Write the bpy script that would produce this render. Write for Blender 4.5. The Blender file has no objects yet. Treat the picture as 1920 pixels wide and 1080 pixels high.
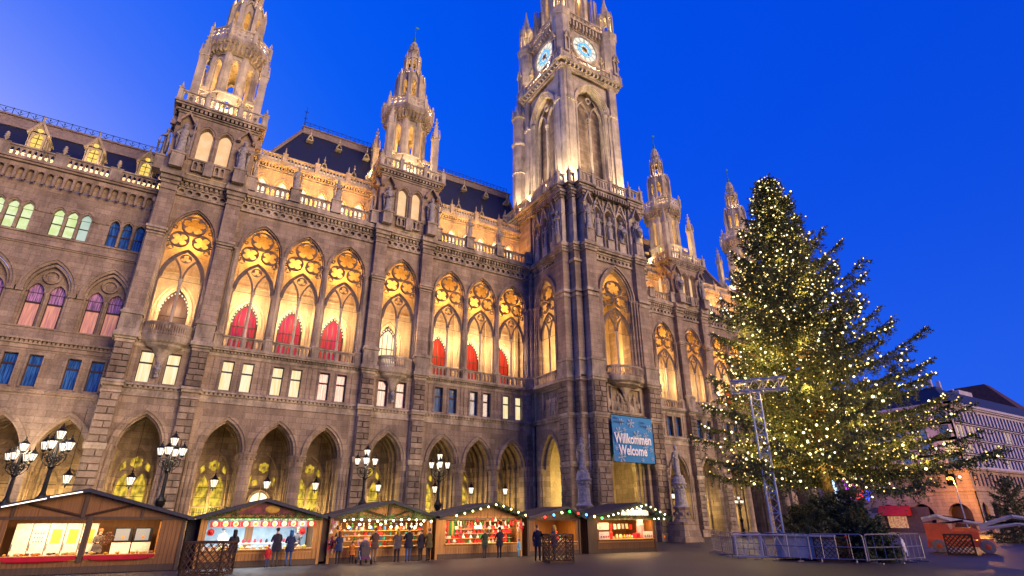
import bpy, bmesh, math, random
from math import sin, cos, pi, sqrt, radians, atan2, hypot
from mathutils import Vector, Matrix
random.seed(7)
R = random.Random(11)
SC = bpy.context.scene
COL = SC.collection

# ---------------- camera, sky, soft dusk key, exposure ----------------
cam_d = bpy.data.cameras.new("camera")
cam_d.sensor_width = 36.0
cam_d.lens = 1030.0 / 1920.0 * 36.0
cam_d.clip_start = 0.1
cam_d.clip_end = 3000
cam = bpy.data.objects.new("camera", cam_d)
COL.objects.link(cam)
cam.location = (0, 0, 2.0)
cam.rotation_euler = (radians(90) + math.atan(433 / 1030), 0, radians(-31.4))
SC.camera = cam
SC.view_settings.view_transform = 'Standard'
SC.view_settings.look = 'None'
SC.view_settings.exposure = 0.0
SC.view_settings.gamma = 1.0
SC.view_settings.use_curve_mapping = False
SC.cycles.use_denoising = True
SC.cycles.max_bounces = 5
SC.cycles.diffuse_bounces = 3
SC.cycles.glossy_bounces = 2
SC.cycles.transmission_bounces = 2
SC.cycles.transparent_max_bounces = 6
SC.cycles.use_light_tree = True
SC.cycles.sample_clamp_indirect = 4.0
SC.cycles.caustics_reflective = False
SC.cycles.caustics_refractive = False

W = bpy.data.worlds.new("World")
SC.world = W
W.use_nodes = True
nt = W.node_tree
nt.nodes.clear()
def nd(t, ty, **kw):
    n = t.nodes.new(ty)
    for k, v in kw.items():
        setattr(n, k, v)
    return n
def lk(t, a, b):
    t.links.new(a, b)
tc = nd(nt, 'ShaderNodeTexCoord')
nrm = nd(nt, 'ShaderNodeVectorMath', operation='NORMALIZE')
lk(nt, tc.outputs['Generated'], nrm.inputs[0])
# afterglow low on the left, deep dusk blue elsewhere
gd = Vector((sin(radians(-35)) * cos(radians(-10)), cos(radians(-35)) * cos(radians(-10)), sin(radians(-10))))
dot = nd(nt, 'ShaderNodeVectorMath', operation='DOT_PRODUCT')
lk(nt, nrm.outputs[0], dot.inputs[0])
dot.inputs[1].default_value = gd
r1 = nd(nt, 'ShaderNodeValToRGB')
cr = r1.color_ramp
cr.interpolation = 'B_SPLINE'
stops = [(0.0, (0.0, .058, .66)), (.30, (0.0, .062, .74)), (.58, (0.0, .078, .84)), (.70, (0.0, .10, .89)), (.76, (.012, .125, .92)), (.81, (.05, .165, .96)), (.845, (.13, .23, .98)), (.88, (.28, .36, 1.0)), (1.0, (.85, .65, 1.0))]
while len(cr.elements) < len(stops):
    cr.elements.new(.5)
for e, (p, c) in zip(cr.elements, stops):
    e.position = p
    e.color = (*c, 1)
mr = nd(nt, 'ShaderNodeMapRange')
mr.inputs['From Min'].default_value = -1
mr.inputs['From Max'].default_value = 1
lk(nt, dot.outputs['Value'], mr.inputs['Value'])
lk(nt, mr.outputs[0], r1.inputs[0])
sp = nd(nt, 'ShaderNodeSeparateXYZ')
lk(nt, nrm.outputs[0], sp.inputs[0])
r2 = nd(nt, 'ShaderNodeValToRGB')
r2.color_ramp.interpolation = 'B_SPLINE'
r2.color_ramp.elements[0].position = 0.0
r2.color_ramp.elements[0].color = (.03, .085, .14, 1)
r2.color_ramp.elements[1].position = .42
r2.color_ramp.elements[1].color = (0, 0, 0, 1)
lk(nt, sp.outputs['Z'], r2.inputs[0])
ad = nd(nt, 'ShaderNodeMix', data_type='RGBA', blend_type='ADD')
ad.inputs['Factor'].default_value = 1
lk(nt, r1.outputs[0], ad.inputs[6])
lk(nt, r2.outputs[0], ad.inputs[7])
bg = nd(nt, 'ShaderNodeBackground')
r3 = nd(nt, 'ShaderNodeMapRange', interpolation_type='SMOOTHSTEP')
r3.inputs['From Min'].default_value = .77; r3.inputs['From Max'].default_value = 1.0
r3.inputs['To Min'].default_value = 1.0; r3.inputs['To Max'].default_value = 3.6
lk(nt, dot.outputs['Value'], r3.inputs['Value'])
lk(nt, r3.outputs[0], bg.inputs['Strength'])
lk(nt, ad.outputs[2], bg.inputs[0])
wo = nd(nt, 'ShaderNodeOutputWorld')
lk(nt, bg.outputs[0], wo.inputs[0])

sun_d = bpy.data.lights.new("dusk_key", 'SUN')
sun_d.energy = 3.8
sun_d.angle = radians(40)
sun_d.color = (1.0, .67, .35)
sun = bpy.data.objects.new("dusk_key", sun_d)
COL.objects.link(sun)
sdir = Vector((-.36, .88, -.16))   # light travels from the square (behind right) to the front
sun.rotation_euler = sdir.to_track_quat('-Z', 'Y').to_euler()

# ---------------- materials ----------------
MATS = {}
def base_mat(name):
    m = bpy.data.materials.new(name)
    m.use_nodes = True
    t = m.node_tree
    b = t.nodes['Principled BSDF']
    MATS[name] = m
    return m, t, b
def plain(name, col, rough=.7, metal=0.0, var=.18, scale=3.0, bump=0.0, spec=.3):
    m, t, b = base_mat(name)
    b.inputs['Roughness'].default_value = rough
    b.inputs['Metallic'].default_value = metal
    b.inputs['Specular IOR Level'].default_value = spec
    g = nd(t, 'ShaderNodeNewGeometry')
    n = nd(t, 'ShaderNodeTexNoise')
    n.inputs['Scale'].default_value = scale
    n.inputs['Detail'].default_value = 4
    lk(t, g.outputs['Position'], n.inputs['Vector'])
    r = nd(t, 'ShaderNodeValToRGB')
    r.color_ramp.elements[0].position = .3
    r.color_ramp.elements[1].position = .7
    r.color_ramp.elements[0].color = (*[c * (1 - var) for c in col], 1)
    r.color_ramp.elements[1].color = (*[min(1, c * (1 + var)) for c in col], 1)
    lk(t, n.outputs['Fac'], r.inputs[0])
    lk(t, r.outputs[0], b.inputs['Base Color'])
    if bump:
        bp = nd(t, 'ShaderNodeBump')
        bp.inputs['Strength'].default_value = bump
        bp.inputs['Distance'].default_value = .05
        lk(t, n.outputs['Fac'], bp.inputs['Height'])
        lk(t, bp.outputs[0], b.inputs['Normal'])
    return m
def stone(name, c1, c2, bw=.9, bh=.42, mortar=.012, bump=.35, joint=.62, soot=.30):
    m, t, b = base_mat(name)
    b.inputs['Roughness'].default_value = .85
    b.inputs['Specular IOR Level'].default_value = .2
    g = nd(t, 'ShaderNodeNewGeometry')
    s = nd(t, 'ShaderNodeSeparateXYZ')
    lk(t, g.outputs['Position'], s.inputs[0])
    a = nd(t, 'ShaderNodeMath', operation='ADD')
    lk(t, s.outputs['X'], a.inputs[0]); lk(t, s.outputs['Y'], a.inputs[1])
    c = nd(t, 'ShaderNodeCombineXYZ')
    lk(t, a.outputs[0], c.inputs['X']); lk(t, s.outputs['Z'], c.inputs['Y'])
    br = nd(t, 'ShaderNodeTexBrick')
    br.inputs['Color1'].default_value = (*c1, 1)
    br.inputs['Color2'].default_value = (*c2, 1)
    br.inputs['Mortar'].default_value = (*[x * joint for x in c1], 1)
    br.inputs['Scale'].default_value = 1
    br.inputs['Mortar Size'].default_value = mortar
    br.inputs['Mortar Smooth'].default_value = .3
    br.inputs['Brick Width'].default_value = bw
    br.inputs['Row Height'].default_value = bh
    lk(t, c.outputs[0], br.inputs['Vector'])
    n = nd(t, 'ShaderNodeTexNoise')
    n.inputs['Scale'].default_value = .55
    n.inputs['Detail'].default_value = 7
    n.inputs['Roughness'].default_value = .65
    mp = nd(t, 'ShaderNodeMapping')
    mp.inputs['Scale'].default_value = (1.6, 1.6, .55)
    lk(t, g.outputs['Position'], mp.inputs[0])
    lk(t, mp.outputs[0], n.inputs['Vector'])
    r = nd(t, 'ShaderNodeValToRGB')
    r.color_ramp.elements[0].position = .38
    r.color_ramp.elements[1].position = .61
    r.color_ramp.elements[0].color = (1 - soot, 1 - soot * 1.02, 1 - soot * 1.02, 1)
    r.color_ramp.elements[1].color = (1.12, 1.1, 1.06, 1)
    lk(t, n.outputs['Fac'], r.inputs[0])
    mx = nd(t, 'ShaderNodeMix', data_type='RGBA', blend_type='MULTIPLY')
    mx.inputs['Factor'].default_value = 1
    lk(t, br.outputs['Color'], mx.inputs[6]); lk(t, r.outputs[0], mx.inputs[7])
    n2 = nd(t, 'ShaderNodeTexNoise')
    n2.inputs['Scale'].default_value = 9
    n2.inputs['Detail'].default_value = 5
    lk(t, g.outputs['Position'], n2.inputs['Vector'])
    r3 = nd(t, 'ShaderNodeValToRGB')
    r3.color_ramp.elements[0].position = .3
    r3.color_ramp.elements[1].position = .62
    r3.color_ramp.elements[0].color = (.78, .77, .77, 1)
    r3.color_ramp.elements[1].color = (1.08, 1.08, 1.08, 1)
    lk(t, n2.outputs['Fac'], r3.inputs[0])
    mx2 = nd(t, 'ShaderNodeMix', data_type='RGBA', blend_type='MULTIPLY')
    mx2.inputs['Factor'].default_value = .8
    lk(t, mx.outputs[2], mx2.inputs[6]); lk(t, r3.outputs[0], mx2.inputs[7])
    mp4 = nd(t, 'ShaderNodeMapping'); mp4.inputs['Scale'].default_value = (2.6, 2.6, .16)
    n4 = nd(t, 'ShaderNodeTexNoise'); n4.inputs['Scale'].default_value = 1; n4.inputs['Detail'].default_value = 4
    lk(t, g.outputs['Position'], mp4.inputs[0]); lk(t, mp4.outputs[0], n4.inputs['Vector'])
    r4 = nd(t, 'ShaderNodeValToRGB')
    r4.color_ramp.elements[0].position = .36; r4.color_ramp.elements[1].position = .52
    r4.color_ramp.elements[0].color = (.60, .57, .56, 1); r4.color_ramp.elements[1].color = (1.05, 1.05, 1.05, 1)
    lk(t, n4.outputs['Fac'], r4.inputs[0])
    mx4 = nd(t, 'ShaderNodeMix', data_type='RGBA', blend_type='MULTIPLY'); mx4.inputs['Factor'].default_value = .28
    lk(t, mx2.outputs[2], mx4.inputs[6]); lk(t, r4.outputs[0], mx4.inputs[7])
    lk(t, mx4.outputs[2], b.inputs['Base Color'])
    bp = nd(t, 'ShaderNodeBump')
    bp.inputs['Strength'].default_value = bump
    bp.inputs['Distance'].default_value = .04
    mm = nd(t, 'ShaderNodeMath', operation='MULTIPLY_ADD')
    mm.inputs[1].default_value = -1.2
    lk(t, br.outputs['Fac'], mm.inputs[0]); lk(t, n2.outputs['Fac'], mm.inputs[2])
    lk(t, mm.outputs[0], bp.inputs['Height'])
    lk(t, bp.outputs[0], b.inputs['Normal'])
    return m
def glow(name, col, strength, col2=None, scale=(6, 6, .4), base=(.1, .1, .1), nscale=2.0):
    """something that gives off light; col2 makes curtain folds / uneven glass"""
    m, t, b = base_mat(name)
    b.inputs['Base Color'].default_value = (*base, 1)
    b.inputs['Roughness'].default_value = .6
    b.inputs['Specular IOR Level'].default_value = .08
    b.inputs['Emission Strength'].default_value = strength
    if col2 is None:
        b.inputs['Emission Color'].default_value = (*col, 1)
    else:
        g = nd(t, 'ShaderNodeNewGeometry')
        mp = nd(t, 'ShaderNodeMapping')
        mp.inputs['Scale'].default_value = scale
        n = nd(t, 'ShaderNodeTexNoise')
        n.inputs['Scale'].default_value = nscale
        n.inputs['Detail'].default_value = 3
        r = nd(t, 'ShaderNodeValToRGB')
        r.color_ramp.elements[0].position = .38
        r.color_ramp.elements[1].position = .62
        r.color_ramp.elements[0].color = (*col, 1)
        r.color_ramp.elements[1].color = (*col2, 1)
        lk(t, g.outputs['Position'], mp.inputs[0]); lk(t, mp.outputs[0], n.inputs['Vector'])
        lk(t, n.outputs['Fac'], r.inputs[0]); lk(t, r.outputs[0], b.inputs['Emission Color'])
    return m
def wood(name, c1, c2, plank=.12, rough=.6, horiz=False):
    m, t, b = base_mat(name)
    b.inputs['Roughness'].default_value = rough
    g = nd(t, 'ShaderNodeNewGeometry')
    mp = nd(t, 'ShaderNodeMapping')
    mp.inputs['Scale'].default_value = (1.2, 1.2, 22) if horiz else (22, 22, 1.2)
    n = nd(t, 'ShaderNodeTexNoise')
    n.inputs['Scale'].default_value = 1
    n.inputs['Detail'].default_value = 5
    r = nd(t, 'ShaderNodeValToRGB')
    r.color_ramp.elements[0].position = .32
    r.color_ramp.elements[1].position = .68
    r.color_ramp.elements[0].color = (*c1, 1)
    r.color_ramp.elements[1].color = (*c2, 1)
    lk(t, g.outputs['Position'], mp.inputs[0]); lk(t, mp.outputs[0], n.inputs['Vector'])
    lk(t, n.outputs['Fac'], r.inputs[0]); lk(t, r.outputs[0], b.inputs['Base Color'])
    bp = nd(t, 'ShaderNodeBump'); bp.inputs['Strength'].default_value = .2
    lk(t, n.outputs['Fac'], bp.inputs['Height']); lk(t, bp.outputs[0], b.inputs['Normal'])
    return m
M_wall = stone('facade_stone', (.44, .345, .26), (.315, .24, .178), 1.15, .46, .022)
M_low = stone('weathered_stone', (.40, .31, .23), (.25, .19, .14), 1.0, .5, .024)
M_trim = stone('carved_stone', (.54, .455, .36), (.40, .335, .26), 2.3, 3.1, .004, .3, .85, .55)
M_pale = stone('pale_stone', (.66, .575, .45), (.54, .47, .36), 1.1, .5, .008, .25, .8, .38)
M_block = stone('block_stone', (.40, .32, .24), (.27, .21, .16), 5.1, 4.7, .0, .6, 1, .5)
def per_piece(m, amt=.35):
    t = m.node_tree; b = t.nodes['Principled BSDF']; src = b.inputs['Base Color'].links[0].from_socket
    oi = nd(t, 'ShaderNodeObjectInfo'); r = nd(t, 'ShaderNodeMapRange'); r.inputs['To Min'].default_value = 1 - amt; r.inputs['To Max'].default_value = 1 + amt * .5
    lk(t, oi.outputs['Random'], r.inputs['Value'])
    mx = nd(t, 'ShaderNodeMix', data_type='RGBA', blend_type='MULTIPLY'); mx.inputs['Factor'].default_value = 1
    lk(t, src, mx.inputs[6]); lk(t, r.outputs[0], mx.inputs[7]); lk(t, mx.outputs[2], b.inputs['Base Color'])
per_piece(M_block)
M_statue = plain('statue_stone', (.36, .33, .31), .85, 0, .35, 5, .4)
M_silhouette = plain('silhouette_tracery', (.17, .13, .115), .85, 0, .25, 4)  # tracery darkened in colour to stand as a silhouette against the lit loggia
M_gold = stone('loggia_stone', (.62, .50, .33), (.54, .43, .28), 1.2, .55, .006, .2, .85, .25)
M_slate = plain('dark_slate', (.018, .022, .05), .5, 0, .3, 14, .3, .35)
M_lead = plain('lead_sheet', (.22, .17, .17), .6, 0, .2, 4)
M_iron = plain('black_iron', (.012, .012, .014), .45, .4, .2, 8)
M_rail = plain('blue_iron', (.015, .03, .09), .5, .4, .2, 8)
M_copper = plain('green_copper', (.05, .26, .22), .6, .3, .2, 8)
M_frame = plain('window_wood', (.045, .02, .018), .5, 0, .2, 8)
def glassy(name, col, rough=.12, spec=.9):
    m, t, b = base_mat(name)
    b.inputs['Base Color'].default_value = (*col, 1)
    b.inputs['Roughness'].default_value = rough
    b.inputs['Specular IOR Level'].default_value = spec
    b.inputs['Coat Weight'].default_value = .6
    b.inputs['Coat Roughness'].default_value = .08
    g = nd(t, 'ShaderNodeNewGeometry')
    mp = nd(t, 'ShaderNodeMapping'); mp.inputs['Scale'].default_value = (7, 7, .5)
    n = nd(t, 'ShaderNodeTexNoise'); n.inputs['Scale'].default_value = 2
    r = nd(t, 'ShaderNodeValToRGB')
    r.color_ramp.elements[0].position = .4; r.color_ramp.elements[1].position = .62
    r.color_ramp.elements[0].color = (*[c * .45 for c in col], 1); r.color_ramp.elements[1].color = (*[min(1, c * 1.6) for c in col], 1)
    lk(t, g.outputs['Position'], mp.inputs[0]); lk(t, mp.outputs[0], n.inputs['Vector'])
    lk(t, n.outputs['Fac'], r.inputs[0]); lk(t, r.outputs[0], b.inputs['Base Color'])
    return m
M_glass = glassy('dusk_glass', (.03, .11, .32))  # blue base colour stands in for the reflected dusk sky
M_lilac = glassy('curtained_glass', (.42, .22, .36))
M_lit = glow('lit_curtain', (1, .70, .28), 1.0, (1.0, .92, .62), (5, 5, .3))
M_litg = glow('lit_office', (.62, .78, .30), 1.0, (.80, .92, .55), (1, 1, 1))
M_litb = glow('lit_pale_office', (.42, .62, .50), .9, (.55, .70, .62), (1, 1, 1))
M_lity = glow('lit_dormer', (.95, .55, .04), 1.0, (1.0, .78, .16), (2, 2, 2))
M_pinkc = glow('glowing_curtain', (.42, .14, .16), .55, (.95, .42, .20), (5, 5, .4), (.4, .2, .2))
M_white = glow('bright_interior', (1, .85, .62), 1.3)
M_stain = glow('stained_glass', (.13, .08, .0), 1.0, (.85, .58, .05), (2.2, 2.2, 1.2), (.1, .1, .05), 1.3)
M_curt = glow('magenta_curtain', (.30, .0, .085), .75, (.62, .075, .01), (6, 6, .22), (.10, .002, .025))
M_redc = glow('red_curtain', (.40, .008, .008), .75, (.62, .06, .01), (7, 7, .25), (.10, .003, .003))
M_bulb = glow('warm_bulb', (1, .72, .34), 16)
M_lampglass = glow('lantern_glass', (1, .83, .66), 1.7)
for m in (M_bulb,):
    m.cycles.emission_sampling = 'NONE'

# ---------------- mesh builder ----------------
class Fr:
    """wall frame: u along the wall (to the viewer's right), v outward, z up"""
    def __init__(s, x=0, y=0, z=0, a=0):
        s.o = (x, y, z); s.c = cos(a); s.s = sin(a)
    def __call__(s, u, v, z):
        return (s.o[0] + u * s.c + v * s.s, s.o[1] + u * s.s - v * s.c, s.o[2] + z)
F0 = Fr()
ID = lambda u, v, z: (u, v, z)
def arc(uc, zs, w, za, n=6):
    if za <= zs + 1e-4:
        return [(uc - w, zs), (uc + w, zs)]
    h = za - zs
    if h <= w * 1.001:      # round arch
        return [(uc - w * cos(pi * i / (2 * n)), zs + h * sin(pi * i / (2 * n))) for i in range(2 * n + 1)]
    e = (h * h - w * w) / (2 * w); r = w + e
    t1 = math.asin(min(1, h / r))
    L = [(uc + e - r * cos(t1 * i / n), zs + r * sin(t1 * i / n)) for i in range(n + 1)]
    return L + [(2 * uc - a, b) for a, b in reversed(L[:-1])]
def offs(w, h, t):
    """half width and rise of the same pointed arch grown outward by t"""
    if h <= w * 1.001:
        return w + t, h + t
    e = (h * h - w * w) / (2 * w); r = w + e + t
    return w + t, sqrt(max(0, r * r - e * e))
class MB:
    def __init__(s, F=F0):
        s.v = []; s.f = []; s.mi = []; s.cm = 0; s.F = F
    def q(s, *pts):
        i = len(s.v); F = s.F
        s.v += [F(*p) if len(p) == 3 else F(p[0], 0, p[1]) for p in pts]
        s.f.append(tuple(range(i, i + len(pts)))); s.mi.append(s.cm)
    def box(s, u0, u1, v0, v1, z0, z1):
        i = len(s.v); F = s.F
        s.v += [F(u, v, z) for z in (z0, z1) for v in (v0, v1) for u in (u0, u1)]
        s.f += [(i, i + 1, i + 3, i + 2), (i + 4, i + 5, i + 7, i + 6), (i, i + 1, i + 5, i + 4), (i + 2, i + 3, i + 7, i + 6), (i, i + 2, i + 6, i + 4), (i + 1, i + 3, i + 7, i + 5)]
        s.mi += [s.cm] * 6
    def frus(s, u, v, w0, d0, z0, w1, d1, z1, du=0, dv=0):
        i = len(s.v); F = s.F
        s.v += [F(u + a * w0, v + b * d0, z0) for a, b in ((-1, -1), (1, -1), (1, 1), (-1, 1))]
        s.v += [F(u + du + a * w1, v + dv + b * d1, z1) for a, b in ((-1, -1), (1, -1), (1, 1), (-1, 1))]
        s.f += [(i + k, i + (k + 1) % 4, i + 4 + (k + 1) % 4, i + 4 + k) for k in range(4)] + [(i, i + 1, i + 2, i + 3), (i + 4, i + 5, i + 6, i + 7)]
        s.mi += [s.cm] * 6
    def lathe(s, u, v, prof, n=8, ph=0.0, sq=1.0):
        i = len(s.v); F = s.F
        for r, z in prof:
            s.v += [F(u + r * cos(ph + 2 * pi * k / n), v + sq * r * sin(ph + 2 * pi * k / n), z) for k in range(n)]
        for j in range(len(prof) - 1):
            for k in range(n):
                a = i + j * n + k; b = i + j * n + (k + 1) % n
                s.f.append((a, b, b + n, a + n)); s.mi.append(s.cm)
        s.f.append(tuple(range(i, i + n))); s.mi.append(s.cm)
        e = i + (len(prof) - 1) * n
        s.f.append(tuple(range(e, e + n))); s.mi.append(s.cm)
    def tube(s, pts, r, n=5, closed=False):
        P = [Vector(s.F(*p)) for p in pts]
        i = len(s.v); m = len(P)
        for k in range(m):
            if closed:
                d = P[(k + 1) % m] - P[k - 1]
            else:
                d = P[min(k + 1, m - 1)] - P[max(k - 1, 0)]
            if d.length < 1e-6: d = Vector((0, 0, 1))
            d.normalize()
            a = Vector((0, 0, 1)) if abs(d.z) < .9 else Vector((1, 0, 0))
            x = d.cross(a).normalized(); y = d.cross(x)
            rr = r[k] if isinstance(r, (list, tuple)) else r
            s.v += [tuple(P[k] + x * (rr * cos(2 * pi * j / n)) + y * (rr * sin(2 * pi * j / n))) for j in range(n)]
        for k in range(m if closed else m - 1):
            for j in range(n):
                a = i + k * n + j; b = i + k * n + (j + 1) % n
                c = i + ((k + 1) % m) * n + (j + 1) % n; d = i + ((k + 1) % m) * n + j
                s.f.append((a, b, c, d)); s.mi.append(s.cm)
        if not closed:
            s.f.append(tuple(range(i, i + n))); s.mi.append(s.cm)
            e = i + (m - 1) * n
            s.f.append(tuple(range(e, e + n))); s.mi.append(s.cm)
    def ball(s, c, r, n=6, sx=1, sy=1, sz=1):
        u, v, z = c
        s.F_ = s.F
        pr = [(r * sin(pi * k / n) + 1e-4, z + sz * -r * cos(pi * k / n)) for k in range(n + 1)]
        i = len(s.v); m = max(6, n + 2)
        for rr, zz in pr:
            s.v += [s.F(u + sx * rr * cos(2 * pi * k / m), v + sy * rr * sin(2 * pi * k / m), zz) for k in range(m)]
        for j in range(n):
            for k in range(m):
                a = i + j * m + k; b = i + j * m + (k + 1) % m
                s.f.append((a, b, b + m, a + m)); s.mi.append(s.cm)
    def ext(s, poly, v0, v1, caps=True):
        """extrude a (u,z) outline from v0 to v1"""
        n = len(poly)
        for k in range(n):
            a = poly[k]; b = poly[(k + 1) % n]
            s.q((a[0], v0, a[1]), (b[0], v0, b[1]), (b[0], v1, b[1]), (a[0], v1, a[1]))
        if caps:
            s.q(*[(a[0], v0, a[1]) for a in poly]); s.q(*[(a[0], v1, a[1]) for a in poly])
    def cell(s, u0, u1, z0, z1, uc, zb, zs, w, za, v=0, d=.3, n=6, back=False, sill=True):
        """wall cell with one arched or square opening; front at v, reveal d deep"""
        A = arc(uc, zs, w, za, n)
        for vv in ([v, v - d] if back else [v]):
            if zb > z0 + 1e-4: s.q((u0, vv, z0), (u1, vv, z0), (u1, vv, zb), (u0, vv, zb))
            if uc - w > u0 + 1e-4: s.q((u0, vv, zb), (uc - w, vv, zb), (uc - w, vv, z1), (u0, vv, z1))
            if uc + w < u1 - 1e-4: s.q((uc + w, vv, zb), (u1, vv, zb), (u1, vv, z1), (uc + w, vv, z1))
            for (a, b), (c, e) in zip(A[:-1], A[1:]):
                s.q((a, vv, b), (c, vv, e), (c, vv, z1), (a, vv, z1))
        P = [(uc - w, zb)] + A + [(uc + w, zb)]
        for (a, b), (c, e) in zip(P[:-1], P[1:]):
            s.q((a, v, b), (c, v, e), (c, v - d, e), (a, v - d, b))
        if sill: s.q((uc - w, v, zb), (uc + w, v, zb), (uc + w, v - d, zb), (uc - w, v - d, zb))
    def aring(s, uc, zs, w, za, t, v0, v1, n=8, leg=None):
        """archivolt: band of width t outside the arch (w,za), from v0 out to v1"""
        h = za - zs
        w2, h2 = offs(w, h, t)
        A = arc(uc, zs, w, za, n); B = arc(uc, zs, w2, zs + h2, n)
        if leg is not None:
            A = [(uc - w, leg)] + A + [(uc + w, leg)]; B = [(uc - w2, leg)] + B + [(uc + w2, leg)]
        for k in range(len(A) - 1):
            a, b, c, e = A[k], A[k + 1], B[k + 1], B[k]
            s.q((a[0], v1, a[1]), (b[0], v1, b[1]), (c[0], v1, c[1]), (e[0], v1, e[1]))
            s.q((e[0], v0, e[1]), (c[0], v0, c[1]), (c[0], v1, c[1]), (e[0], v1, e[1]))
            s.q((a[0], v0, a[1]), (b[0], v0, b[1]), (b[0], v1, b[1]), (a[0], v1, a[1]))
    def ring(s, uc, zc, r0, r1, v0, v1, n=16):
        for k in range(n):
            a = 2 * pi * k / n; b = 2 * pi * (k + 1) / n
            P = lambda r, t, v: (uc + r * cos(t), v, zc + r * sin(t))
            s.q(P(r0, a, v1), P(r0, b, v1), P(r1, b, v1), P(r1, a, v1))
            s.q(P(r1, a, v0), P(r1, b, v0), P(r1, b, v1), P(r1, a, v1))
            s.q(P(r0, a, v0), P(r0, b, v0), P(r0, b, v1), P(r0, a, v1))
    def foil(s, uc, zc, Ro, nf, d, rl, v0, v1, per=6, ph=pi / 2):
        """plate between the circle Ro and an nf-lobed opening"""
        N = nf * per * 2
        def rf(t):
            x = ((t - ph) % (2 * pi / nf)); x = min(x, 2 * pi / nf - x)
            q_ = rl * rl - (d * sin(x)) ** 2
            return d * cos(x) + sqrt(max(0, q_))
        for k in range(N):
            a = ph + 2 * pi * k / N; b = ph + 2 * pi * (k + 1) / N
            P = lambda r, t, v: (uc + r * cos(t), v, zc + r * sin(t))
            s.q(P(rf(a), a, v1), P(rf(b), b, v1), P(Ro, b, v1), P(Ro, a, v1))
            s.q(P(rf(a), a, v0), P(rf(b), b, v0), P(rf(b), b, v1), P(rf(a), a, v1))
    def hole(s, u0, u1, z0, z1, r, v, d, n=12):
        """square plate with a round sunk hole"""
        uc = (u0 + u1) / 2; zc = (z0 + z1) / 2; hu = (u1 - u0) / 2; hz = (z1 - z0) / 2
        for k in range(n):
            pa = []
            for t in (2 * pi * k / n, 2 * pi * (k + 1) / n):
                c, e = cos(t), sin(t); m = 1 / max(abs(c) / hu, abs(e) / hz)
                pa.append(((uc + r * c, zc + r * e), (uc + m * c, zc + m * e)))
            (a, b), (c2, e2) = pa
            s.q((a[0], v, a[1]), (c2[0], v, c2[1]), (e2[0], v, e2[1]), (b[0], v, b[1]))
            s.q((a[0], v, a[1]), (c2[0], v, c2[1]), (c2[0], v - d, c2[1]), (a[0], v - d, a[1]))
    def islands(s, name, mats, parent):
        """every loose box or solid in the builder becomes an object of its own"""
        par = list(range(len(s.v)))
        def fd(i):
            while par[i] != i: par[i] = par[par[i]]; i = par[i]
            return i
        for f in s.f:
            for k in f[1:]: par[fd(k)] = fd(f[0])
        g = {}
        for fi, f in enumerate(s.f): g.setdefault(fd(f[0]), []).append(fi)
        for fs in g.values():
            m = MB(ID); mp = {}
            for fi in fs:
                for k in s.f[fi]:
                    if k not in mp: mp[k] = len(m.v); m.v.append(s.v[k])
                m.f.append(tuple(mp[k] for k in s.f[fi])); m.mi.append(s.mi[fi])
            m.obj(name, mats, parent)
    def mesh(s, name, mats):
        me = bpy.data.meshes.new(name)
        me.from_pydata(s.v, [], s.f)
        for m in (mats if isinstance(mats, (list, tuple)) else [mats]):
            me.materials.append(m)
        if any(s.mi): me.polygons.foreach_set('material_index', s.mi)
        me.update()
        return me
    def obj(s, name, mats, parent=None, loc=None, smooth=False, rz=0):
        me = s.mesh(name, mats)
        if smooth: me.polygons.foreach_set('use_smooth', [True] * len(me.polygons))
        return link(name, me, parent, loc, rz)
def link(name, me, parent=None, loc=None, rz=0):
    o = bpy.data.objects.new(name, me)
    COL.objects.link(o)
    if loc: o.location = loc
    if rz: o.rotation_euler = (0, 0, rz)
    if parent:
        o.parent = parent
        CH.setdefault(parent.name, []).append(o)
    return o
def tag(o, label, cat, group=None):
    o['label'] = label; o['category'] = cat
    if group: o['group'] = group
    return o
def thing(name, label, cat, loc=(0, 0, 0), rz=0, group=None):
    o = bpy.data.objects.new(name, None); COL.objects.link(o)
    o.empty_display_size = .3
    o.location = loc; o.rotation_euler = (0, 0, rz)
    return tag(o, label, cat, group)
def struct(o):
    o['kind'] = 'structure'; return o
CH = {}
def copytree(o, loc=None, label=None, rz=None, parent=None):
    c = o.copy(); COL.objects.link(c)
    if parent is not None:
        c.parent = parent
        CH.setdefault(parent.name, []).append(c)
    if loc is not None: c.location = loc
    if rz is not None: c.rotation_euler = (0, 0, rz)
    if label: c['label'] = label
    for ch in list(CH.get(o.name, [])):
        copytree(ch, parent=c)
    return c
def part(name, parent, loc=None, rz=0):
    """an empty that only carries the sub-parts of a part"""
    return link(name, None, parent, loc, rz)
GAIN = dict(stall_lamp=2.3, floodlight=2.6, gallery_lamp=2.6, loggia_lamp=5.2, lantern_lamp=2.6, arcade_fill=11.0, spire_lamp=2.6, porch_lamp=3.0, fairy_glow=9.0)
def lamp(kind, name, loc, power, col, size=.25, sizey=None, aim=None, spread=None, cone=None):
    d = bpy.data.lights.new(name, kind)
    d.energy = power * GAIN.get(name, 1.0); d.color = col
    if kind == 'AREA':
        d.shape = 'RECTANGLE' if sizey else 'SQUARE'
        d.size = size
        if sizey: d.size_y = sizey
        if spread: d.spread = radians(spread)
    else:
        d.shadow_soft_size = size
        if cone: d.spot_size = radians(cone); d.spot_blend = .8
    o = bpy.data.objects.new(name, d); COL.objects.link(o); o.location = loc
    if aim is not None:
        o.rotation_euler = Vector(aim).to_track_quat('-Z', 'Y').to_euler()
    return o
WARM = (1, .70, .36)
AMB = (1, .56, .16)
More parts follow.
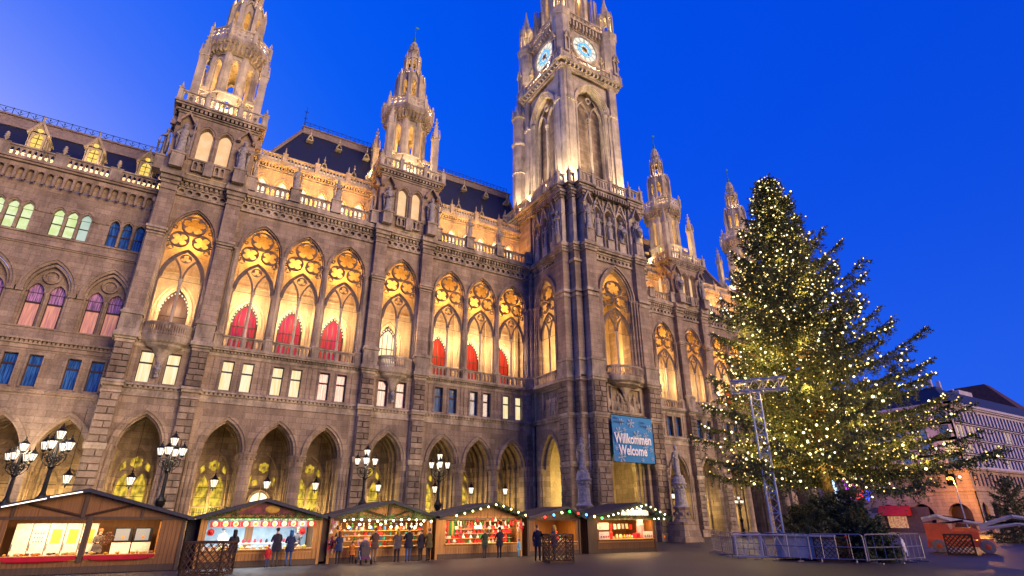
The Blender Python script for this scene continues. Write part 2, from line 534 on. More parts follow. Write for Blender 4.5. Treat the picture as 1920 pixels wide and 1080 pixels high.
# ================= the city hall =================
HALL = thing('city_hall', 'huge neo-gothic town hall of weathered stone with floodlit towers and arcades', 'town hall')
YF = 50.0
FF = Fr(0, YF, 0, 0)
PAV = [-1.7, 17.2, 60.2, 79.1]
SECT = [PAV[0], PAV[1], PAV[2] - 18.9, PAV[2]]     # left end reference of each three-bay section
OFFS = (5.55, 9.45, 13.35)
BAYS = [c + o for c in SECT for o in OFFS]

def place(me, name, u, v=0, z=0, parent=HALL, a=0, base=None):
    """put a shared mesh (built in its own frame) on the facade"""
    x, y, zz = (base or FF)(u, v, z)
    return link(name, me, parent, (x, y, zz), a)

# ---- ground arcade ----
def ground_bay(w=1.45, half=1.95, name='arcade_arch'):
    b = MB()
    b.cell(-half, half, 6.9, 10.7, 0, 6.9, 6.9, w, 9.3, 0, .9, 8, sill=False)
    b.aring(0, 6.9, w, 9.3, .2, 0, .06, 8)
    b.aring(0, 6.9, *offs2(w, 9.3, 6.9, .2), .2, 0, .16, 8)
    b.aring(0, 6.9, w - .12, 9.3 - .16, .14, -.55, -.3, 8)
    return b.mesh(name, M_low)
def offs2(w, za, zs, t):
    a, h = offs(w, za - zs, t)
    return a, zs + h
me_garch = ground_bay()
b = MB()      # vault running back behind an arch, with ribs
for k in range(1):
    A = [(-1.72, 0)] + arc(0, 6.9, 1.72, 9.75, 8) + [(1.72, 0)]
    for (a, c), (d, e) in zip(A[:-1], A[1:]):
        b.q((a, -.9, c), (d, -.9, e), (d, -4.4, e), (a, -4.4, c))
for vv in (-1.0, -2.1, -3.2, -4.2):
    b.aring(0, 6.9, 1.5, 9.45, .26, vv - .15, vv + .1, 8, leg=0)
for s_ in (-1, 1):
    for vv in (-1.0, -2.1, -3.2, -4.2):
        b.lathe(s_ * 1.55, vv, [(.17, 5.9), (.13, 6.1), (.2, 6.6), (.24, 6.85), (.24, 6.95)], 8)
me_vault = b.mesh('vault', M_low)
def column_mesh(r, z0, z1, cap, n=12, mat=M_low, base=.5):
    b = MB()
    b.lathe(0, 0, [(r * 1.35, z0), (r * 1.35, z0 + base * .5), (r * 1.15, z0 + base), (r, z0 + base * 1.1), (r * .97, z1 - cap), (r * 1.08, z1 - cap + .04), (r * 1.0, z1 - cap + .1), (r * 1.15, z1 - cap * .55), (r * 1.38, z1 - .16), (r * 1.45, z1 - .14), (r * 1.45, z1)], n)
    for k in range(n):
        t = 2 * pi * k / n
        b.ball((r * 1.18 * cos(t), r * 1.18 * sin(t), z1 - cap * .45), cap * .14, 3)
    return b.mesh('column', mat)
me_col = column_mesh(.47, 0, 6.9, .95)
b = MB()      # clustered pier face at the ends of a section and inside a pavilion
for u, r in ((-.28, .13), (0, .17), (.28, .13)):
    b.lathe(u, .02, [(r * 1.4, 0), (r * 1.4, .8), (r, .9), (r, 5.9), (r * 1.2, 6.0), (r * 1.7, 6.8), (r * 1.7, 6.9)], 8)
b.box(-.5, .5, -.9, 0, 0, 6.9)
b.box(-.55, .55, -.9, .1, 0, .7)
me_gpier = b.mesh('pier', M_low)
# arcade back wall windows
def gothic_window(kind):
    b = MB(); b.cm = 0
    b.cell(-1.75, 1.75, 0, 9.8, 0, 1.4 if kind != 'door' else .0, 5.2, 1.15, 7.3, 0, .25, 7)
    b.aring(0, 5.2, 1.15, 7.3, .16, 0, .1, 7, leg=0)
    b.foil(0, 6.15, .5, 6, .27, .17, -.12, .02, 4)
    b.ring(0, 6.15, 0, .12, -.12, .0, 8)
    if kind == 'door':
        b.aring(0, 3.3, .8, 4.2, .12, -.1, .08, 7)
        for s_ in (-1, 1): b.ring(s_ * .55, 4.9, .24, .32, -.1, .03, 10)
    else:
        for s_ in (-1, 1): b.aring(s_ * .56, 4.1, .45, 5.35, .08, -.12, .02, 5, leg=1.4)
    b.box(-.06, .06, -.14, .04, 1.4, 4.6)
    b.box(-1.15, 1.15, -.14, .0, 2.85, 2.98)
    if kind == 'dark': b.box(-1.15, 1.15, -.14, -.02, 1.4, 2.85)
    g = MB()
    A = [(-1.15, 0)] + arc(0, 5.2, 1.15, 7.3, 7) + [(1.15, 0)]
    b.q(*[(a, -.22, c) for a, c in A])
    if kind == 'door':
        for s_ in (-1, 1): g.ring(s_ * .55, 4.9, 0, .25, -.2, -.16, 12); g.q(*[(s_ * a, -.17, c) for a, c in ((.95, 4.6), (1.1, 5.2), (.85, 5.5))])
    else:
        for s_ in (-1, 1):
            g.q(*([(s_ * .56 - .43, -.17, 1.45), (s_ * .56 + .43, -.17, 1.45)] + [(a, -.17, c) for a, c in reversed(arc(s_ * .56, 4.1, .43, 5.3, 5))]))
            g.q(*[(s_ * a, -.17, c) for a, c in ((.62, 5.75), (.95, 5.45), (1.0, 5.9), (.75, 6.2))])
    g.ring(0, 6.15, 0, .46, -.2, -.16, 14)
    g2 = MB()
    if kind != 'door':
        for k in range(15):
            u = -1.12 + .16 * k
            g2.box(u - .012, u + .012, -.1, -.07, 1.4, 2.8)
        for z in (1.7, 2.1, 2.5): g2.box(-1.12, 1.12, -.1, -.07, z - .012, z + .012)
    for z in (3.6, 4.4): g2.box(-1.12, 1.12, -.15, -.12, z - .02, z + .02)
    return b.mesh('surround', M_low), g.mesh('pane', M_stain), g2.mesh('grille', M_iron)
GW = {k: gothic_window(k) for k in ('lancets', 'door')}
bk = MB(FF)
for c in PAV[:3]:
    bk.box(c - 3.6, c - 1.75, -5, -4.4, 0, 10); bk.box(c + 1.75, c + 3.8, -5, -4.4, 0, 10)
bk.box(-5.2, 76, -6.2, -5.8, 0, 10.2)
bk.box(-5.2, 33, -4.5, -.1, 9.9, 10.3)
bk.box(44.4, 82, -4.5, -.1, 9.9, 10.3)
bk.box(-5.2, 33, -3.3, -3.1, 15, 36); bk.box(44.4, 82, -3.3, -3.1, 15, 36)
bk.obj('arcade_back_wall', M_low, HALL)
gl = 0
for i, uc in enumerate(sorted(BAYS + PAV)):
    if uc > 80: continue
    place(me_garch, 'arcade_arch', uc)
    place(me_vault, 'vault', uc)
    k = 'door' if abs(uc - (PAV[0] + OFFS[1])) < .1 or abs(uc - (PAV[2] + OFFS[1])) < .1 else 'lancets'
    w_ = part('arcade_window', HALL, FF(uc, -4.4, 0))
    for n_, m_ in zip(('surround', 'pane', 'grille'), GW[k]): link(n_, m_, w_)
    if k == 'door':
        d_ = MB(); d_.box(-.78, .78, -.12, -.02, 0, 3.3); d_.obj('door', M_frame, w_)
        d_ = MB(); A = [(-.72, 3.35)] + arc(0, 3.35, .72, 4.1, 5)[1:-1] + [(.72, 3.35)]
        d_.q(*[(a, .03, c) for a, c in A]); d_.obj('fanlight', M_white, w_)
for c in SECT:
    for u in (7.5, 11.4): place(me_col, 'column', c + u, -.45)
    for u in (3.6, 15.3): place(me_gpier, 'pier', c + u, 0)
for c in PAV:
    for u in (-1.98, 1.98): place(me_gpier, 'pier', c + u, 0)
# spandrel strips, string course under the mezzanine
def run(u0, u1, name='cornice', F=FF, piers=()):
    """mouldings, dentils and mezzanine courses along a stretch of wall"""
    b = MB(F)
    b.box(u0, u1, 0, .1, 10.55, 10.75)
    b.box(u0, u1, -.3, .012, 11.08, 11.6); b.box(u0, u1, -.3, .012, 14.3, 15.0)
    b.box(u0, u1, -.3, .02, 10.7, 11.1)
    b.box(u0, u1, 0, .16, 11.1, 11.16)
    n = max(1, int((u1 - u0) / .32)); s_ = (u1 - u0) / n
    for k in range(n): b.box(u0 + k * s_ + .06, u0 + k * s_ + s_ - .06, 0, .2, 11.16, 11.32)
    b.box(u0, u1, -.3, .3, 11.32, 11.45)
    b.frus((u0 + u1) / 2, 0, (u1 - u0) / 2, .28, 11.45, (u1 - u0) / 2, .06, 11.56)
    b.box(u0, u1, -.3, .08, 14.35, 14.62)
    n = max(1, int((u1 - u0) / .26)); s_ = (u1 - u0) / n
    for k in range(n): b.box(u0 + k * s_ + .05, u0 + k * s_ + s_ - .05, 0, .24, 14.66, 14.82)
    b.box(u0, u1, -.3, .16, 14.62, 14.66)
    b.box(u0, u1, -.3, .42, 14.82, 14.95)
    b.box(u0, u1, -.3, .5, 14.95, 15.12)
    return b.obj(name, M_trim, HALL)
# mezzanine wall with two square windows
def mezz(du, hw, half=1.95):
    b = MB()
    for s_ in (-1, 1):
        u0, u1 = (-half, 0) if s_ < 0 else (0, half)
        b.cell(u0, u1, 11.45, 14.4, s_ * du, 11.62, 14.05, hw, 14.05, 0, .35)
        for t, v in ((.16, .07), (.07, .13)):
            b.box(s_ * du - hw - t, s_ * du - hw, 0, v, 11.56, 14.05 + t)
            b.box(s_ * du + hw, s_ * du + hw + t, 0, v, 11.56, 14.05 + t)
            b.box(s_ * du - hw, s_ * du + hw, 0, v, 14.05, 14.05 + t)
        b.box(s_ * du - hw - .14, s_ * du + hw + .14, 0, .16, 11.5, 11.62)
    b.box(-half + .1, -half + .28, 0, .06, 11.6, 14.3); b.box(half - .28, half - .1, 0, .06, 11.6, 14.3)
    return b.mesh('mezzanine_wall', M_wall)
me_mz = mezz(.76, .44); me_mzp = mezz(.9, .47)
def win_meshes(hw, z0, z1, tr):
    f = MB()
    t = .06
    f.box(-hw, -hw + t, 0, .1, z0, z1); f.box(hw - t, hw, 0, .1, z0, z1)
    f.box(-hw, hw, 0, .1, z1 - t, z1); f.box(-hw, hw, 0, .1, z0, z0 + t)
    f.box(-hw, hw, 0, .12, tr - .06, tr + .06)
    p = MB()
    p.q((-hw + t, .03, z0 + t), (hw - t, .03, z0 + t), (hw - t, .03, tr - .06), (-hw + t, .03, tr - .06))
    p2 = MB()
    p2.q((-hw + t, .03, tr + .06), (hw - t, .03, tr + .06), (hw - t, .03, z1 - t), (-hw + t, .03, z1 - t))
    return f.mesh('frame', M_frame), p, p2
_wc = {}
def window(u, v, hw, z0, z1, tr, mat, mat2=None, F=FF, a=0, name='window', parent=HALL):
    key = (hw, z0, z1, tr)
    if key not in _wc: _wc[key] = (win_meshes(hw, z0, z1, tr), {})
    (fm, p, p2), c = _wc[key]
    x, y, z = F(u, v, 0)
    w = part(name, parent, (x, y, z), a)
    link('frame', fm, w)
    for tagk, pb, m in (('a', p, mat), ('b', p2, mat2 or mat)):
        if (tagk, m.name) not in c: c[(tagk, m.name)] = pb.mesh('pane', m)
        link('pane', c[(tagk, m.name)], w)
    return w
states = {0: [M_lit] * 4 + [M_lit, M_lit] + [M_lilac, M_lilac], }
MZ = {}
def mz(uc, a, b_): MZ[round(uc, 1)] = (a, b_)
S1 = PAV[0]; S2 = PAV[1]
mz(S1, M_lit, M_lit); mz(S1 + OFFS[0], M_lit, M_lit); mz(S1 + OFFS[1], M_lit, M_lit); mz(S1 + OFFS[2], M_lilac, M_lilac)
mz(S2, M_lilac, M_lilac); mz(S2 + OFFS[0], M_glass, M_glass); mz(S2 + OFFS[1], M_glass, M_glass); mz(S2 + OFFS[2], M_lit, M_lit)
for uc in sorted(BAYS + PAV):
    pv = uc in PAV
    place(me_mzp if pv else me_mz, 'mezzanine_wall', uc)
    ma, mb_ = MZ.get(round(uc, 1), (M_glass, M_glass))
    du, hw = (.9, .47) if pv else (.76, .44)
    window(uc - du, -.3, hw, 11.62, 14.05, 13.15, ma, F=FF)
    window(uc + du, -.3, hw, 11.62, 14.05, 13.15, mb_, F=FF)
for c in SECT:
    b = MB(FF)
    b.box(c + 3.15, c + 3.6, -.9, 0, 0, 14.4); b.box(c + 15.3, c + 15.75, -.9, 0, 0, 14.4)
    b.islands('wall', M_wall, HALL)
    run(c + 3.15, c + 15.75)
for c in PAV:
    run(c - 2.0, c + 2.0)
    b = MB(FF)
    b.box(c - 3.15, c - 1.95, -.9, .5, 0, 28.9); b.box(c + 1.95, c + 3.15, -.9, .5, 0, 28.9)
    b.islands('pilaster', M_wall, HALL)
    b = MB(FF)
    for s_ in (-1, 1):
        u0, u1 = sorted((c + s_ * 1.95, c + s_ * 3.17))
        for z0, z1, v, e in ((6.55, 6.75, .66, .05), (6.75, 6.95, .72, .1), (10.6, 10.75, .62, .03), (11.1, 11.3, .72, .08), (11.3, 11.5, .82, .14), (14.4, 14.62, .6, .02), (14.66, 14.82, .72, .1), (14.82, 15.15, .92, .2), (15.15, 16.6, .78, .08), (16.6, 16.8, .9, .16), (16.8, 17.0, .7, .06), (23.7, 23.82, .62, .04), (23.95, 24.15, .68, .08), (24.15, 24.35, .8, .16), (28.0, 28.12, .62, .05)):
            b.box(u0 - e, u1 + e, 0, v, z0, z1)
        b.box(u0 + .3, u1 - .3, .5, .82, 15.5, 16.3)
    b.islands('pilaster_moulding', M_trim, HALL)
# ---- bossed blocks on the pavilion and tower piers (collected, the 300 largest in view become parts) ----
BLK = []
def blocks(F, a, u0, u1, v, z0, z1, h=.48, th=.16, ph=0):
    n = max(1, round((z1 - z0) / h)); hh = (z1 - z0) / n
    for k in range(n):
        w = u1 - u0
        if (k + ph) % 2 == 0 or w < .9: cuts = [u0, u1] if w < 1.3 else [u0, u0 + w * .5, u1]
        else: cuts = [u0, u0 + w * (.42 if k % 4 == 1 else .6), u1]
        for x0, x1 in zip(cuts[:-1], cuts[1:]):
            BLK.append((F, a, (x0 + x1) / 2, (x1 - x0), v, z0 + k * hh, hh, th))
for i, c in enumerate(PAV[:3]):
    for s_ in (-1, 1):
        u0, u1 = sorted((c + s_ * 1.95, c + s_ * 3.15))
        blocks(FF, 0, u0, u1, .5, .8, 6.5, ph=i); blocks(FF, 0, u0, u1, .5, 7.0, 10.5, ph=i + 1); blocks(FF, 0, u0, u1, .5, 11.55, 14.35, ph=i)
# ---- piano nobile loggia ----
b = MB()
b.cell(-1.95, 1.95, 15.12, 28.0, 0, 15.12, 24.1, 1.68, 26.8, 0, .45, 10, sill=False)
b.aring(0, 24.1, 1.60, 26.7, .08, -.4, -.2, 10)
b.aring(0, 24.1, 1.68, 26.8, .10, 0, .05, 10)
b.aring(0, 24.1, *offs2(1.68, 26.8, 24.1, .12), .13, 0, .2, 10)
me_parch = b.mesh('loggia_arch', M_wall)
b = MB()     # slender shafts between two loggia arches
for u, r, zt in ((0, .14, 24.1), (-.17, .06, 24.1), (.17, .06, 24.1), (-.25, .05, 20.4), (.25, .05, 20.4)):
    b.lathe(u, .1 if u == 0 else (.03 if zt > 21 else -.12), [(r * 1.7, 15.9), (r * 1.5, 16.35), (r, 16.55), (r, zt - .4), (r * 1.3, zt - .34), (r * 1.05, zt - .28), (r * 1.8, zt - .04), (r * 1.8, zt + .05)], 8)
b.box(-.31, .31, -.3, .32, 15.12, 15.25); b.box(-.28, .28, -.3, .3, 15.25, 16.1); b.box(-.33, .33, -.3, .36, 16.1, 16.22)
b.frus(0, 0, .27, .34, 16.22, .12, .12, 16.5)
b.box(-.3, .3, -.2, .22, 24.08, 24.2)
me_pshaft = b.mesh('shaft', M_trim)
b = MB()
t0, t1 = -.09, .07
b.aring(0, 20.4, 1.37, 22.96, .22, t0 - .05, t1 + .03, 9)
b.aring(0, 20.4, 1.46, 23.06, .06, t1, t1 + .09, 9)
for s_ in (-1, 1):
    b.aring(s_ * .72, 20.4, .58, 22.1, .13, t0, t1, 6)
    b.foil(s_ * .78, 24.0, .68, 4, .36, .27, t0, t1, 4, pi / 4)
    b.foil(s_ * 1.28, 23.15, .26, 3, .10, .11, t0, t1, 3, pi / 2)
    b.ring(s_ * .78, 24.0, .615, .70, t0 - .06, t1 + .06, 18)
    b.ring(s_ * 1.5, 23.75, .08, .15, t0, t1, 8)
    b.ring(s_ * 1.22, 25.05, .1, .16, t0, t1, 8)
    b.lathe(s_ * 1.5, 0, [(.12, 15.3), (.08, 15.9), (.08, 20.1), (.15, 20.35), (.15, 20.42)], 6)
b.foil(0, 22.3, .42, 3, .2, .18, t0, t1, 3, pi / 2)
b.foil(0, 25.45, .88, 5, .50, .325, t0, t1, 4, pi / 2)
b.ring(0, 25.45, .80, .90, t0 - .06, t1 + .06, 22)
for s_ in (-1, 1): b.tube([(s_ * 1.5, 0, 23.4), (s_ * 1.25, 0, 23.65)], .05, 4); b.tube([(s_ * .7, 0, 25.0), (s_ * .62, 0, 24.85)], .05, 4)
for k in range(5):
    a_ = pi / 2 + pi / 5 + 2 * pi * k / 5
    b.ball((.52 * cos(a_), 0, 25.45 + .52 * sin(a_)), .06, 4)
for s_ in (-1, 1):
    for k in range(4):
        a_ = k * pi / 2
        b.ball((s_ * .78 + .36 * cos(a_), 0, 24.0 + .36 * sin(a_)), .05, 3)
me_trac = b.mesh('tracery', M_silhouette)
b = MB()
b.lathe(0, 0, [(.2, 16.1), (.17, 16.3), (.115, 16.6), (.105, 19.95), (.15, 20.0), (.12, 20.06), (.17, 20.38), (.19, 20.44)], 8)
me_mull = b.mesh('mullion', M_pale)
b = MB(); b.box(-1.6, 1.6, -.012, .012, 20.28, 20.31)
me_tie = b.mesh('tie_rod', M_iron)
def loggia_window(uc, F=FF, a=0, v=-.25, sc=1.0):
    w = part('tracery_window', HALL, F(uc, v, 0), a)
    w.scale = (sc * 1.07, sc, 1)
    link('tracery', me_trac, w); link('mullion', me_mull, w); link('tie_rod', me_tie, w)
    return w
def balusters(b, u0, u1, z0, z1, v, n, full=True):
    """rail on little pointed-headed openings"""
    b.box(u0, u1, v - .13, v + .13, z0, z0 + .12)
    b.box(u0, u1, v - .17, v + .17, z1 - .13, z1)
    s_ = (u1 - u0) / n
    zt = z1 - .13; h = zt - z0 - .12
    for k in range(n):
        uc = u0 + s_ * (k + .5)
        b.cell(u0 + s_ * k, u0 + s_ * (k + 1), z0 + .12, zt, uc, z0 + .13, z0 + .12 + h * .68, s_ * .31, z0 + .12 + h * .92, v + .07, .14, 2, back=False)
def posts(b, us, z0, z1, v, w=.14, tip=0.0):
    for u in us:
        b.box(u - w, u + w, v - w - .05, v + w + .05, z0, z1)
        b.box(u - w - .05, u + w + .05, v - w - .1, v + w + .1, z1, z1 + .1)
        if tip:
            b.lathe(u, v, [(.1, z1 + .1), (.06, z1 + .2), (.14, z1 + .32), (.06, z1 + .42), (.1, z1 + .5), (.02, z1 + .5 + tip)], 6)
for uc in BAYS + PAV:
    place(me_parch, 'loggia_arch', uc, -.1)
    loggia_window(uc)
for c in SECT:
    for u in (3.6, 7.5, 11.4, 15.3): place(me_pshaft, 'shaft', c + u, 0)
    b = MB(FF)
    b.box(c + 3.15, c + 3.6, -.6, -.1, 15.12, 28); b.box(c + 15.3, c + 15.75, -.6, -.1, 15.12, 28)
    b.islands('wall', M_wall, HALL)
    for k, u in enumerate(OFFS):
        b = MB(FF)
        balusters(b, c + u - 1.66, c + u - .12, 15.12, 16.15, .12, 4)
        balusters(b, c + u + .12, c + u + 1.66, 15.12, 16.15, .12, 4)
        b.box(c + u - .12, c + u + .12, -.05, .28, 15.12, 16.15)
        b.obj('balustrade', M_trim, HALL)
for c in PAV:
    for u in (-1.98, 1.98): place(me_pshaft, 'shaft', c + u, -.08)
# rounded balconies in front of the pavilions and the tower
def balcony(uc, v0, r, F=FF, a=0, sy=.62):
    w = part('balcony', HALL, F(uc, v0, 0), a)
    n = 13
    def pt(k, rr): t = pi * (.04 + .92 * k / n); return (-rr * cos(t), rr * sy * sin(t))
    b = MB()
    for (r0, z0, z1, rr) in ((r - .1, 15.12, 15.26, r + .08), (r - .1, 16.1, 16.28, r + .1)):
        for k in range(n):
            a1 = pt(k, r0); a2 = pt(k + 1, r0); b1 = pt(k, rr); b2 = pt(k + 1, rr)
            b.q((*a1, z1), (*a2, z1), (*b2, z1), (*b1, z1)); b.q((*a1, z0), (*a2, z0), (*b2, z0), (*b1, z0))
            b.q((*b1, z0), (*b2, z0), (*b2, z1), (*b1, z1)); b.q((*a1, z0), (*a2, z0), (*a2, z1), (*a1, z1))
    for k in range(n * 2 + 1):
        x, y = pt(k / 2, r)
        b.lathe(x, y, [(.05, 15.26), (.09, 15.4), (.055, 15.65), (.05, 15.9), (.08, 16.1)], 5)
    b.obj('balustrade', M_trim, w)
    b = MB()
    prof = [(.12, 12.9), (.3, 13.4), (.35, 13.6), (.55, 13.9), (.8, 14.2), (r * .78, 14.45), (r * .82, 14.6), (r, 14.75), (r + .05, 14.85), (r + .15, 15.12)]
    m = 14
    for j in range(len(prof) - 1):
        for k in range(m):
            t0_, t1_ = pi * k / m, pi * (k + 1) / m
            P = lambda q_, t: (-q_[0] * cos(t), q_[0] * sy * sin(t), q_[1])
            b.q(P(prof[j], t0_), P(prof[j], t1_), P(prof[j + 1], t1_), P(prof[j + 1], t0_))
    b.box(-r - .15, r + .15, -.3, .05, 15.06, 15.12)
    b.q(*[(-(r + .15) * cos(pi * k / m), (r + .15) * sy * sin(pi * k / m), 15.12) for k in range(m + 1)])
    b.obj('corbel', M_trim, w)
    return w
for c in PAV[:3]: balcony(c, .1, 1.62)
# loggia floor, ceiling, back wall
b = MB(FF)
for u0, u1 in ((-5.2, 33.2), (44.2, 82.6)):
    b.box(u0, u1, -2.9, .05, 14.9, 15.12)
    b.box(u0, u1, -2.9, -.5, 27.1, 27.5)
    b.box(u0, u1, -2.45, -2.3, 21.6, 21.75)
b.box(-5.0, -4.8, -2.9, -.1, 15, 27.2)
for c in SECT:
    for u in (3.6, 7.5, 11.4, 15.3):
        b.box(c + u - .14, c + u + .14, -2.5, -.5, 25.6, 27.1)
        b.aring(c + u, 24, .4, 25, .1, -2.4, -2.2, 3)
        b.box(c + u - .22, c + u + .22, -2.42, -2.22, 15.1, 25.6)
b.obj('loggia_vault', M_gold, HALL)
def back_bay(half, w, za, zs):
    b = MB()
    b.cell(-half, half, 15.1, 27.1, 0, 15.1, zs, w, za, 0, .35, 8, sill=False)
    b.aring(0, zs, *offs2(w, za, zs, .12), .12, 0, .08, 8, leg=15.1)
    b.aring(0, zs, *offs2(w, za, zs, .42), .1, 0, .06, 8, leg=15.1)
    for s_ in (-1, 1):
        for t in (.35, 1.05):
            b.box(s_ * t - .24, s_ * t + .24, 0, .05, 22.3, 22.36); b.box(s_ * t - .24, s_ * t + .24, 0, .05, 23.5, 23.56)
            b.box(s_ * t - .28, s_ * t - .22, 0, .05, 22.3, 23.56); b.box(s_ * t + .22, s_ * t + .28, 0, .05, 22.3, 23.56)
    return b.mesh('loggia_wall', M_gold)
me_bb = back_bay(1.95, 1.12, 20.2, 18.2); me_bbp = back_bay(3.2, 1.05, 20.4, 18.3)
def curtain_window(u, mat, F=FF, v=-2.7, lights=False):
    w = part('arched_window', HALL, F(u, v, 0))
    A = arc(0, 18.2, 1.12, 20.2, 8)
    h = MB(); h.q(*([(-1.0, 0, 15.1)] + [(a * .84, 0, 18.2 + (c - 18.2) * .84) for a, c in A] + [(1.0, 0, 15.1)]))
    h.obj('curtain', mat, w)
    h = MB()
    AA = arc(0, 18.2, 1.0, 20.0, 14); BB = arc(0, 18.2, 1.09, 20.13, 14)
    for k in range(len(AA) - 1):
        if k % 2 == 0: h.q(*[(p_[0], .03, p_[1]) for p_ in (AA[k], AA[k + 1], BB[k + 1], BB[k])])
    h.obj('fanlight', M_white, w)
    h = MB(); h.aring(0, 18.2, .93, 19.9, .2, -.02, .01, 8, leg=15.1); h.obj('surround', M_frame, w)
    h = MB()
    for z in (17.9, 17.0): h.box(-1.0, 1.0, .02, .07, z - .04, z + .04)
    for a_ in (-1.06, -.5, 0, .5, 1.06): h.box(a_ - .03, a_ + .03, .02, .07, 15.1, 18.2 + (1.3 if abs(a_) < .9 else 0))
    h.aring(0, 18.2, .9, 19.85, .06, .03, .08, 8)
    h.obj('frame', M_frame, w)
    return w
b = MB(FF)
for c in PAV: b.box(c - 3.4, c - 3.2, -2.6, -2.4, 15.1, 27); b.box(c + 3.2, c + 3.6, -2.6, -2.4, 15.1, 27)
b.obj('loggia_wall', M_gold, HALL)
for c in SECT:
    for k, o in enumerate(OFFS):
        place(me_bb, 'loggia_wall', c + o, -2.4)
        curtain_window(c + o, M_curt if c == PAV[0] else M_redc)
for c in PAV:
    place(me_bbp, 'loggia_wall', c, -2.4)
    curtain_window(c, M_frame if c == PAV[0] else M_lit)
# ---- upper band, cornice, terrace ----
def upper(u0, u1, F=FF, nh=None, dz=0.0):
    b = MB(F)
    b.box(u0, u1, -.4, .1, 27.95 + dz, 28.1 + dz)
    n = nh or max(2, round((u1 - u0) / .66)); s_ = (u1 - u0) / n
    for k in range(n): b.hole(u0 + s_ * k, u0 + s_ * (k + 1), 28.1 + dz, 28.78 + dz, .21, .03, .3, 10)
    b.q((u0, -.27, 28.1 + dz), (u1, -.27, 28.1 + dz), (u1, -.27, 28.8 + dz), (u0, -.27, 28.8 + dz))
    b.box(u0, u1, -.4, .1, 28.78 + dz, 28.9 + dz)
    n = max(2, int((u1 - u0) / .36)); s_ = (u1 - u0) / n
    for k in range(n):
        b.box(u0 + s_ * (k + .22), u0 + s_ * (k + .78), 0, .28, 29.0 + dz, 29.28 + dz)
        b.box(u0 + s_ * (k + .3), u0 + s_ * (k + .7), 0, .18, 28.9 + dz, 29.0 + dz)
    b.box(u0, u1, -.4, .03, 28.9 + dz, 29.28 + dz)
    b.box(u0, u1, -.4, .45, 29.28 + dz, 29.45 + dz); b.box(u0, u1, -.4, .58, 29.45 + dz, 29.6 + dz); b.box(u0, u1, -.4, .5, 29.6 + dz, 29.95 + dz)
    return b.obj('cornice', M_trim, HALL)
for c in SECT:
    upper(c + 3.15, c + 15.75)
    for a0, a1 in ((3.95, 7.05), (7.95, 10.95), (11.85, 14.95)):
        b = MB(FF); balusters(b, c + a0, c + a1, 29.95, 31.12, .3, 7)
        b.obj('balustrade', M_trim, HALL)
    b = MB(FF)
    for u, w in ((3.55, .4), (7.5, .45), (11.4, .45), (15.35, .4)):
        b.box(c + u - w, c + u + w, -.1, .62, 29.95, 31.3); b.box(c + u - w - .08, c + u + w + .08, -.15, .7, 31.3, 31.45)
        b.box(c + u - w - .06, c + u + w + .06, -.1, .68, 29.95, 30.15)
    b.islands('pedestal', M_trim, HALL)
for c in PAV:
    upper(c - 1.95, c + 1.95)
    b = MB(FF)
    for s_ in (-1, 1):
        u0, u1 = sorted((c + s_ * 1.9, c + s_ * 3.2))
        for z0, z1, v, e in ((28.6, 28.9, .62, .04), (28.9, 29.28, .8, .12), (29.28, 29.6, 1.02, .25), (29.6, 29.95, .9, .2)):
            b.box(u0 - e, u1 + e, -.4, v, z0, z1)
        b.box(u0 + .15, u1 - .1, .1, .9, 29.95, 31.2); b.box(u0 + .08, u1 - .02, .05, .98, 31.2, 31.35)
    b.islands('cornice', M_trim, HALL)
# terrace, second wall, second rail
b = MB(FF)
for u0, u1 in ((-4.9, 33.4), (44, 82.3)):
    b.box(u0, u1, -3.0, -.2, 29.4, 29.93)
b.obj('terrace', M_low, HALL)
b = MB()
for s_ in (-.975, .975):
    b.cell(s_ - .975, s_ + .975, 29.93, 34.9, s_, 30.2, 32.5, .5, 33.45, 0, .3, 6)
    b.aring(s_, 32.5, .5, 33.45, .13, 0, .07, 6, leg=30.2); b.aring(s_, 32.5, *offs2(.5, 33.45, 32.5, .3), .1, 0, .06, 6)
me_att = b.mesh('attic_wall', M_gold)
for c in SECT:
    for o in OFFS:
        place(me_att, 'attic_wall', c + o, -2.4)
        for s_ in (-.975, .975):
            w = part('window', HALL, FF(c + o + s_, -2.66, 0))
            h = MB(); h.q(*([(-.5, 0, 30.2)] + arc(0, 32.5, .5, 33.45, 5) + [(.5, 0, 30.2)])); h.obj('pane', M_white, w)
            h = MB(); h.box(-.5, .5, .02, .06, 31.9, 31.98); h.box(-.03, .03, .02, .06, 30.2, 32.9); h.obj('frame', M_frame, w)
    b = MB(FF)
    b.box(c + 2.9, c + 3.61, -2.8, -2.41, 29.93, 34.9); b.box(c + 15.29, c + 16, -2.8, -2.41, 29.93, 34.9)
    b.box(c + 2.9, c + 16, -2.8, -2.3, 34.35, 34.45)
    b.box(c + 2.9, c + 16, -2.8, -2.28, 34.6, 34.75)
    n = 42
    for k in range(n): b.box(c + 2.95 + 13 * k / n, c + 2.95 + 13 * (k + .55) / n, -2.6, -2.12, 34.8, 35.05)
    b.box(c + 2.9, c + 16, -3.3, -2.0, 35.05, 35.2); b.box(c + 2.9, c + 16, -3.3, -1.92, 35.2, 35.4)
    b.obj('cornice', M_pale, HALL)
    for k in range(4):
        a0 = c + 2.95 + k * 3.25
        b = MB(FF); balusters(b, a0 + .25, a0 + 3.0, 35.4, 36.3, -2.1, 8); b.obj('balustrade', M_pale, HALL)
    b = MB(FF); posts(b, [c + 2.95 + k * 3.25 for k in range(1, 4)], 35.4, 36.4, -2.1, .22, .5); b.obj('finial', M_pale, HALL)
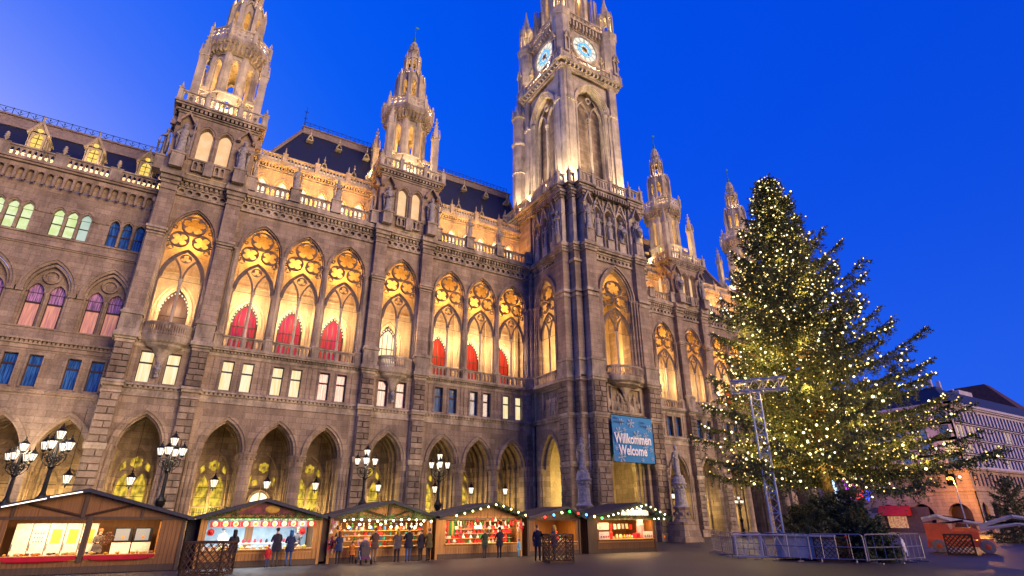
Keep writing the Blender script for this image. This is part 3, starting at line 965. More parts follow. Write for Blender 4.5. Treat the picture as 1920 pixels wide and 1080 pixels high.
# ---- roofs behind the second rail ----
def roof(x0, x1, hipl, hipr):
    """steep slate roof; x0..x1 along the eaves"""
    r = part('roof', HALL)
    b = MB()
    y0, yr, z0, zr = 53.1, 57.0, 35.4, 43.9
    xl, xr_ = x0 + hipl, x1 - hipr
    b.q((x0, -y0, z0), (x1, -y0, z0), (xr_, -yr, zr), (xl, -yr, zr))
    b.q((x0, -y0, z0), (xl, -yr, zr), (x0, -2 * yr + y0, z0)); b.q((x1, -y0, z0), (xr_, -yr, zr), (x1, -2 * yr + y0, z0))
    b.q((x0, -2 * yr + y0, z0), (x1, -2 * yr + y0, z0), (xr_, -yr, zr), (xl, -yr, zr))
    b.obj('slates', M_slate, r)
    b = MB()
    b.box(xl - .2, xr_ + .2, -yr - .5, -yr + .45, zr - .75, zr + .05)
    b.box(xl - .3, xr_ + .3, -yr - .6, -yr + .6, zr + .05, zr + .15)
    b.tube([(xl, -yr + .1, zr), (x0, -y0 + .15, z0)], .18, 5); b.tube([(xr_, -yr + .1, zr), (x1, -y0 + .15, z0)], .18, 5)
    b.obj('ridge_band', M_lead, r)
    cresting(xl, xr_, yr, zr + .15, r, 1.0)
    for k in range(int((xr_ - xl) / 3.25) + 1):      # little triangular vents
        for (xx, f) in ((xl + .6 + 3.25 * k, .8), (xl + 2.2 + 3.25 * k, .28)):
            if xx > xr_ - .3: continue
            z = z0 + (zr - z0) * f - .6; y = y0 + (yr - y0) * f
            v = MB(Fr(xx, y, z))
            v.aring(0, 0, .22, .55, .09, 0, .9, 3)
            v.q((-.28, .5, 0), (0, .5, .6), (.28, .5, 0))
            v.box(-.36, .36, -.1, .95, -.08, 0)
            v.lathe(0, .85, [(.07, .6), (.05, .95), (.13, 1.02), (.04, 1.12), (.02, 1.5)], 5)
            for s_ in (-1, 1):
                for q_ in (.25, .6): v.ball((s_ * (.3 - .25 * q_), .9, q_ * .8), .07, 3)
            v.obj('roof_vent', M_pale, r)
    return r
def cresting(x0, x1, y, z, par, h, n=None):
    b = MB(Fr(0, y, z))
    n = n or max(2, round((x1 - x0) / 1.05)); s_ = (x1 - x0) / n
    b.box(x0, x1, -.02, .02, h - .04, h); b.box(x0, x1, -.02, .02, .06, .1)
    for k in range(n + 1):
        b.box(x0 + s_ * k - .02, x0 + s_ * k + .02, -.02, .02, 0, h + .05)
        if k < n:
            u = x0 + s_ * (k + .5)
            b.box(u - .015, u + .015, -.015, .015, .1, h * .72)
            b.ball((u, 0, h * .78), .07, 4)
            for q_ in (-1, 1):
                b.tube([(u, 0, h * .35), (u + q_ * .13, 0, h * .55), (u + q_ * .17, 0, h * .68)], .02, 4)
                b.tube([(u, 0, h * .12), (u + q_ * .2, 0, h * .3), (u + q_ * .27, 0, h * .12)], .02, 4)
                b.tube([(u, 0, h * .35), (u + q_ * s_ * .5, 0, h - .02)], .012, 3)
    b.obj('roof_cresting', M_rail, par)
r_ = roof(2.2, 34.0, 4.2, .1)
b = MB(Fr(6.3, 57, 44)); b.tube([(0, 0, 0), (0, 0, 3.2)], [.06, .02], 5)
for z in (1.6, 2.5):
    for k in range(4): b.tube([(0, 0, z - .2), (.22 * cos(k * pi / 2), .22 * sin(k * pi / 2), z)], .03, 4)
b.obj('ridge_rod', M_rail, r_)
roof(43.4, 75.5, .1, 4.2)

# ---- side turrets ----
LIGHTS = []
def turret_meshes():
    P_ = {}
    def face(k, nf, x=0, y=0):
        f_ = Fr(x, y, 0, 2 * pi * k / nf); e_ = .005 * (k % 2)
        s_ = 1 - .0016 * (k % 2)
        return lambda u, v, z: f_(u * s_, v + e_, z)
    b = MB()
    for k in range(4):
        b.F = face(k, 4)
        v = 3.3
        for s_ in (-1, 1):
            u0, u1 = (-1.7, 0) if s_ < 0 else (0, 1.7)
            b.cell(u0, u1, 29.93, 36.0, s_ * .78, 31.6, 34.25, .52, 35.0, v, .5, 6)
            b.aring(s_ * .78, 34.25, .52, 35.0, .16, v, v + .08, 6)
            b.aring(s_ * .78, 34.25, .68, 35.16, .08, v, v + .16, 6)
            b.box(s_ * 1.5 - .12, s_ * 1.5 + .12, v, v + .14, 31.4, 34.3)
            b.box(s_ * 1.7, s_ * 3.3, v - .3, v, 29.93, 36.0) if s_ > 0 else b.box(-3.3, -1.7, v - .3, v, 29.93, 36.0)
            # gablet over the corner statue
            g = s_ * 2.45
            b.ext([(g - .78, 34.75), (g, 36.05), (g + .78, 34.75), (g + .62, 34.75), (g, 35.75), (g - .62, 34.75)], v, v + .42)
            b.box(g - .8, g - .5, v, v + .45, 34.55, 34.78); b.box(g + .5, g + .8, v, v + .45, 34.55, 34.78)
        b.lathe(0, v + .02, [(.2, 31.3), (.13, 31.6), (.13, 34.0), (.22, 34.2), (.22, 34.35)], 8)
        b.box(-1.7, 1.7, v, v + .12, 31.35, 31.5)
    P_['body'] = b.mesh('body', M_wall)
    b = MB()
    for k in range(4):
        b.F = face(k, 4)
        for s_ in (-1, 1):
            balusters(b, s_ * .85 - .45, s_ * .85 + .45, 30.2, 31.35, 3.5, 2)
            b.box(s_ * 2.45 - .5, s_ * 2.45 + .5, 3.3, 4.15, 29.93, 31.2); b.box(s_ * 2.45 - .57, s_ * 2.45 + .57, 3.3, 4.22, 31.2, 31.35)
        b.box(-.35, .35, 3.3, 3.75, 29.93, 31.3)
    P_['sill_balustrade'] = b.mesh('sill_balustrade', M_trim)
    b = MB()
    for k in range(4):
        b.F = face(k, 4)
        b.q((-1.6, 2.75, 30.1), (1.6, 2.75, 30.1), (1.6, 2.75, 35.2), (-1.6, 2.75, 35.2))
    P_['interior_glow'] = b.mesh('interior_glow', glow('interior_glow', (.98, .55, .24), .95, (1.0, .66, .36), (.7, .7, .7)) if 'interior_glow' not in MATS else MATS['interior_glow'])  # glowing sheet stands in for the lit room wall behind the windows
    b = MB()
    b.box(-3.4, 3.4, -3.4, 3.4, 35.9, 36.1)
    for k in range(4):
        b.F = face(k, 4)
        n = 18
        for j in range(n):
            u = -3.3 + 6.6 * (j + .5) / n
            b.box(u - .09, u + .09, 3.3, 3.5, 36.1, 36.25); b.box(u - .11, u + .11, 3.3, 3.66, 36.25, 36.55)
    b.F = F0
    b.box(-3.55, 3.55, -3.55, 3.55, 36.1, 36.2); b.box(-3.75, 3.75, -3.75, 3.75, 36.55, 36.75); b.box(-3.88, 3.88, -3.88, 3.88, 36.75, 36.95)
    P_['cornice'] = b.mesh('cornice', M_trim)
    b = MB()
    for k in range(4):
        b.F = face(k, 4)
        balusters(b, -3.4, -1.55, 36.95, 38.1, 3.6, 4); balusters(b, -1.2, 1.2, 36.95, 38.1, 3.6, 6); balusters(b, 1.55, 3.4, 36.95, 38.1, 3.6, 4)
        posts(b, (-3.6, -1.38, 1.38), 36.95, 38.15, 3.6, .18, .35)
    P_['balustrade'] = b.mesh('balustrade', M_pale)
    # octagonal lantern
    b = MB(); ap = 2.05; hw = ap * math.tan(pi / 8)
    for k in range(8):
        b.F = face(k, 8)
        b.cell(-hw, hw, 36.95, 40.3, 0, 38.5, 39.2, .38, 39.6, ap + .22, .3, 5)
        b.box(-hw * 1.08, hw * 1.08, ap, ap + .3, 40.2, 40.36)
        b.cell(-hw, hw, 40.3, 45.4, 0, 40.7, 44.05, .30, 44.6, ap - .05, .45, 5)
        b.aring(0, 44.05, .34, 44.66, .16, ap - .1, ap + .06, 6); b.aring(0, 44.05, .5, 44.86, .07, ap - .1, ap + .14, 6)
    b.F = F0
    for k in range(8):
        t = pi / 8 + k * pi / 4; r = ap / cos(pi / 8)
        b.lathe((r - .22) * cos(t), (r - .22) * sin(t), [(.5, 40.3), (.43, 40.6), (.41, 43.9), (.46, 44.05), (.34, 45.4)], 8)
    P_['lantern'] = b.mesh('lantern', M_pale)
    b = MB()
    b.lathe(0, 0, [(2.3, 45.3), (2.4, 45.6), (2.95, 46.4), (3.1, 46.6), (3.1, 46.95), (2.9, 47.0), (1.6, 47.05)], 8, pi / 8)
    for k in range(8):
        b.F = face(k, 8)
        for j in range(5):
            u = -1.1 + .44 * j + .22 * 0
            b.box(u - .08, u + .08, 2.1, 2.62, 45.5, 46.2); b.box(u - .1, u + .1, 2.1, 2.85, 46.2, 46.45)
    P_['gallery'] = b.mesh('gallery', M_trim)
    b = MB(); ap2 = 2.8; h2 = ap2 * math.tan(pi / 8)
    for k in range(8):
        b.F = face(k, 8)
        n = 4; s_ = (2 * h2 - .3) / n
        for j in range(n):
            for i in range(2): b.hole(-h2 + .15 + s_ * j, -h2 + .15 + s_ * (j + 1), 47.05 + .5 * i + .1, 47.05 + .5 * (i + 1) + .1, .17, ap2, .1, 8)
        b.box(-h2, h2, ap2 - .12, ap2 + .06, 48.15, 48.3); b.box(-h2, h2, ap2 - .12, ap2 + .04, 46.95, 47.15)
        b.box(h2 - .17, h2 + .17, ap2 - .2, ap2 + .12, 46.95, 48.5)
        b.lathe(h2, ap2 - .05, [(.16, 48.5), (.06, 48.7), (.14, 48.85), (.03, 49.3)], 6)
    P_['parapet'] = b.mesh('parapet', M_pale)
    b = MB(); ap = 1.45; hw = ap * math.tan(pi / 8)
    for k in range(8):
        b.F = face(k, 8)
        b.box(-hw * 1.15, hw * 1.15, ap - .1, ap + .25, 47.05, 49.15)
        b.cell(-hw, hw, 49.15, 53.2, 0, 49.4, 51.5, .24, 52.1, ap, .3, 5)
        b.aring(0, 51.5, .27, 52.14, .09, ap, ap + .08, 5)
        b.ext([(-hw, 52.5), (0, 53.7), (hw, 52.5), (hw - .12, 52.5), (0, 53.45), (-hw + .12, 52.5)], ap - .1, ap + .2)
        b.F = Fr(0, 0, 0, pi / 8 + k * pi / 4)
        r = ap / cos(pi / 8)
        b.box(-.2, .2, r - .15, r + .32, 49.15, 52.6); b.frus(0, r + .08, .2, .22, 52.6, .02, .02, 53.9)
        for z in (52.9, 53.3): b.ball((0, r + .3 - (z - 52.6) * .15, z), .08, 3)
    b.F = F0
    b.lathe(0, 0, [(1.7, 49.0), (1.7, 49.2), (1.45, 49.25)], 8, pi / 8)
    b.lathe(0, 0, [(1.5, 53.1), (1.2, 53.4), (.6, 53.6)], 8, pi / 8)
    P_['upper_lantern'] = b.mesh('upper_lantern', M_pale)
    b = MB(); ap = .88; hw = ap * math.tan(pi / 8)
    for k in range(8):
        b.F = face(k, 8)
        b.cell(-hw, hw, 53.3, 56.7, 0, 53.9, 55.5, .19, 56.0, ap, .2, 4, sill=True)
        b.ext([(-hw, 56.1), (0, 57.0), (hw, 56.1)], ap, ap + .12)
        b.F = Fr(0, 0, 0, pi / 8 + k * pi / 4)
        b.box(-.09, .09, ap - .02, ap + .22, 53.4, 56.5); b.frus(0, ap + .12, .1, .1, 56.5, .02, .02, 57.2)
    b.F = F0
    b.lathe(0, 0, [(.95, 56.6), (.7, 56.9), (.42, 57.3), (.5, 57.5), (.72, 57.75), (.62, 58.0), (.66, 58.3), (.55, 58.7), (.42, 59.0), (.46, 59.1), (.3, 59.4), (.1, 59.5)], 10)
    for k in range(10):
        t = 2 * pi * k / 10
        b.ball((.74 * cos(t), .74 * sin(t), 57.8), .1, 3); b.ball((.6 * cos(t), .6 * sin(t), 58.6), .08, 3)
    P_['spire'] = b.mesh('spire', M_pale)
    b = MB()
    b.lathe(0, 0, [(.3, 59.4), (.2, 59.6), (.14, 60.1), (.2, 60.2), (.07, 60.4), (.04, 61.6), (.1, 61.65), (.02, 61.8), (.015, 62.6)], 6)
    b.box(0, .45, -.01, .01, 62.1, 62.4)
    P_['finial'] = b.mesh('finial', M_copper)
    for i in (-1, 1):
        for j in (-1, 1):
            b = MB()
            x, y = i * 2.72, j * 2.72
            b.box(x - .42, x + .42, y - .42, y + .42, 36.95, 37.4)
            b.box(x - .34, x + .34, y - .34, y + .34, 37.4, 43.2)
            b.box(x * .62 - .1, x - .2 * i, y * .74 - .1, y * .74 + .1, 40.0, 40.4)
            for k in range(4):
                b.F = Fr(x, -y, 0, k * pi / 2) if False else F0
            b.box(x - .42, x + .42, y - .42, y + .42, 43.2, 43.35)
            b.frus(x, y, .3, .3, 43.35, .03, .03, 46.2)
            for a_ in (-1, 1):
                for c_ in (-1, 1): b.frus(x + a_ * .34, y + c_ * .34, .1, .1, 43.3, .01, .01, 44.6)
            for z in (43.9, 44.5, 45.1, 45.7):
                w = .3 * (46.2 - z) / 2.85 + .08
                for k in range(4): b.ball((x + w * cos(k * pi / 2 + pi / 4) * 1.3, y + w * sin(k * pi / 2 + pi / 4) * 1.3, z), .09, 3)
            b.ball((x, y, 46.3), .1, 4)
            P_['pinnacle.%d%d' % (i, j)] = b.mesh('pinnacle', M_pale)
    return P_
TM = turret_meshes()
for i, c in enumerate(PAV):
    t = part('turret', HALL, (c, 52.7, 0))
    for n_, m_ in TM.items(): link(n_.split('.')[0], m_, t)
    x, y = c, 52.7
    # floodlights standing behind the rails, and the lamps inside the lanterns
    k_ = 1.0
    for (dx, dy) in ((0, -3.05), (-3.05, 0), (3.05, 0)):
        ln, wd = (4.6, .25) if dy else (.25, 4.6)
        lamp('AREA', 'floodlight', (x + dx, y + dy, 37.05), 150 * k_, WARM, ln, wd, (-dx * .12, -dy * .12, 1), 150)
    for z, p, dd in ((42.0, 300, 0), (50.8, 90, 0), (55, 30, 0)):
        lamp('POINT', 'lantern_lamp', (x, y, z), p, AMB, .3)
    for a_ in (-1, 1):
        for q_ in (-1, 1):
            if q_ > 0 and a_ > 0: continue
            lamp('POINT', 'gallery_lamp', (x + a_ * 1.75, y + q_ * 1.75, 47.35), 55, WARM, .12)
    lamp('POINT', 'spire_lamp', (x - .9, y - .9, 53.6), 22, WARM, .1)
    lamp('POINT', 'spire_lamp', (x + .9, y - .9, 53.6), 22, WARM, .1)
# ---- left wing ----
WY = 51.5
FW = Fr(0, WY, 0, 0)
WB = [-10.1 - 3.72 * k for k in range(-1, 4)]
b = MB()
b.cell(-1.86, 1.86, 6.0, 10.3, 0, 6.0, 6.0, 1.5, 8.7, 0, .9, 8, sill=False)
b.aring(0, 6.0, 1.5, 8.7, .22, 0, .06, 8); b.aring(0, 6.0, *offs2(1.5, 8.7, 6.0, .22), .2, 0, .16, 8)
b.box(-1.86, -1.5, -.9, 0, 0, 6); b.box(1.5, 1.86, -.9, 0, 0, 6)
b.box(-1.95, -1.45, -.8, .12, 5.5, 6.0); b.box(1.45, 1.95, -.8, .12, 5.5, 6.0)
me_wg = b.mesh('arcade_arch', M_wall)
b = MB()
for s_ in (-1, 1):
    u0, u1 = (-1.86, 0) if s_ < 0 else (0, 1.86)
    b.cell(u0, u1, 10.6, 13.5, s_ * .72, 10.8, 13.1, .42, 13.1, 0, .35)
    b.box(s_ * .72 - .56, s_ * .72 - .42, 0, .1, 10.7, 13.24); b.box(s_ * .72 + .42, s_ * .72 + .56, 0, .1, 10.7, 13.24); b.box(s_ * .72 - .42, s_ * .72 + .42, 0, .1, 13.1, 13.24)
b.box(-1.86, 1.86, 0, .12, 10.3, 10.6); b.box(-1.86, 1.86, 0, .2, 10.5, 10.62)
for k in range(10): b.box(-1.86 + .372 * k + .06, -1.86 + .372 * k + .3, 0, .16, 10.35, 10.5)
me_wm = b.mesh('mezzanine_wall', M_wall)
b = MB()
b.box(-1.86, 1.86, 0, .1, 13.5, 13.8); b.box(-1.86, 1.86, 0, .2, 13.8, 13.9)
for k in range(14): b.box(-1.86 + .2657 * k + .05, -1.86 + .2657 * k + .21, 0, .2, 13.9, 14.12)
b.box(-1.86, 1.86, -.3, .01, 13.45, 15.1)
b.box(-1.86, 1.86, 0, .35, 14.1, 14.25); b.box(-1.86, 1.86, 0, .12, 14.25, 15.0); b.box(-1.86, 1.86, 0, .2, 15.0, 15.12)
b.box(-1.86, -1.5, 0, .14, 14.3, 14.95); b.box(1.5, 1.86, 0, .14, 14.3, 14.95)
b.cell(-1.86, 1.86, 15.0, 21.7, 0, 15.12, 18.1, 1.42, 20.4, 0, .45, 8)
b.aring(0, 18.1, 1.42, 20.4, .2, 0, .05, 9); b.aring(0, 18.1, *offs2(1.42, 20.4, 18.1, .2), .16, 0, .14, 9)
b.aring(0, 18.1, 1.25, 20.1, .17, -.25, -.1, 9, leg=15.12)
b.box(-1.9, -1.36, 0, .16, 17.75, 18.1); b.box(1.36, 1.9, 0, .16, 17.75, 18.1)
for s_ in (-1, 1):
    b.cell(min(0, s_ * 1.42), max(0, s_ * 1.42), 15.12, 19.0, s_ * .66, 15.2, 17.9, .48, 18.65, -.4, .2, 6)
    b.aring(s_ * .66, 17.9, .48, 18.65, .13, -.4, -.22, 6)
b.q(*[(a, -.4, c) for a, c in [(-1.3, 19.0)] + arc(0, 18.1, 1.3, 20.25, 8)[3:-3] + [(1.3, 19.0)]])
b.ring(0, 19.25, .42, .56, -.4, -.2, 16); b.ball((0, -.42, 19.2), .33, 6, 1, .4, 1.1)
b.lathe(0, -.3, [(.16, 15.15), (.09, 15.4), (.08, 17.5), (.16, 17.85), (.16, 17.95)], 8)
b.box(-1.86, 1.86, 0, .08, 21.5, 21.62); b.box(-1.86, 1.86, 0, .14, 21.62, 21.8)
me_wp = b.mesh('window_bay', M_wall)
b = MB()
W3 = 1.86 * 2
b.box(-1.86, 1.86, 0, .1, 22.4, 22.55)
for k, uc in enumerate((-.88, 0, .88)):
    u0, u1 = ((-1.86, -.44), (-.44, .44), (.44, 1.86))[k]
    b.cell(u0, u1, 21.8, 26.7, uc, 22.6, 24.4, .34, 24.95, 0, .35, 5)
    b.aring(uc, 24.4, .34, 24.95, .12, 0, .06, 6); b.aring(uc, 24.4, *offs2(.34, 24.95, 24.4, .12), .1, 0, .13, 6)
for u in (-.44, .44): b.lathe(u, .02, [(.13, 22.6), (.08, 22.75), (.08, 24.1), (.14, 24.35), (.14, 24.45)], 6)
b.box(-1.86, -1.5, 0, .06, 24.35, 24.45); b.box(1.5, 1.86, 0, .06, 24.35, 24.45)
n = 6; s_ = W3 / n
for k in range(n):
    u = -1.86 + s_ * k
    b.cell(u, u + s_, 26.7, 28.05, u + s_ / 2, 26.75, 27.4, s_ * .34, 27.65, .32, .3, 4, sill=False)
    b.box(u - .08, u + .08, .3, .42, 26.55, 27.7)
b.q((-1.86, .02, 26.7), (1.86, .02, 26.7), (1.86, .02, 28.0), (-1.86, .02, 28.0))
b.box(-1.86, 1.86, -.3, .5, 28.05, 28.25); b.box(-1.86, 1.86, -.3, .62, 28.25, 28.42)
me_wt = b.mesh('upper_storey', M_wall)
b = MB(); balusters(b, -1.45, 1.45, 28.42, 29.45, .4, 8)
b.box(-1.86, -1.45, .2, .6, 28.42, 29.45); b.box(1.45, 1.86, .2, .6, 28.42, 29.45)
b.box(-1.86, -1.4, .15, .65, 29.45, 29.52); b.box(1.4, 1.86, .15, .65, 29.45, 29.52)
me_wr = b.mesh('balustrade', M_trim)
b = MB(); b.lathe(0, 0, [(.12, 0), (.08, .1), (.05, .2), (.2, .4), (.1, .5), (.18, .62), (.08, .72), (.14, .8), (.02, .95)], 6); me_fin = b.mesh('finial', M_pale)
def trio(uc, mats):
    w = part('triple_window', HALL, FW(uc, -.25, 0))
    for k, m_ in zip((-.88, 0, .88), mats):
        h = MB(); h.q(*([(k - .34, 0, 22.6)] + arc(k, 24.4, .34, 24.95, 5) + [(k + .34, 0, 22.6)])); h.obj('pane', m_, w)
        h = MB(); h.box(k - .34, k + .34, .02, .07, 23.6, 23.68); h.box(k - .34, k + .34, .02, .05, 24.38, 24.41)
        h.box(k - .34, k - .3, .02, .06, 22.6, 24.4); h.box(k + .3, k + .34, .02, .06, 22.6, 24.4); h.obj('frame', M_frame, w)
for k, uc in enumerate(WB):
    for me, n_ in ((me_wg, 'arcade_arch'), (me_wm, 'mezzanine_wall'), (me_wp, 'window_bay'), (me_wt, 'upper_storey'), (me_wr, 'balustrade')):
        place(me, n_, uc, 0, 0, base=FW)
    place(me_fin, 'finial', uc + 1.86, .4, 29.5, base=FW)
    place(me_vault, 'vault', uc, .05, -.75, base=FW)
    if True:
        w_ = part('arcade_window', HALL, FW(uc, -4.35, 0))
        for n_, m_ in zip(('surround', 'pane', 'grille'), GW['lancets']): link(n_, m_, w_)
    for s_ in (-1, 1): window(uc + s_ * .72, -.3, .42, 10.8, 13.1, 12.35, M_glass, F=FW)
    w = part('paired_window', HALL, FW(uc, -.5, 0))
    for s_ in (-1, 1):
        h = MB(); q_ = s_ * .66
        h.q((q_ - .48, 0, 15.2), (q_ + .48, 0, 15.2), (q_ + .48, 0, 17.1), (q_ - .48, 0, 17.1)); h.obj('pane', M_pinkc, w)
        h = MB(); h.q(*([(q_ - .48, 0, 17.1)] + arc(q_, 17.9, .48, 18.65, 5) + [(q_ + .48, 0, 17.1)])); h.obj('pane', M_lilac, w)
        h = MB(); h.box(q_ - .48, q_ + .48, .02, .08, 17.04, 17.18); h.box(q_ - .48, q_ - .42, .02, .08, 15.2, 18); h.box(q_ + .42, q_ + .48, .02, .08, 15.2, 18)
        h.box(q_ - .48, q_ + .48, .02, .05, 17.88, 17.91); h.obj('frame', M_frame, w)
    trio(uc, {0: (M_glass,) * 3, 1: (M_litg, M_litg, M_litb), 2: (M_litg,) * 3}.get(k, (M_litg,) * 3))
wx0, wx1 = WB[-1] - 1.86, WB[0] + 1.86
for uc in WB: lamp('POINT', 'arcade_fill', (uc, 54.4, 2.6), 30, (1, .66, .22), .25)  # fill lights added to brighten the dark wing arches
b = MB(FW); b.box(wx0, wx1, -6, -4.5, 0, 9.8); b.box(wx0, wx1, -4.5, -.9, 9.3, 9.6); b.box(wx1, -4.9, -1.2, 0, 0, 28.4)
b.box(wx0, wx1, -2.5, -.5, 28.0, 28.3); b.obj('wall', M_wall, HALL)
r = part('roof', HALL)
b = MB(); b.q((wx0, -53.3, 28.3), (-5, -53.3, 28.3), (-5, -57, 34.6), (wx0, -57, 34.6)); b.obj('slates', M_slate, r)
b = MB(); b.box(wx0, -5, -57.4, -56.6, 34.1, 35.1); b.box(wx0, -5, -57.5, -56.45, 35.1, 35.25); b.obj('ridge_band', M_lead, r)
cresting(wx0, -5, 57.0, 35.25, r, .9)
for xc in (-14.3 + 3.86, -14.3, -14.3 - 3.86, -6.6):
    d = part('dormer', HALL, (xc, 53.5, 30.3))
    b = MB(); b.cell(-.55, .55, 0, 1.6, 0, .1, 1.0, .36, 1.45, .9, .2, 4)
    b.ext([(-.8, 1.35), (0, 2.75), (.8, 1.35), (.6, 1.35), (0, 2.4), (-.6, 1.35)], -1.0, 1.05)
    b.ext([(-.55, 1.5), (0, 2.4), (.55, 1.5)], .75, .9); b.box(-.6, -.5, -1, .9, 0, 1.5); b.box(.5, .6, -1, .9, 0, 1.5)
    b.lathe(0, 1.0, [(.07, 2.7), (.05, 2.9), (.12, 3.0), (.02, 3.2)], 5)
    b.obj('gable', M_trim, d)
    b = MB(); b.q(*([(-.36, .72, .1)] + [(a, .72, c) for a, c in arc(0, 1.0, .36, 1.45, 4)] + [(.36, .72, .1)])); b.ring(0, 1.75, 0, .2, .88, .93, 8); b.obj('pane', M_lity, d)
    b = MB(); b.box(-.02, .02, .74, .78, .1, 1.4); b.box(-.36, .36, .74, .78, 1.0, 1.05); b.box(-.36, .36, .74, .78, .5, .53); b.obj('frame', M_frame, d)
b = MB(FW); b.box(wx0, -5.1, -1.4, -1.2, 28.3, 29.75); b.obj('parapet', M_pale, HALL)  # pale wall added behind the rail so floodlight glows through its openings
lamp('AREA', 'floodlight', (-14, 51.5, 28.5), 330, WARM, 19, .15, (0, .8, .6), 170)
# ---- the clock tower ----
CT = part('clock_tower', HALL, (0, 0, 0))
TX, TY = 38.7, 48.0
def side(k, half, cx=TX, cy=TY):
    """0 front, 1 left face, 2 right face, 3 back: frame with v=0 on the face"""
    a = (0, -pi / 2, pi / 2, pi)[k]
    f = Fr(cx, cy, 0, a)
    s_ = 1 - .0012 * (k in (1, 2))
    return lambda u, v, z: f(u * s_, v + half, z)
YT = 41.0
FT = Fr(TX, YT, 0, 0)                      # front of the base; u from the axis
XL = 32.45
FL = Fr(33.2, 46.6, 0, -pi / 2)            # left bay of the tower, recessed wall
FRt = Fr(44.2, 46.6, 0, pi / 2)
b = MB(FT)
b.cell(-2.85, 2.85, 0, 11.3, 0, 0, 6.4, 2.3, 10.2, -.6, 1.2, 8, sill=False)
for t in (0, .35, .7): b.aring(0, 6.4, 2.3 - t, 10.2 - t * 1.2, .3, -.6 - t * 1.2, -.45 - t * 1.2, 8, leg=0)
b.box(-2.85, 2.85, -.9, -.7, 11.3, 15.1)
b.obj('porch_wall', M_low, CT)
b = MB()
b.F = FL
b.cell(-3.2, 2.6, 0, 11.3, -.2, 0, 6.6, 1.7, 10.0, 0, 1.0, 8, sill=False)
for t in (0, .25): b.aring(-.2, 6.6, 1.7 - t, 10.0 - t, .25, -t * 2, .15 - t * 2, 8)
b.box(-3.2, 2.6, -.6, 0, 11.3, 11.7); b.box(-3.2, 2.6, -.6, -.4, 11.7, 15.1)
for s_ in (-1.9, 1.9):
    for q_ in (0, .3): b.lathe(-.2 + s_ + (q_ if s_ > 0 else -q_), .1 - q_, [(.2, 0), (.15, .6), (.15, 5.9), (.26, 6.5), (.28, 6.65)], 8)
b.F = FRt
b.box(-2.6, 3.2, -.5, 0, 0, 15.1)
b.F = F0
b.F = FL
b.box(-9, 3.4, -1.6, -1.5, 28, 37.4)
b.F = F0
b.box(33.0, 33.4, -56, -49.7, 0, 37); b.box(44.0, 44.4, -56, -47.5, 0, 37)
b.box(33, 44.4, -56, -55.5, 0, 37)
b.obj('side_wall', M_low, CT)
b = MB(); b.box(33.2, 44.2, -50, -49.5, 0, 15); b.box(33.5, 44, -50, -42, 11.0, 11.3); b.obj('porch_back', M_gold, CT)
# stepped corner piers: three edges on each front corner
STEPS = [((-4.4, -2.85), 0.0), ((-5.3, -4.4), -.85), ((-6.25, -5.3), -1.7)]
def pier(z0, z1, inset=0.0, fat=0.0, name='corner_pier', mat=M_wall, side_len=1.5):
    b = MB(FT)
    for s_ in (-1, 1):
        for (a, c), v in STEPS:
            u0, u1 = sorted((s_ * -a, s_ * -c)) if s_ > 0 else (a, c)
            if s_ > 0: u0, u1 = u0, u1
            lo = (-3.2, )[0]
            e_ = (v * .004 if fat else 0)
            b.box(u0 - fat + (0 if s_ > 0 else inset), u1 + fat - (inset if s_ > 0 else 0), lo, v - inset + fat, z0 + e_, z1 - e_)
    return b.islands(name, mat, CT)
pier(0, 15.12, mat=M_low)
pier(15.12, 29.6, .12)
pier(29.6, 36.2, .45, mat=M_pale)  # paler stone colour brightens the piers beside the niches
for z0, z1, f in ((6.5, 6.7, .08), (6.7, 6.95, .15), (11.0, 11.2, .1), (11.2, 11.45, .2), (14.6, 14.85, .15), (14.85, 15.12, .25), (15.12, 16.6, .1), (16.6, 16.85, .2), (23.6, 23.9, -.02), (24.1, 24.4, .1), (28.9, 29.2, .05), (29.2, 29.45, .15), (29.45, 29.7, .3), (29.7, 30.0, .1)):
    pier(z0, z1, 0, f, 'pier_moulding', M_trim)
for z0, z1, f in ((33.8, 33.95, -.35), (35.9, 36.2, -.25), (36.2, 36.5, -.1), (36.5, 36.8, .08)):
    pier(z0, z1, 0, f, 'pier_moulding', M_trim)
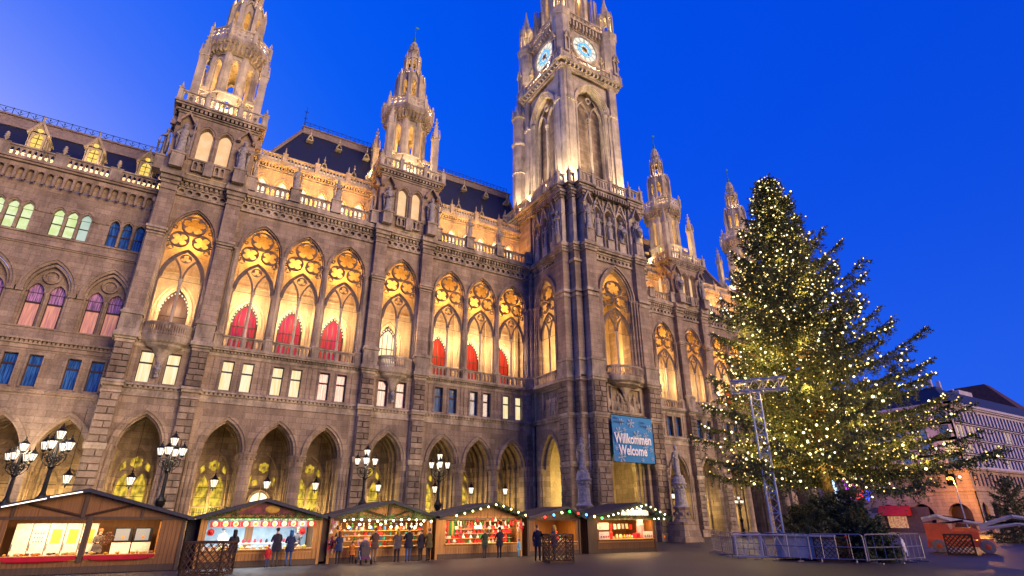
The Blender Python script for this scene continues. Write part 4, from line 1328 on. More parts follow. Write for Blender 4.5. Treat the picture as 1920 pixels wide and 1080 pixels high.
# relief over the porch and the belts
def relief(F, n, uc, w, z0, z1, v):
    fr = MB(F)
    fr.box(uc - w - .2, uc - w, v, v + .22, z0, z1); fr.box(uc + w, uc + w + .2, v, v + .22, z0, z1)
    fr.box(uc - w - .2, uc + w + .2, v, v + .26, z1, z1 + .2); fr.box(uc - w - .2, uc + w + .2, v, v + .3, z0 - .2, z0)
    fr.obj('relief_frame', M_trim, CT)
    r = MB(F)
    h = (z1 - z0)
    for k in range(n):
        x = uc + (k - (n - 1) / 2) * w * 1.55 / n
        s_ = h / 3.4
        if n < 3:
            r.ball((x, v + .1, z0 + 1.5 * s_), .62 * s_, 6, 1.25, .45, .72)
            r.tube([(x - .5 * s_, v + .15, z0 + 1.7 * s_), (x - .95 * s_, v + .2, z0 + 2.4 * s_)], [.3 * s_, .17 * s_], 6)
            r.tube([(x - .9 * s_, v + .2, z0 + 2.45 * s_), (x - 1.25 * s_, v + .2, z0 + 2.15 * s_)], [.17 * s_, .1 * s_], 6)
            for q_, l in ((-.55, -.15), (-.35, .1), (.45, .1), (.65, -.1)):
                r.tube([(x + q_ * s_, v + .12, z0 + 1.2 * s_), (x + (q_ + l) * s_, v + .14, z0 + .65 * s_), (x + q_ * s_, v + .12, z0 + .05)], [.16 * s_, .08 * s_, .07 * s_], 5)
            r.tube([(x, v + .12, z0 + 1.8 * s_), (x, v + .16, z0 + 2.6 * s_)], [.26 * s_, .22 * s_], 6); r.ball((x, v + .16, z0 + 2.9 * s_), .18 * s_, 5)
            r.tube([(x + .8 * s_, v + .1, z0 + 1.7 * s_), (x + 1.1 * s_, v + .1, z0 + .9 * s_)], [.1, .04], 4)
        else:
            r.lathe(x, v + .08, [(.2 * s_, z0), (.28 * s_, z0 + .5 * s_), (.24 * s_, z0 + 1.6 * s_), (.32 * s_, z0 + 2.2 * s_), (.1 * s_, z0 + 2.5 * s_), (.17 * s_, z0 + 2.7 * s_), (.05, z0 + 3.0 * s_)], 7, sq=.6)
            r.tube([(x + .25 * s_, v + .15, z0 + 2.1 * s_), (x + .5 * s_, v + .2, z0 + 1.5 * s_), (x + .3 * s_, v + .3, z0 + 1.7 * s_)], .08, 4)
    for k in range(9):
        x = uc - w + 2 * w * R.random(); r.ball((x, v + .02, z0 + h * (.1 + .25 * R.random())), .25 + .2 * R.random(), 4, 1.3, .4, 1)
    r.obj('carved_relief', M_statue if False else M_trim, CT)
relief(FT, 1, 0, 2.1, 11.9, 14.3, -.7)
relief(FT, 4, .3, 1.9, 11.85, 14.2, -.72)
relief(FL, 5, -.2, 1.5, 11.8, 14.4, -.4)
b = MB(FT)
b.box(-2.85, 2.85, -.9, -.35, 14.6, 15.12); b.box(-2.85, 2.85, -.8, -.45, 11.3, 11.6)
for k in range(18): b.box(-2.8 + .32 * k, -2.6 + .32 * k, -.5, -.32, 11.36, 11.5)
b.F = FL
b.box(-3.2, 2.6, -.5, .15, 11.1, 11.4); b.box(-3.2, 2.6, -.5, .25, 11.4, 11.55)
b.box(-3.2, 2.6, -.5, .15, 14.6, 14.85); b.box(-3.2, 2.6, -.5, .4, 14.85, 15.12)
for k in range(19): b.box(-3.15 + .3 * k, -3.0 + .3 * k, 0, .3, 14.7, 14.85)
balusters(b, -3.0, 1.5, 15.12, 16.2, .2, 11)
b.obj('belt', M_trim, CT)
# piano nobile arches of the tower
b = MB(FT)
b.cell(-2.85, 2.85, 15.12, 28.3, 0, 15.12, 24.2, 1.95, 27.4, -.7, .5, 9, sill=False)
for t in range(3): b.aring(0, 24.2, *offs2(1.95, 27.4, 24.2, .2 * t), .2, -.7, -.62 + .16 * t, 9)
for s_ in (-1, 1):
    for u, v, zt in ((2.1, -.55, 24.2), (2.4, -.4, 24.2), (2.68, -.28, 24.2), (1.92, -.8, 20.4)):
        b.lathe(s_ * u, v, [(.16, 15.9), (.1, 16.5), (.1, zt - .35), (.19, zt - .04), (.19, zt + .05)], 7)
b.obj('loggia_arch', M_wall, CT)
b = MB(FL)
b.cell(-3.2, 2.6, 15.12, 28.3, -.3, 15.12, 24.2, 1.5, 27.0, 0, .5, 9, sill=False)
for t in range(3): b.aring(-.3, 24.2, *offs2(1.5, 27.0, 24.2, .2 * t), .2, 0, .06 + .1 * t, 9)
for s_ in (-1, 1):
    for u, v in ((1.6, .08), (1.9, .16), (2.2, .2)):
        b.lathe(-.3 + s_ * u, v, [(.15, 15.2), (.1, 16.0), (.1, 23.85), (.19, 24.16), (.19, 24.25)], 7)
b.lathe(-3.1, .25, [(.4, 15.1), (.3, 16), (.28, 23.4), (.42, 24.2), (.42, 24.4), (.26, 24.5), (.26, 28.8)], 8)
b.box(-3.2, 2.6, -.6, -.5, 28.3, 36)
b.obj('loggia_arch', M_wall, CT)
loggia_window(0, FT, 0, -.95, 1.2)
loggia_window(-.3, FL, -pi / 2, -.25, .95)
bal_t = balcony(0, -.35, 2.3, FT)
b = MB(); b.box(33.2, 44.2, -50.5, -46.5, 15.0, 15.1) ; b.box(33.4, 44.0, -49.4, -49.1, 15.1, 28); b.box(33.3, 44.1, -50, -41.8, 27.6, 27.9); b.box(33.3, 44.1, -50, -41.6, 14.9, 15.1)
b.box(43.6, 44.0, -47, -43, 15.1, 27.8)
b.obj('loggia_wall', M_gold, CT)
b = MB(Fr(TX, 49.05, 0)); b.aring(0, 18, 1.2, 20.4, .3, 0, .15, 7, leg=15.1); b.aring(0, 18, 1.7, 21.2, .12, 0, .12, 7, leg=15.1); b.q(*([(-1.2, .03, 15.1)] + [(a, .03, c) for a, c in arc(0, 18, 1.2, 20.4, 7)] + [(1.2, .03, 15.1)]))
b.obj('inner_arch', M_gold, CT)
# circle band, niches with gables
def band(F, u0, u1, v, nm):
    b = MB(F)
    n = max(3, round((u1 - u0) / .6)); s_ = (u1 - u0) / n
    b.box(u0, u1, v - .3, v + .1, 28.25, 28.4)
    for k in range(n): b.hole(u0 + s_ * k, u0 + s_ * (k + 1), 28.4, 29.0, .19, v + .03, .25, 8)
    b.q((u0, v - .2, 28.4), (u1, v - .2, 28.4), (u1, v - .2, 29.0), (u0, v - .2, 29.0))
    b.box(u0, u1, v - .3, v + .15, 29.0, 29.25); b.box(u0, u1, v - .3, v + .4, 29.25, 29.5); b.box(u0, u1, v - .3, v + .5, 29.5, 29.65)
    b.frus((u0 + u1) / 2, v, (u1 - u0) / 2, .5, 29.65, (u1 - u0) / 2, .1, 30.1)
    return b.obj('cornice', M_trim, CT)
band(FT, -2.85, 2.85, -.6, 0); band(FL, -3.2, 2.6, 0, 0)
def niches(F, cs, hw, v, u0, u1):
    b = MB(F)
    b.box(u0, u1, v - .9, v - .8, 30, 36.8)
    for uc in cs:
        b.cell(uc - hw, uc + hw, 30.1, 36.6, uc, 30.2, 34.1, hw * .8, 35.3, v - .15, .6, 6)
        b.aring(uc, 34.1, hw * .8, 35.3, .1, v - .15, v, 6)
        b.ext([(uc - hw, 34.6), (uc, 36.7), (uc + hw, 34.6), (uc + hw - .16, 34.6), (uc, 36.35), (uc - hw + .16, 34.6)], v - .1, v + .18)
        b.ring(uc, 35.75, .1, .17, v - .1, v + .08, 8)
        for s_ in (-1, 1):
            b.lathe(uc + s_ * hw, v + .03, [(.14, 30.1), (.09, 30.4), (.09, 33.9), (.16, 34.2), (.1, 34.5), (.09, 35.9), (.02, 36.9)], 6)
            for q_ in (.25, .5, .75): b.ball((uc + s_ * hw * (1 - q_), v + .18, 34.6 + 2.1 * q_ + .08), .07, 3)
        b.box(uc - hw * .55, uc + hw * .55, v - .5, v + .12, 30.1, 31.3)
    return b.obj('statue_niche', M_pale, CT)  # pale stone colour picked to brighten the dim niches
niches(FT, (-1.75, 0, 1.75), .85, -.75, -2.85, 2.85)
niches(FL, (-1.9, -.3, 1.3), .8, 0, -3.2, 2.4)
b = MB(FT)
for s_ in (-1, 1):
    b.box(s_ * 3.62 - .5, s_ * 3.62 + .5, -.5, .15, 30.0, 31.4); b.box(s_ * 3.62 - .56, s_ * 3.62 + .56, -.5, .22, 31.4, 31.55)
    b.ext([(s_ * 3.62 - .7, 34.9), (s_ * 3.62, 36.5), (s_ * 3.62 + .7, 34.9), (s_ * 3.62 + .55, 34.9), (s_ * 3.62, 36.2), (s_ * 3.62 - .55, 34.9)], -.6, .1)
b.F = FL
b.box(2.3, 3.2, .1, .9, 30.0, 31.2)
b.islands('pedestal', M_trim, CT)
# gallery of the belfry
def ringpath(z0, z1, f, mat, name):
    b = MB(FT)
    b.box(-2.9, 2.9, -8, -.55 + f, z0, z1)
    for s_ in (-1, 1):
        for (a, c), v in STEPS:
            b.box(min(s_ * a, s_ * c) - f, max(s_ * a, s_ * c) + f, -3.2, v - .35 + f, z0, z1)
    b.F = F0
    b.box(32.9 - f, 44.5 + f, -54.5, -43.5, z0, z1)
    return b.obj(name, mat, CT)
ringpath(36.8, 37.0, .05, M_trim, 'gallery'); ringpath(37.0, 37.25, .3, M_trim, 'gallery'); ringpath(37.25, 37.45, .5, M_trim, 'gallery')
b = MB(FT)
for k in range(15): b.box(-2.75 + .38 * k, -2.55 + .38 * k, -.5, -.1, 36.45, 36.95)
b.F = FL
for k in range(26): b.box(-7 + .38 * k, -6.8 + .38 * k, 0, .55, 36.45, 36.95)
b.obj('corbel', M_trim, CT)
b = MB(FT)
rz0, rz1 = 37.45, 38.75
balusters(b, -2.7, -.2, rz0, rz1, -.2, 6); balusters(b, .2, 2.7, rz0, rz1, -.2, 6)
posts(b, (0,), rz0, rz1 + .1, -.2, .18, .6)
for s_ in (-1, 1):
    balusters(b, min(s_ * 2.9, s_ * 4.6), max(s_ * 2.9, s_ * 4.6), rz0, rz1, .0, 3)
    posts(b, (s_ * 2.8, s_ * 4.65), rz0, rz1 + .1, .0, .16, .5)
    balusters(b, min(s_ * 4.8, s_ * 5.5), max(s_ * 4.8, s_ * 5.5), rz0, rz1, -.85, 1)
    posts(b, (s_ * 5.55,), rz0, rz1 + .1, -.85, .16, .5)
    balusters(b, min(s_ * 5.6, s_ * 6.4), max(s_ * 5.6, s_ * 6.4), rz0, rz1, -1.7, 1)
    posts(b, (s_ * 6.5,), rz0, rz1 + .1, -1.7, .16, .5)
FB = Fr(TX - 6.5, 48.4, 0, -pi / 2)
b.F = FB
for k in range(4):
    balusters(b, -6.0 + 2.9 * k, -3.4 + 2.9 * k, rz0, rz1, 0, 6); posts(b, (-6.1 + 2.9 * k,), rz0, rz1 + .1, 0, .18, .5)
FB2 = Fr(TX + 6.5, 48.4, 0, pi / 2); b.F = FB2
balusters(b, -5.6, 5.6, rz0, rz1, 0, 22)
b.obj('balustrade', M_pale, CT)
# belfry shaft
H1 = 4.8
ns = []
for k in range(4):
    F = side(k, H1 + .005 * (k % 3 > 0))
    b = MB(); b.F = F
    b.cell(-3.2, 3.2, 37.4, 56.3, 0, 39.2, 51.6, 2.25, 55.1 - .3, -.5, 1.0, 9)
    for t in range(4):
        b.aring(0, 51.6, *offs2(2.25, 54.8, 51.6, -.0 + .16 * t), .16, -.5, -.44 + .13 * t, 9, leg=39.2 if t < 2 else None)
    for s_ in (-1, 1):
        b.box(min(s_ * 3.2, s_ * 3.95), max(s_ * 3.2, s_ * 3.95), -1.2, 0, 37.4, 56.6)
        b.box(min(s_ * 2.75, s_ * 3.2), max(s_ * 2.75, s_ * 3.2), -.6, -.2, 37.4, 53.0)
        b.box(min(s_ * 3.95, s_ * 4.4), max(s_ * 3.95, s_ * 4.4), -1.2, -.4, 37.4, 56.6)
        b.box(min(s_ * 3.95, s_ * 4.8), max(s_ * 3.95, s_ * 4.8), -1.2, -.8, 37.4, 56.6)
        for u in (2.35, 2.55): b.lathe(s_ * u, -.42 + (u - 2.3) * .5, [(.14, 39), (.1, 39.6), (.1, 51.1), (.18, 51.5), (.18, 51.7)], 7)
        b.ext([(s_ * 3.55 - .6, 51.6), (s_ * 3.55, 52.4), (s_ * 3.55 + .6, 51.6)], 0, .12)
        b.box(s_ * 3.55 - .62, s_ * 3.55 + .62, -.4, .1, 51.4, 51.6)
        # inner pair of lancets
        b.aring(s_ * 1.12, 50.2, .95, 52.5, .14, -1.1, -.8, 7, leg=39.2)
    b.ring(0, 53.25, .3, .48, -1.1, -.8, 14); b.foil(0, 53.25, .42, 4, .16, .14, -1.05, -.85, 3)
    b.lathe(0, -.95, [(.4, 39.2), (.3, 40.0), (.2, 40.5), (.19, 49.5), (.26, 49.6), (.2, 49.7), (.38, 50.15), (.38, 50.3)], 8)
    b.obj('belfry_face', M_pale, CT)
b = MB()
for i in (-1, 1):
    for j in (-1, 1): b.lathe(TX + i * 4.22, -TY + j * 4.22, [(.62, 37.4), (.55, 38), (.55, 56.6)], 8, pi / 8)
b.obj('corner_shaft', M_pale, CT)
b = MB(); b.box(TX - 3.1, TX + 3.1, -TY - 3.1, -TY + 3.1, 39, 56); b.box(TX - 4.2, TX + 4.2, -TY - 4.2, -TY + 4.2, 56, 56.4); b.box(TX - 4, TX + 4, -TY - 4, -TY + 4, 37.4, 39)
b.obj('belfry_core', M_low, CT)
# stair turret at the back left
b = MB(Fr(33.7, 53.2, 0))
b.lathe(0, 0, [(1.15, 36), (1.15, 37.2), (.95, 37.5), (.95, 44.9), (1.05, 45.0), (.95, 45.1), (.95, 49.5), (1.1, 49.7), (1.1, 50.0), (.9, 50.1), (.9, 54.5), (1.05, 54.7), (.6, 55.6), (.08, 58.6), (.15, 58.8), (.03, 59.2)], 8, pi / 8)
for k in range(8):
    b.F = Fr(33.7, 53.2, 0, k * pi / 4)
    b.box(-.06, .06, .84, .9, 52.2, 54)
    b.ext([(-.4, 54.2), (0, 55.6), (.4, 54.2)], .8, 1.05)
    b.F = Fr(33.7, 53.2, 0, k * pi / 4 + pi / 8)
    b.frus(0, .95, .1, .1, 54.3, .01, .01, 56.3)
b.obj('stair_turret', M_pale, CT)
# second gallery
def sqring(h, z0, z1, oct_=0.0, name='gallery', mat=M_trim):
    b = MB(); b.box(TX - h, TX + h, -TY - h, -TY + h, z0, z1)
    if oct_:
        for i in (-1, 1):
            for j in (-1, 1): b.lathe(TX + i * 4.2, -TY + j * 4.2, [(oct_, z0), (oct_, z1)], 8, pi / 8)
    return b.obj(name, mat, CT)
sqring(4.85, 56.3, 56.6); sqring(5.0, 56.6, 56.75); sqring(5.35, 57.3, 57.55)
b = MB()
for k in range(3):
    b.F = side(k, 4.85)
    for j in range(14):
        u = -4.6 + 9.2 * (j + .5) / 14
        b.box(u - .13, u + .13, -.3, .38, 56.75, 57.3)
    b.F = side(k, 5.2)
    n = 14; s_ = 9.6 / n
    for j in range(n):
        b.hole(-4.8 + s_ * j, -4.8 + s_ * (j + 1), 57.7, 58.35, .24, 0, .12, 8)
    b.box(-5.2, 5.2, -.15, .08, 57.55, 57.7); b.box(-5.2, 5.2, -.15, .1, 58.35, 58.5)
    posts(b, (-5.1, -3.2, 3.2), 57.55, 58.6, -.05, .15, .4)
b.obj('balustrade', M_pale, CT)
# clock stage with octagonal corner turrets
H2 = 3.95
for k in range(4):
    b = MB(); b.F = side(k, H2)
    b.box(-3.3, 3.3, -.4, 0, 57.5, 66.3)
    b.ring(0, 62.3, 2.1, 2.4, 0, .2, 32); b.ring(0, 62.3, 2.4, 2.5, 0, .1, 32)
    for s_ in (-1, 1):
        for zc in (60.3, 64.4): b.foil(s_ * 2.35, zc, .42, 4, .17, .15, 0, .08, 3)
    b.box(-2.9, 2.9, 0, .2, 59.2, 59.4); b.box(-2.9, 2.9, 0, .16, 64.9, 65.0)
    for j in range(10):
        u = -2.9 + 5.8 * (j + .5) / 10
        b.box(u - .14, u + .14, 0, .5, 65.3, 66.3); b.box(u - .1, u + .1, 0, .3, 65.05, 65.3)
    b.box(-3.2, 3.2, -.4, .65, 66.3, 66.6)
    n = 9; s_ = 6.0 / n
    for j in range(n): b.hole(-3 + s_ * j, -3 + s_ * (j + 1), 66.7, 67.3, .22, .5, .12, 8)
    b.box(-3.1, 3.1, .3, .6, 66.6, 66.7); b.box(-3.1, 3.1, .3, .62, 67.3, 67.45)
    b.obj('clock_wall', M_pale, CT)
CLK = {}
def clock_face():
    o = []
    b = MB(); b.ring(0, 0, 0, 2.08, 0, .02, 40); o.append(('dial', b.mesh('dial', glow('clock_dial', (1, .95, .82), .95))))
    b = MB(); b.ring(0, 0, .72, 1.12, .03, .05, 32)
    for k in range(6):
        a = k * pi / 3 + .4; b.ring(.92 * cos(a), .92 * sin(a), 0, .3, .05, .06, 8)
    o.append(('blue_ring', b.mesh('blue_ring', glow('clock_blue', (.05, .42, .85), .8, (.35, .8, 1.0), (1, 1, 1), (.05, .3, .6), 3))))
    b = MB()
    for k in range(12):
        a = k * pi / 6; c_, s_ = cos(a), sin(a)
        for w in ((-.06, .06) if k % 3 else (-.1, 0, .1)):
            p = [(1.3, w - .022), (1.95, w * 1.35 - .022), (1.95, w * 1.35 + .022), (1.3, w + .022)]
            b.q(*[(r * s_ + q_ * c_, .06, r * c_ - q_ * s_) for r, q_ in p])
    b.ring(0, 0, 1.24, 1.28, .03, .055, 32); b.ring(0, 0, 2.0, 2.04, .03, .055, 32)
    o.append(('hour_marks', b.mesh('hour_marks', M_iron)))
    b = MB()
    for k in range(16):
        a = k * pi / 8; r1 = .62 if k % 2 else .4
        a2 = (k + 1) * pi / 8; r2 = .62 if (k + 1) % 2 else .4
        b.q((0, .08, 0), (r1 * cos(a), .06, r1 * sin(a)), (r2 * cos(a2), .06, r2 * sin(a2)))
    o.append(('sunburst', b.mesh('sunburst', plain('gilding', (.75, .42, .08), .35, .6))))
    def hand(name, ang, L, w):
        b = MB(); c_, s_ = cos(ang), sin(ang)
        p = [(-.35, -w), (L * .75, -w * .8), (L * .78, -w * 1.9), (L, 0), (L * .78, w * 1.9), (L * .75, w * .8), (-.35, w)]
        b.q(*[(r * s_ + q_ * c_, .13, r * c_ - q_ * s_) for r, q_ in p]); b.ring(0, 0, 0, .12, .1, .14, 8)
        o.append((name, b.mesh(name, M_iron)))
    hand('minute_hand', radians(270 + 2), 1.75, .06); hand('hour_hand', radians(142), 1.15, .08)
    return o
CF = clock_face()
for k, a in ((0, 0), (1, -pi / 2)):
    x, y, z = side(k, H2 + .02)(0, 0, 62.3)
    for n_, m_ in CF: link(n_, m_, CT, (x, y, z), a)
for i in (-1, 1):
    for j in (-1, 1):
        b = MB()
        cx, cy = TX + i * 4.2, TY + j * 4.2
        b.F = F0
        b.lathe(cx, -cy, [(1.35, 57.5), (1.35, 58.0), (1.22, 58.1), (1.22, 65.2), (1.35, 65.4), (1.3, 65.6), (1.5, 66.1), (1.5, 66.4), (1.2, 66.6), (1.1, 66.9)], 8, pi / 8)
        for k in range(8):
            b.F = Fr(cx, cy, 0, k * pi / 4)
            ap, hw = .88, .365
            b.cell(-hw, hw, 66.7, 70.6, 0, 67.2, 69.3, .2, 69.9, ap, .2, 4)
            b.ext([(-hw, 69.9), (0, 71.0), (hw, 69.9)], ap - .05, ap + .12)
            b.F = Fr(cx, cy, 0, k * pi / 4 + pi / 8)
            b.box(-.1, .1, ap - .02, ap + .25, 66.7, 70.3); b.frus(0, ap + .12, .1, .12, 70.3, .01, .01, 71.4)
        for k in range(8):
            if k % 2: continue
            b.F = Fr(cx, cy, 0, k * pi / 4)
            b.cell(-.4, .4, 58.6, 62.0, 0, 59.0, 60.6, .22, 61.1, 1.32, .2, 4)
            b.ext([(-.5, 61.0), (0, 62.3), (.5, 61.0), (.36, 61), (0, 62.0), (-.36, 61)], 1.25, 1.55)
        b.F = F0
        b.lathe(cx, -cy, [(.95, 70.5), (.6, 71.4), (.25, 73.3), (.08, 75)], 8, pi / 8)
        for z in (71.2, 71.9, 72.6, 73.3):
            for k in range(4): b.ball((cx + (.85 - (z - 70.6) * .24) * cos(k * pi / 2 + .4), -cy + (.85 - (z - 70.6) * .24) * sin(k * pi / 2 + .4), z), .11, 3)
        b.F = F0; b.obj('corner_turret', M_pale, CT)

# upper octagon that leaves the frame
b = MB(); ap = 3.1; hw = ap * math.tan(pi / 8)
for k in range(8):
    b.F = Fr(TX, TY, 0, k * pi / 4)
    b.cell(-hw, hw, 66.6, 84, 0, 68.2, 80, .55, 81.5, ap, .5, 5)
    b.aring(0, 80, .6, 81.6, .14, ap, ap + .1, 5, leg=68.2)
    b.lathe(0, ap - .35, [(.12, 68), (.1, 80)], 6)
    b.F = Fr(TX, TY, 0, k * pi / 4 + pi / 8)
    b.box(-.45, .45, ap - .1, ap + .5, 66.6, 82)
b.obj('upper_octagon', M_pale, CT)
b = MB(); b.lathe(TX, -TY, [(3.3, 84), (3.6, 84.6), (2.2, 88), (.3, 98)], 8, pi / 8); b.lathe(TX, -TY, [(1.5, 67), (1.5, 83)], 8); b.obj('spire', M_pale, CT)
# pinnacles beside the octagon
b = MB()
for i, j in ((-1, -1), (1, -1), (-1, 1)):
    x, y = TX + i * 2.9, TY + j * 2.9
    b.F = Fr(x, y, 0)
    for k in range(4):
        b.F = Fr(x, y, 0, k * pi / 2); b.box(-.12, .12, .45, .65, 66.6, 74); b.lathe(.45, .45, [(.12, 66.6), (.12, 74)], 5)
b.obj('pinnacle', M_pale, CT)
for a_ in (-1, 1): pass
# blocks on the tower piers
for s_ in (-1, 1):
    for j, ((a, c), v) in enumerate(STEPS):
        u0, u1 = sorted((s_ * a, s_ * c))
        if s_ < 0 or j == 0:
            blocks(FT, 0, u0 + .02, u1 - .02, v, .8, 6.4, .5, .12, j); blocks(FT, 0, u0 + .02, u1 - .02, v, 7.0, 10.9, .5, .12, j); blocks(FT, 0, u0 + .02, u1 - .02, v, 11.5, 14.5, .5, .12, j)
FS = Fr(XL, 0, 0, -pi / 2)      # left flank of the tower piers: u = -Y
for x, y0, y1 in ((XL, 42.72, 44.2), (33.4, 41.87, 42.7), (34.3, 41.02, 41.85)):
    f = Fr(x, 0, 0, -pi / 2)
    for z0, z1 in ((.8, 6.4), (7.0, 10.9), (11.5, 14.5)):
        blocks(f, -pi / 2, -y1, -y0, 0, z0, z1, .5, .12)
for x in (33.0,):
    f = Fr(x, 0, 0, -pi / 2)
    blocks(FF, 0, 32.2, 32.95, .0, .5, 10.6, .5, .14)
me_u = MB(); me_u.frus(0, 0, .5, 0, 0, .5, 0, 0) if False else None
b = MB()
pts = [(-.5, 0, -.5), (.5, 0, -.5), (.5, 0, .5), (-.5, 0, .5)]; pf = [(-.44, 1, -.42), (.44, 1, -.42), (.44, 1, .42), (-.44, 1, .42)]
for k in range(4): b.q(pts[k], pts[(k + 1) % 4], pf[(k + 1) % 4], pf[k])
b.q(*pf)
me_blk = b.mesh('stone_block', M_block)
def fsize(t):
    F, a, u, w, v, z, h, th = t
    x, y, zz = F(u, v, z)
    return w * h / (x * x + y * y + z * z) * (1.0 if a == 0 else .6)
BLK.sort(key=fsize, reverse=True)
for i, (F, a, u, w, v, z, h, th) in enumerate(BLK[:300]):
    x, y, zz = F(u, v, z + h / 2)
    o = link('stone_block', me_blk, HALL, (x, y, zz), a)
    o.scale = (w - .02, th * (.8 + .4 * R.random()), h - .02)
b = MB()
for (F, a, u, w, v, z, h, th) in BLK[300:]:
    b.F = F
    w2, h2 = (w - .02) / 2, (h - .02) / 2; zc = z + h / 2
    p0 = [(u + i * w2, v, zc + j * h2) for i, j in ((-1, -1), (1, -1), (1, 1), (-1, 1))]
    p1 = [(u + i * w2 * .88, v + th, zc + j * h2 * .84) for i, j in ((-1, -1), (1, -1), (1, 1), (-1, 1))]
    for k in range(4): b.q(p0[k], p0[(k + 1) % 4], p1[(k + 1) % 4], p1[k])
    b.q(*p1)
o = b.obj('stone_blocks', M_block, HALL); o['kind'] = 'stuff'
# ---- lamps of the building ----
for c in SECT:
    for o_ in OFFS:
        lamp('POINT', 'loggia_lamp', (c + o_, 51.2, 19.2), 125, (1, .66, .34), .35)
        lamp('POINT', 'loggia_lamp', (c + o_, 51.4, 24.6), 75, (1, .43, .05), .3)
    lamp('AREA', 'floodlight', (c + 9.45, 50.75, 30.05), 460, (1, .44, .08), 11.6, .35, (0, .45, 1), 160)
    lamp('AREA', 'floodlight', (c + 9.45, 52.25, 35.5), 60, WARM, 11.6, .12, (0, .8, .6), 170)
    b = MB(FF); b.box(c + 2.9, c + 16, -3.25, -3.1, 35.4, 36.5); b.obj('parapet', M_pale, HALL)  # added pale wall, catches the strip light behind the second rail
for c in PAV[:3]:
    lamp('POINT', 'loggia_lamp', (c, 51.2, 18.8), 125, (1, .66, .34), .35); lamp('POINT', 'loggia_lamp', (c, 51.4, 24.6), 75, (1, .43, .05), .3)
for q_ in (36, 41): lamp('POINT', 'loggia_lamp', (q_, 46, 19), 170, (1, .6, .24), .4); lamp('POINT', 'loggia_lamp', (q_, 45.5, 25), 70, (1, .48, .09), .3)
lamp('AREA', 'floodlight', (33.0, 48.5, 37.55), 150, WARM, .2, 8, (.5, 0, .8), 160)
lamp('AREA', 'floodlight', (38.7, 41.9, 37.55), 110, WARM, 9, .2, (0, .6, .7), 160)
# belfry floods on the first gallery
for x in (-5.6, -4.2, 4.2, 5.6):
    lamp('SPOT', 'floodlight', (TX + x * .98, 41.7 + (1.1 if abs(x) > 5 else .2), 37.7), 1500, (1, .76, .46), .15, aim=(-x * .04, .16, 1), cone=70)
lamp('SPOT', 'floodlight', (TX - 1.2, 41.9, 37.7), 900, (1, .76, .46), .15, aim=(0, .15, 1), cone=70)
for y in (45, 49, 52): lamp('SPOT', 'floodlight', (32.6, y, 37.7), 1500, (1, .76, .5), .15, aim=(.12, 0, 1), cone=70)
for p in ((34.0, 43.1), (43.4, 43.1), (34.0, 47.8), (38.7, 43.1), (33.8, 45)):
    lamp('POINT', 'gallery_lamp', (p[0], p[1], 57.9), 300, WARM, .12)
for p in ((36, 44.6), (41.4, 44.6), (35.3, 48), (34.5, 43.8), (42.9, 43.8), (34.5, 52.2)):
    lamp('POINT', 'gallery_lamp', (p[0], p[1], 67.9), 200, WARM, .12)
lamp('POINT', 'lantern_lamp', (TX, TY - 2.2, 74), 300, AMB, .3)
lamp('POINT', 'lantern_lamp', (TX, TY - 2.6, 46), 60, AMB, .3)
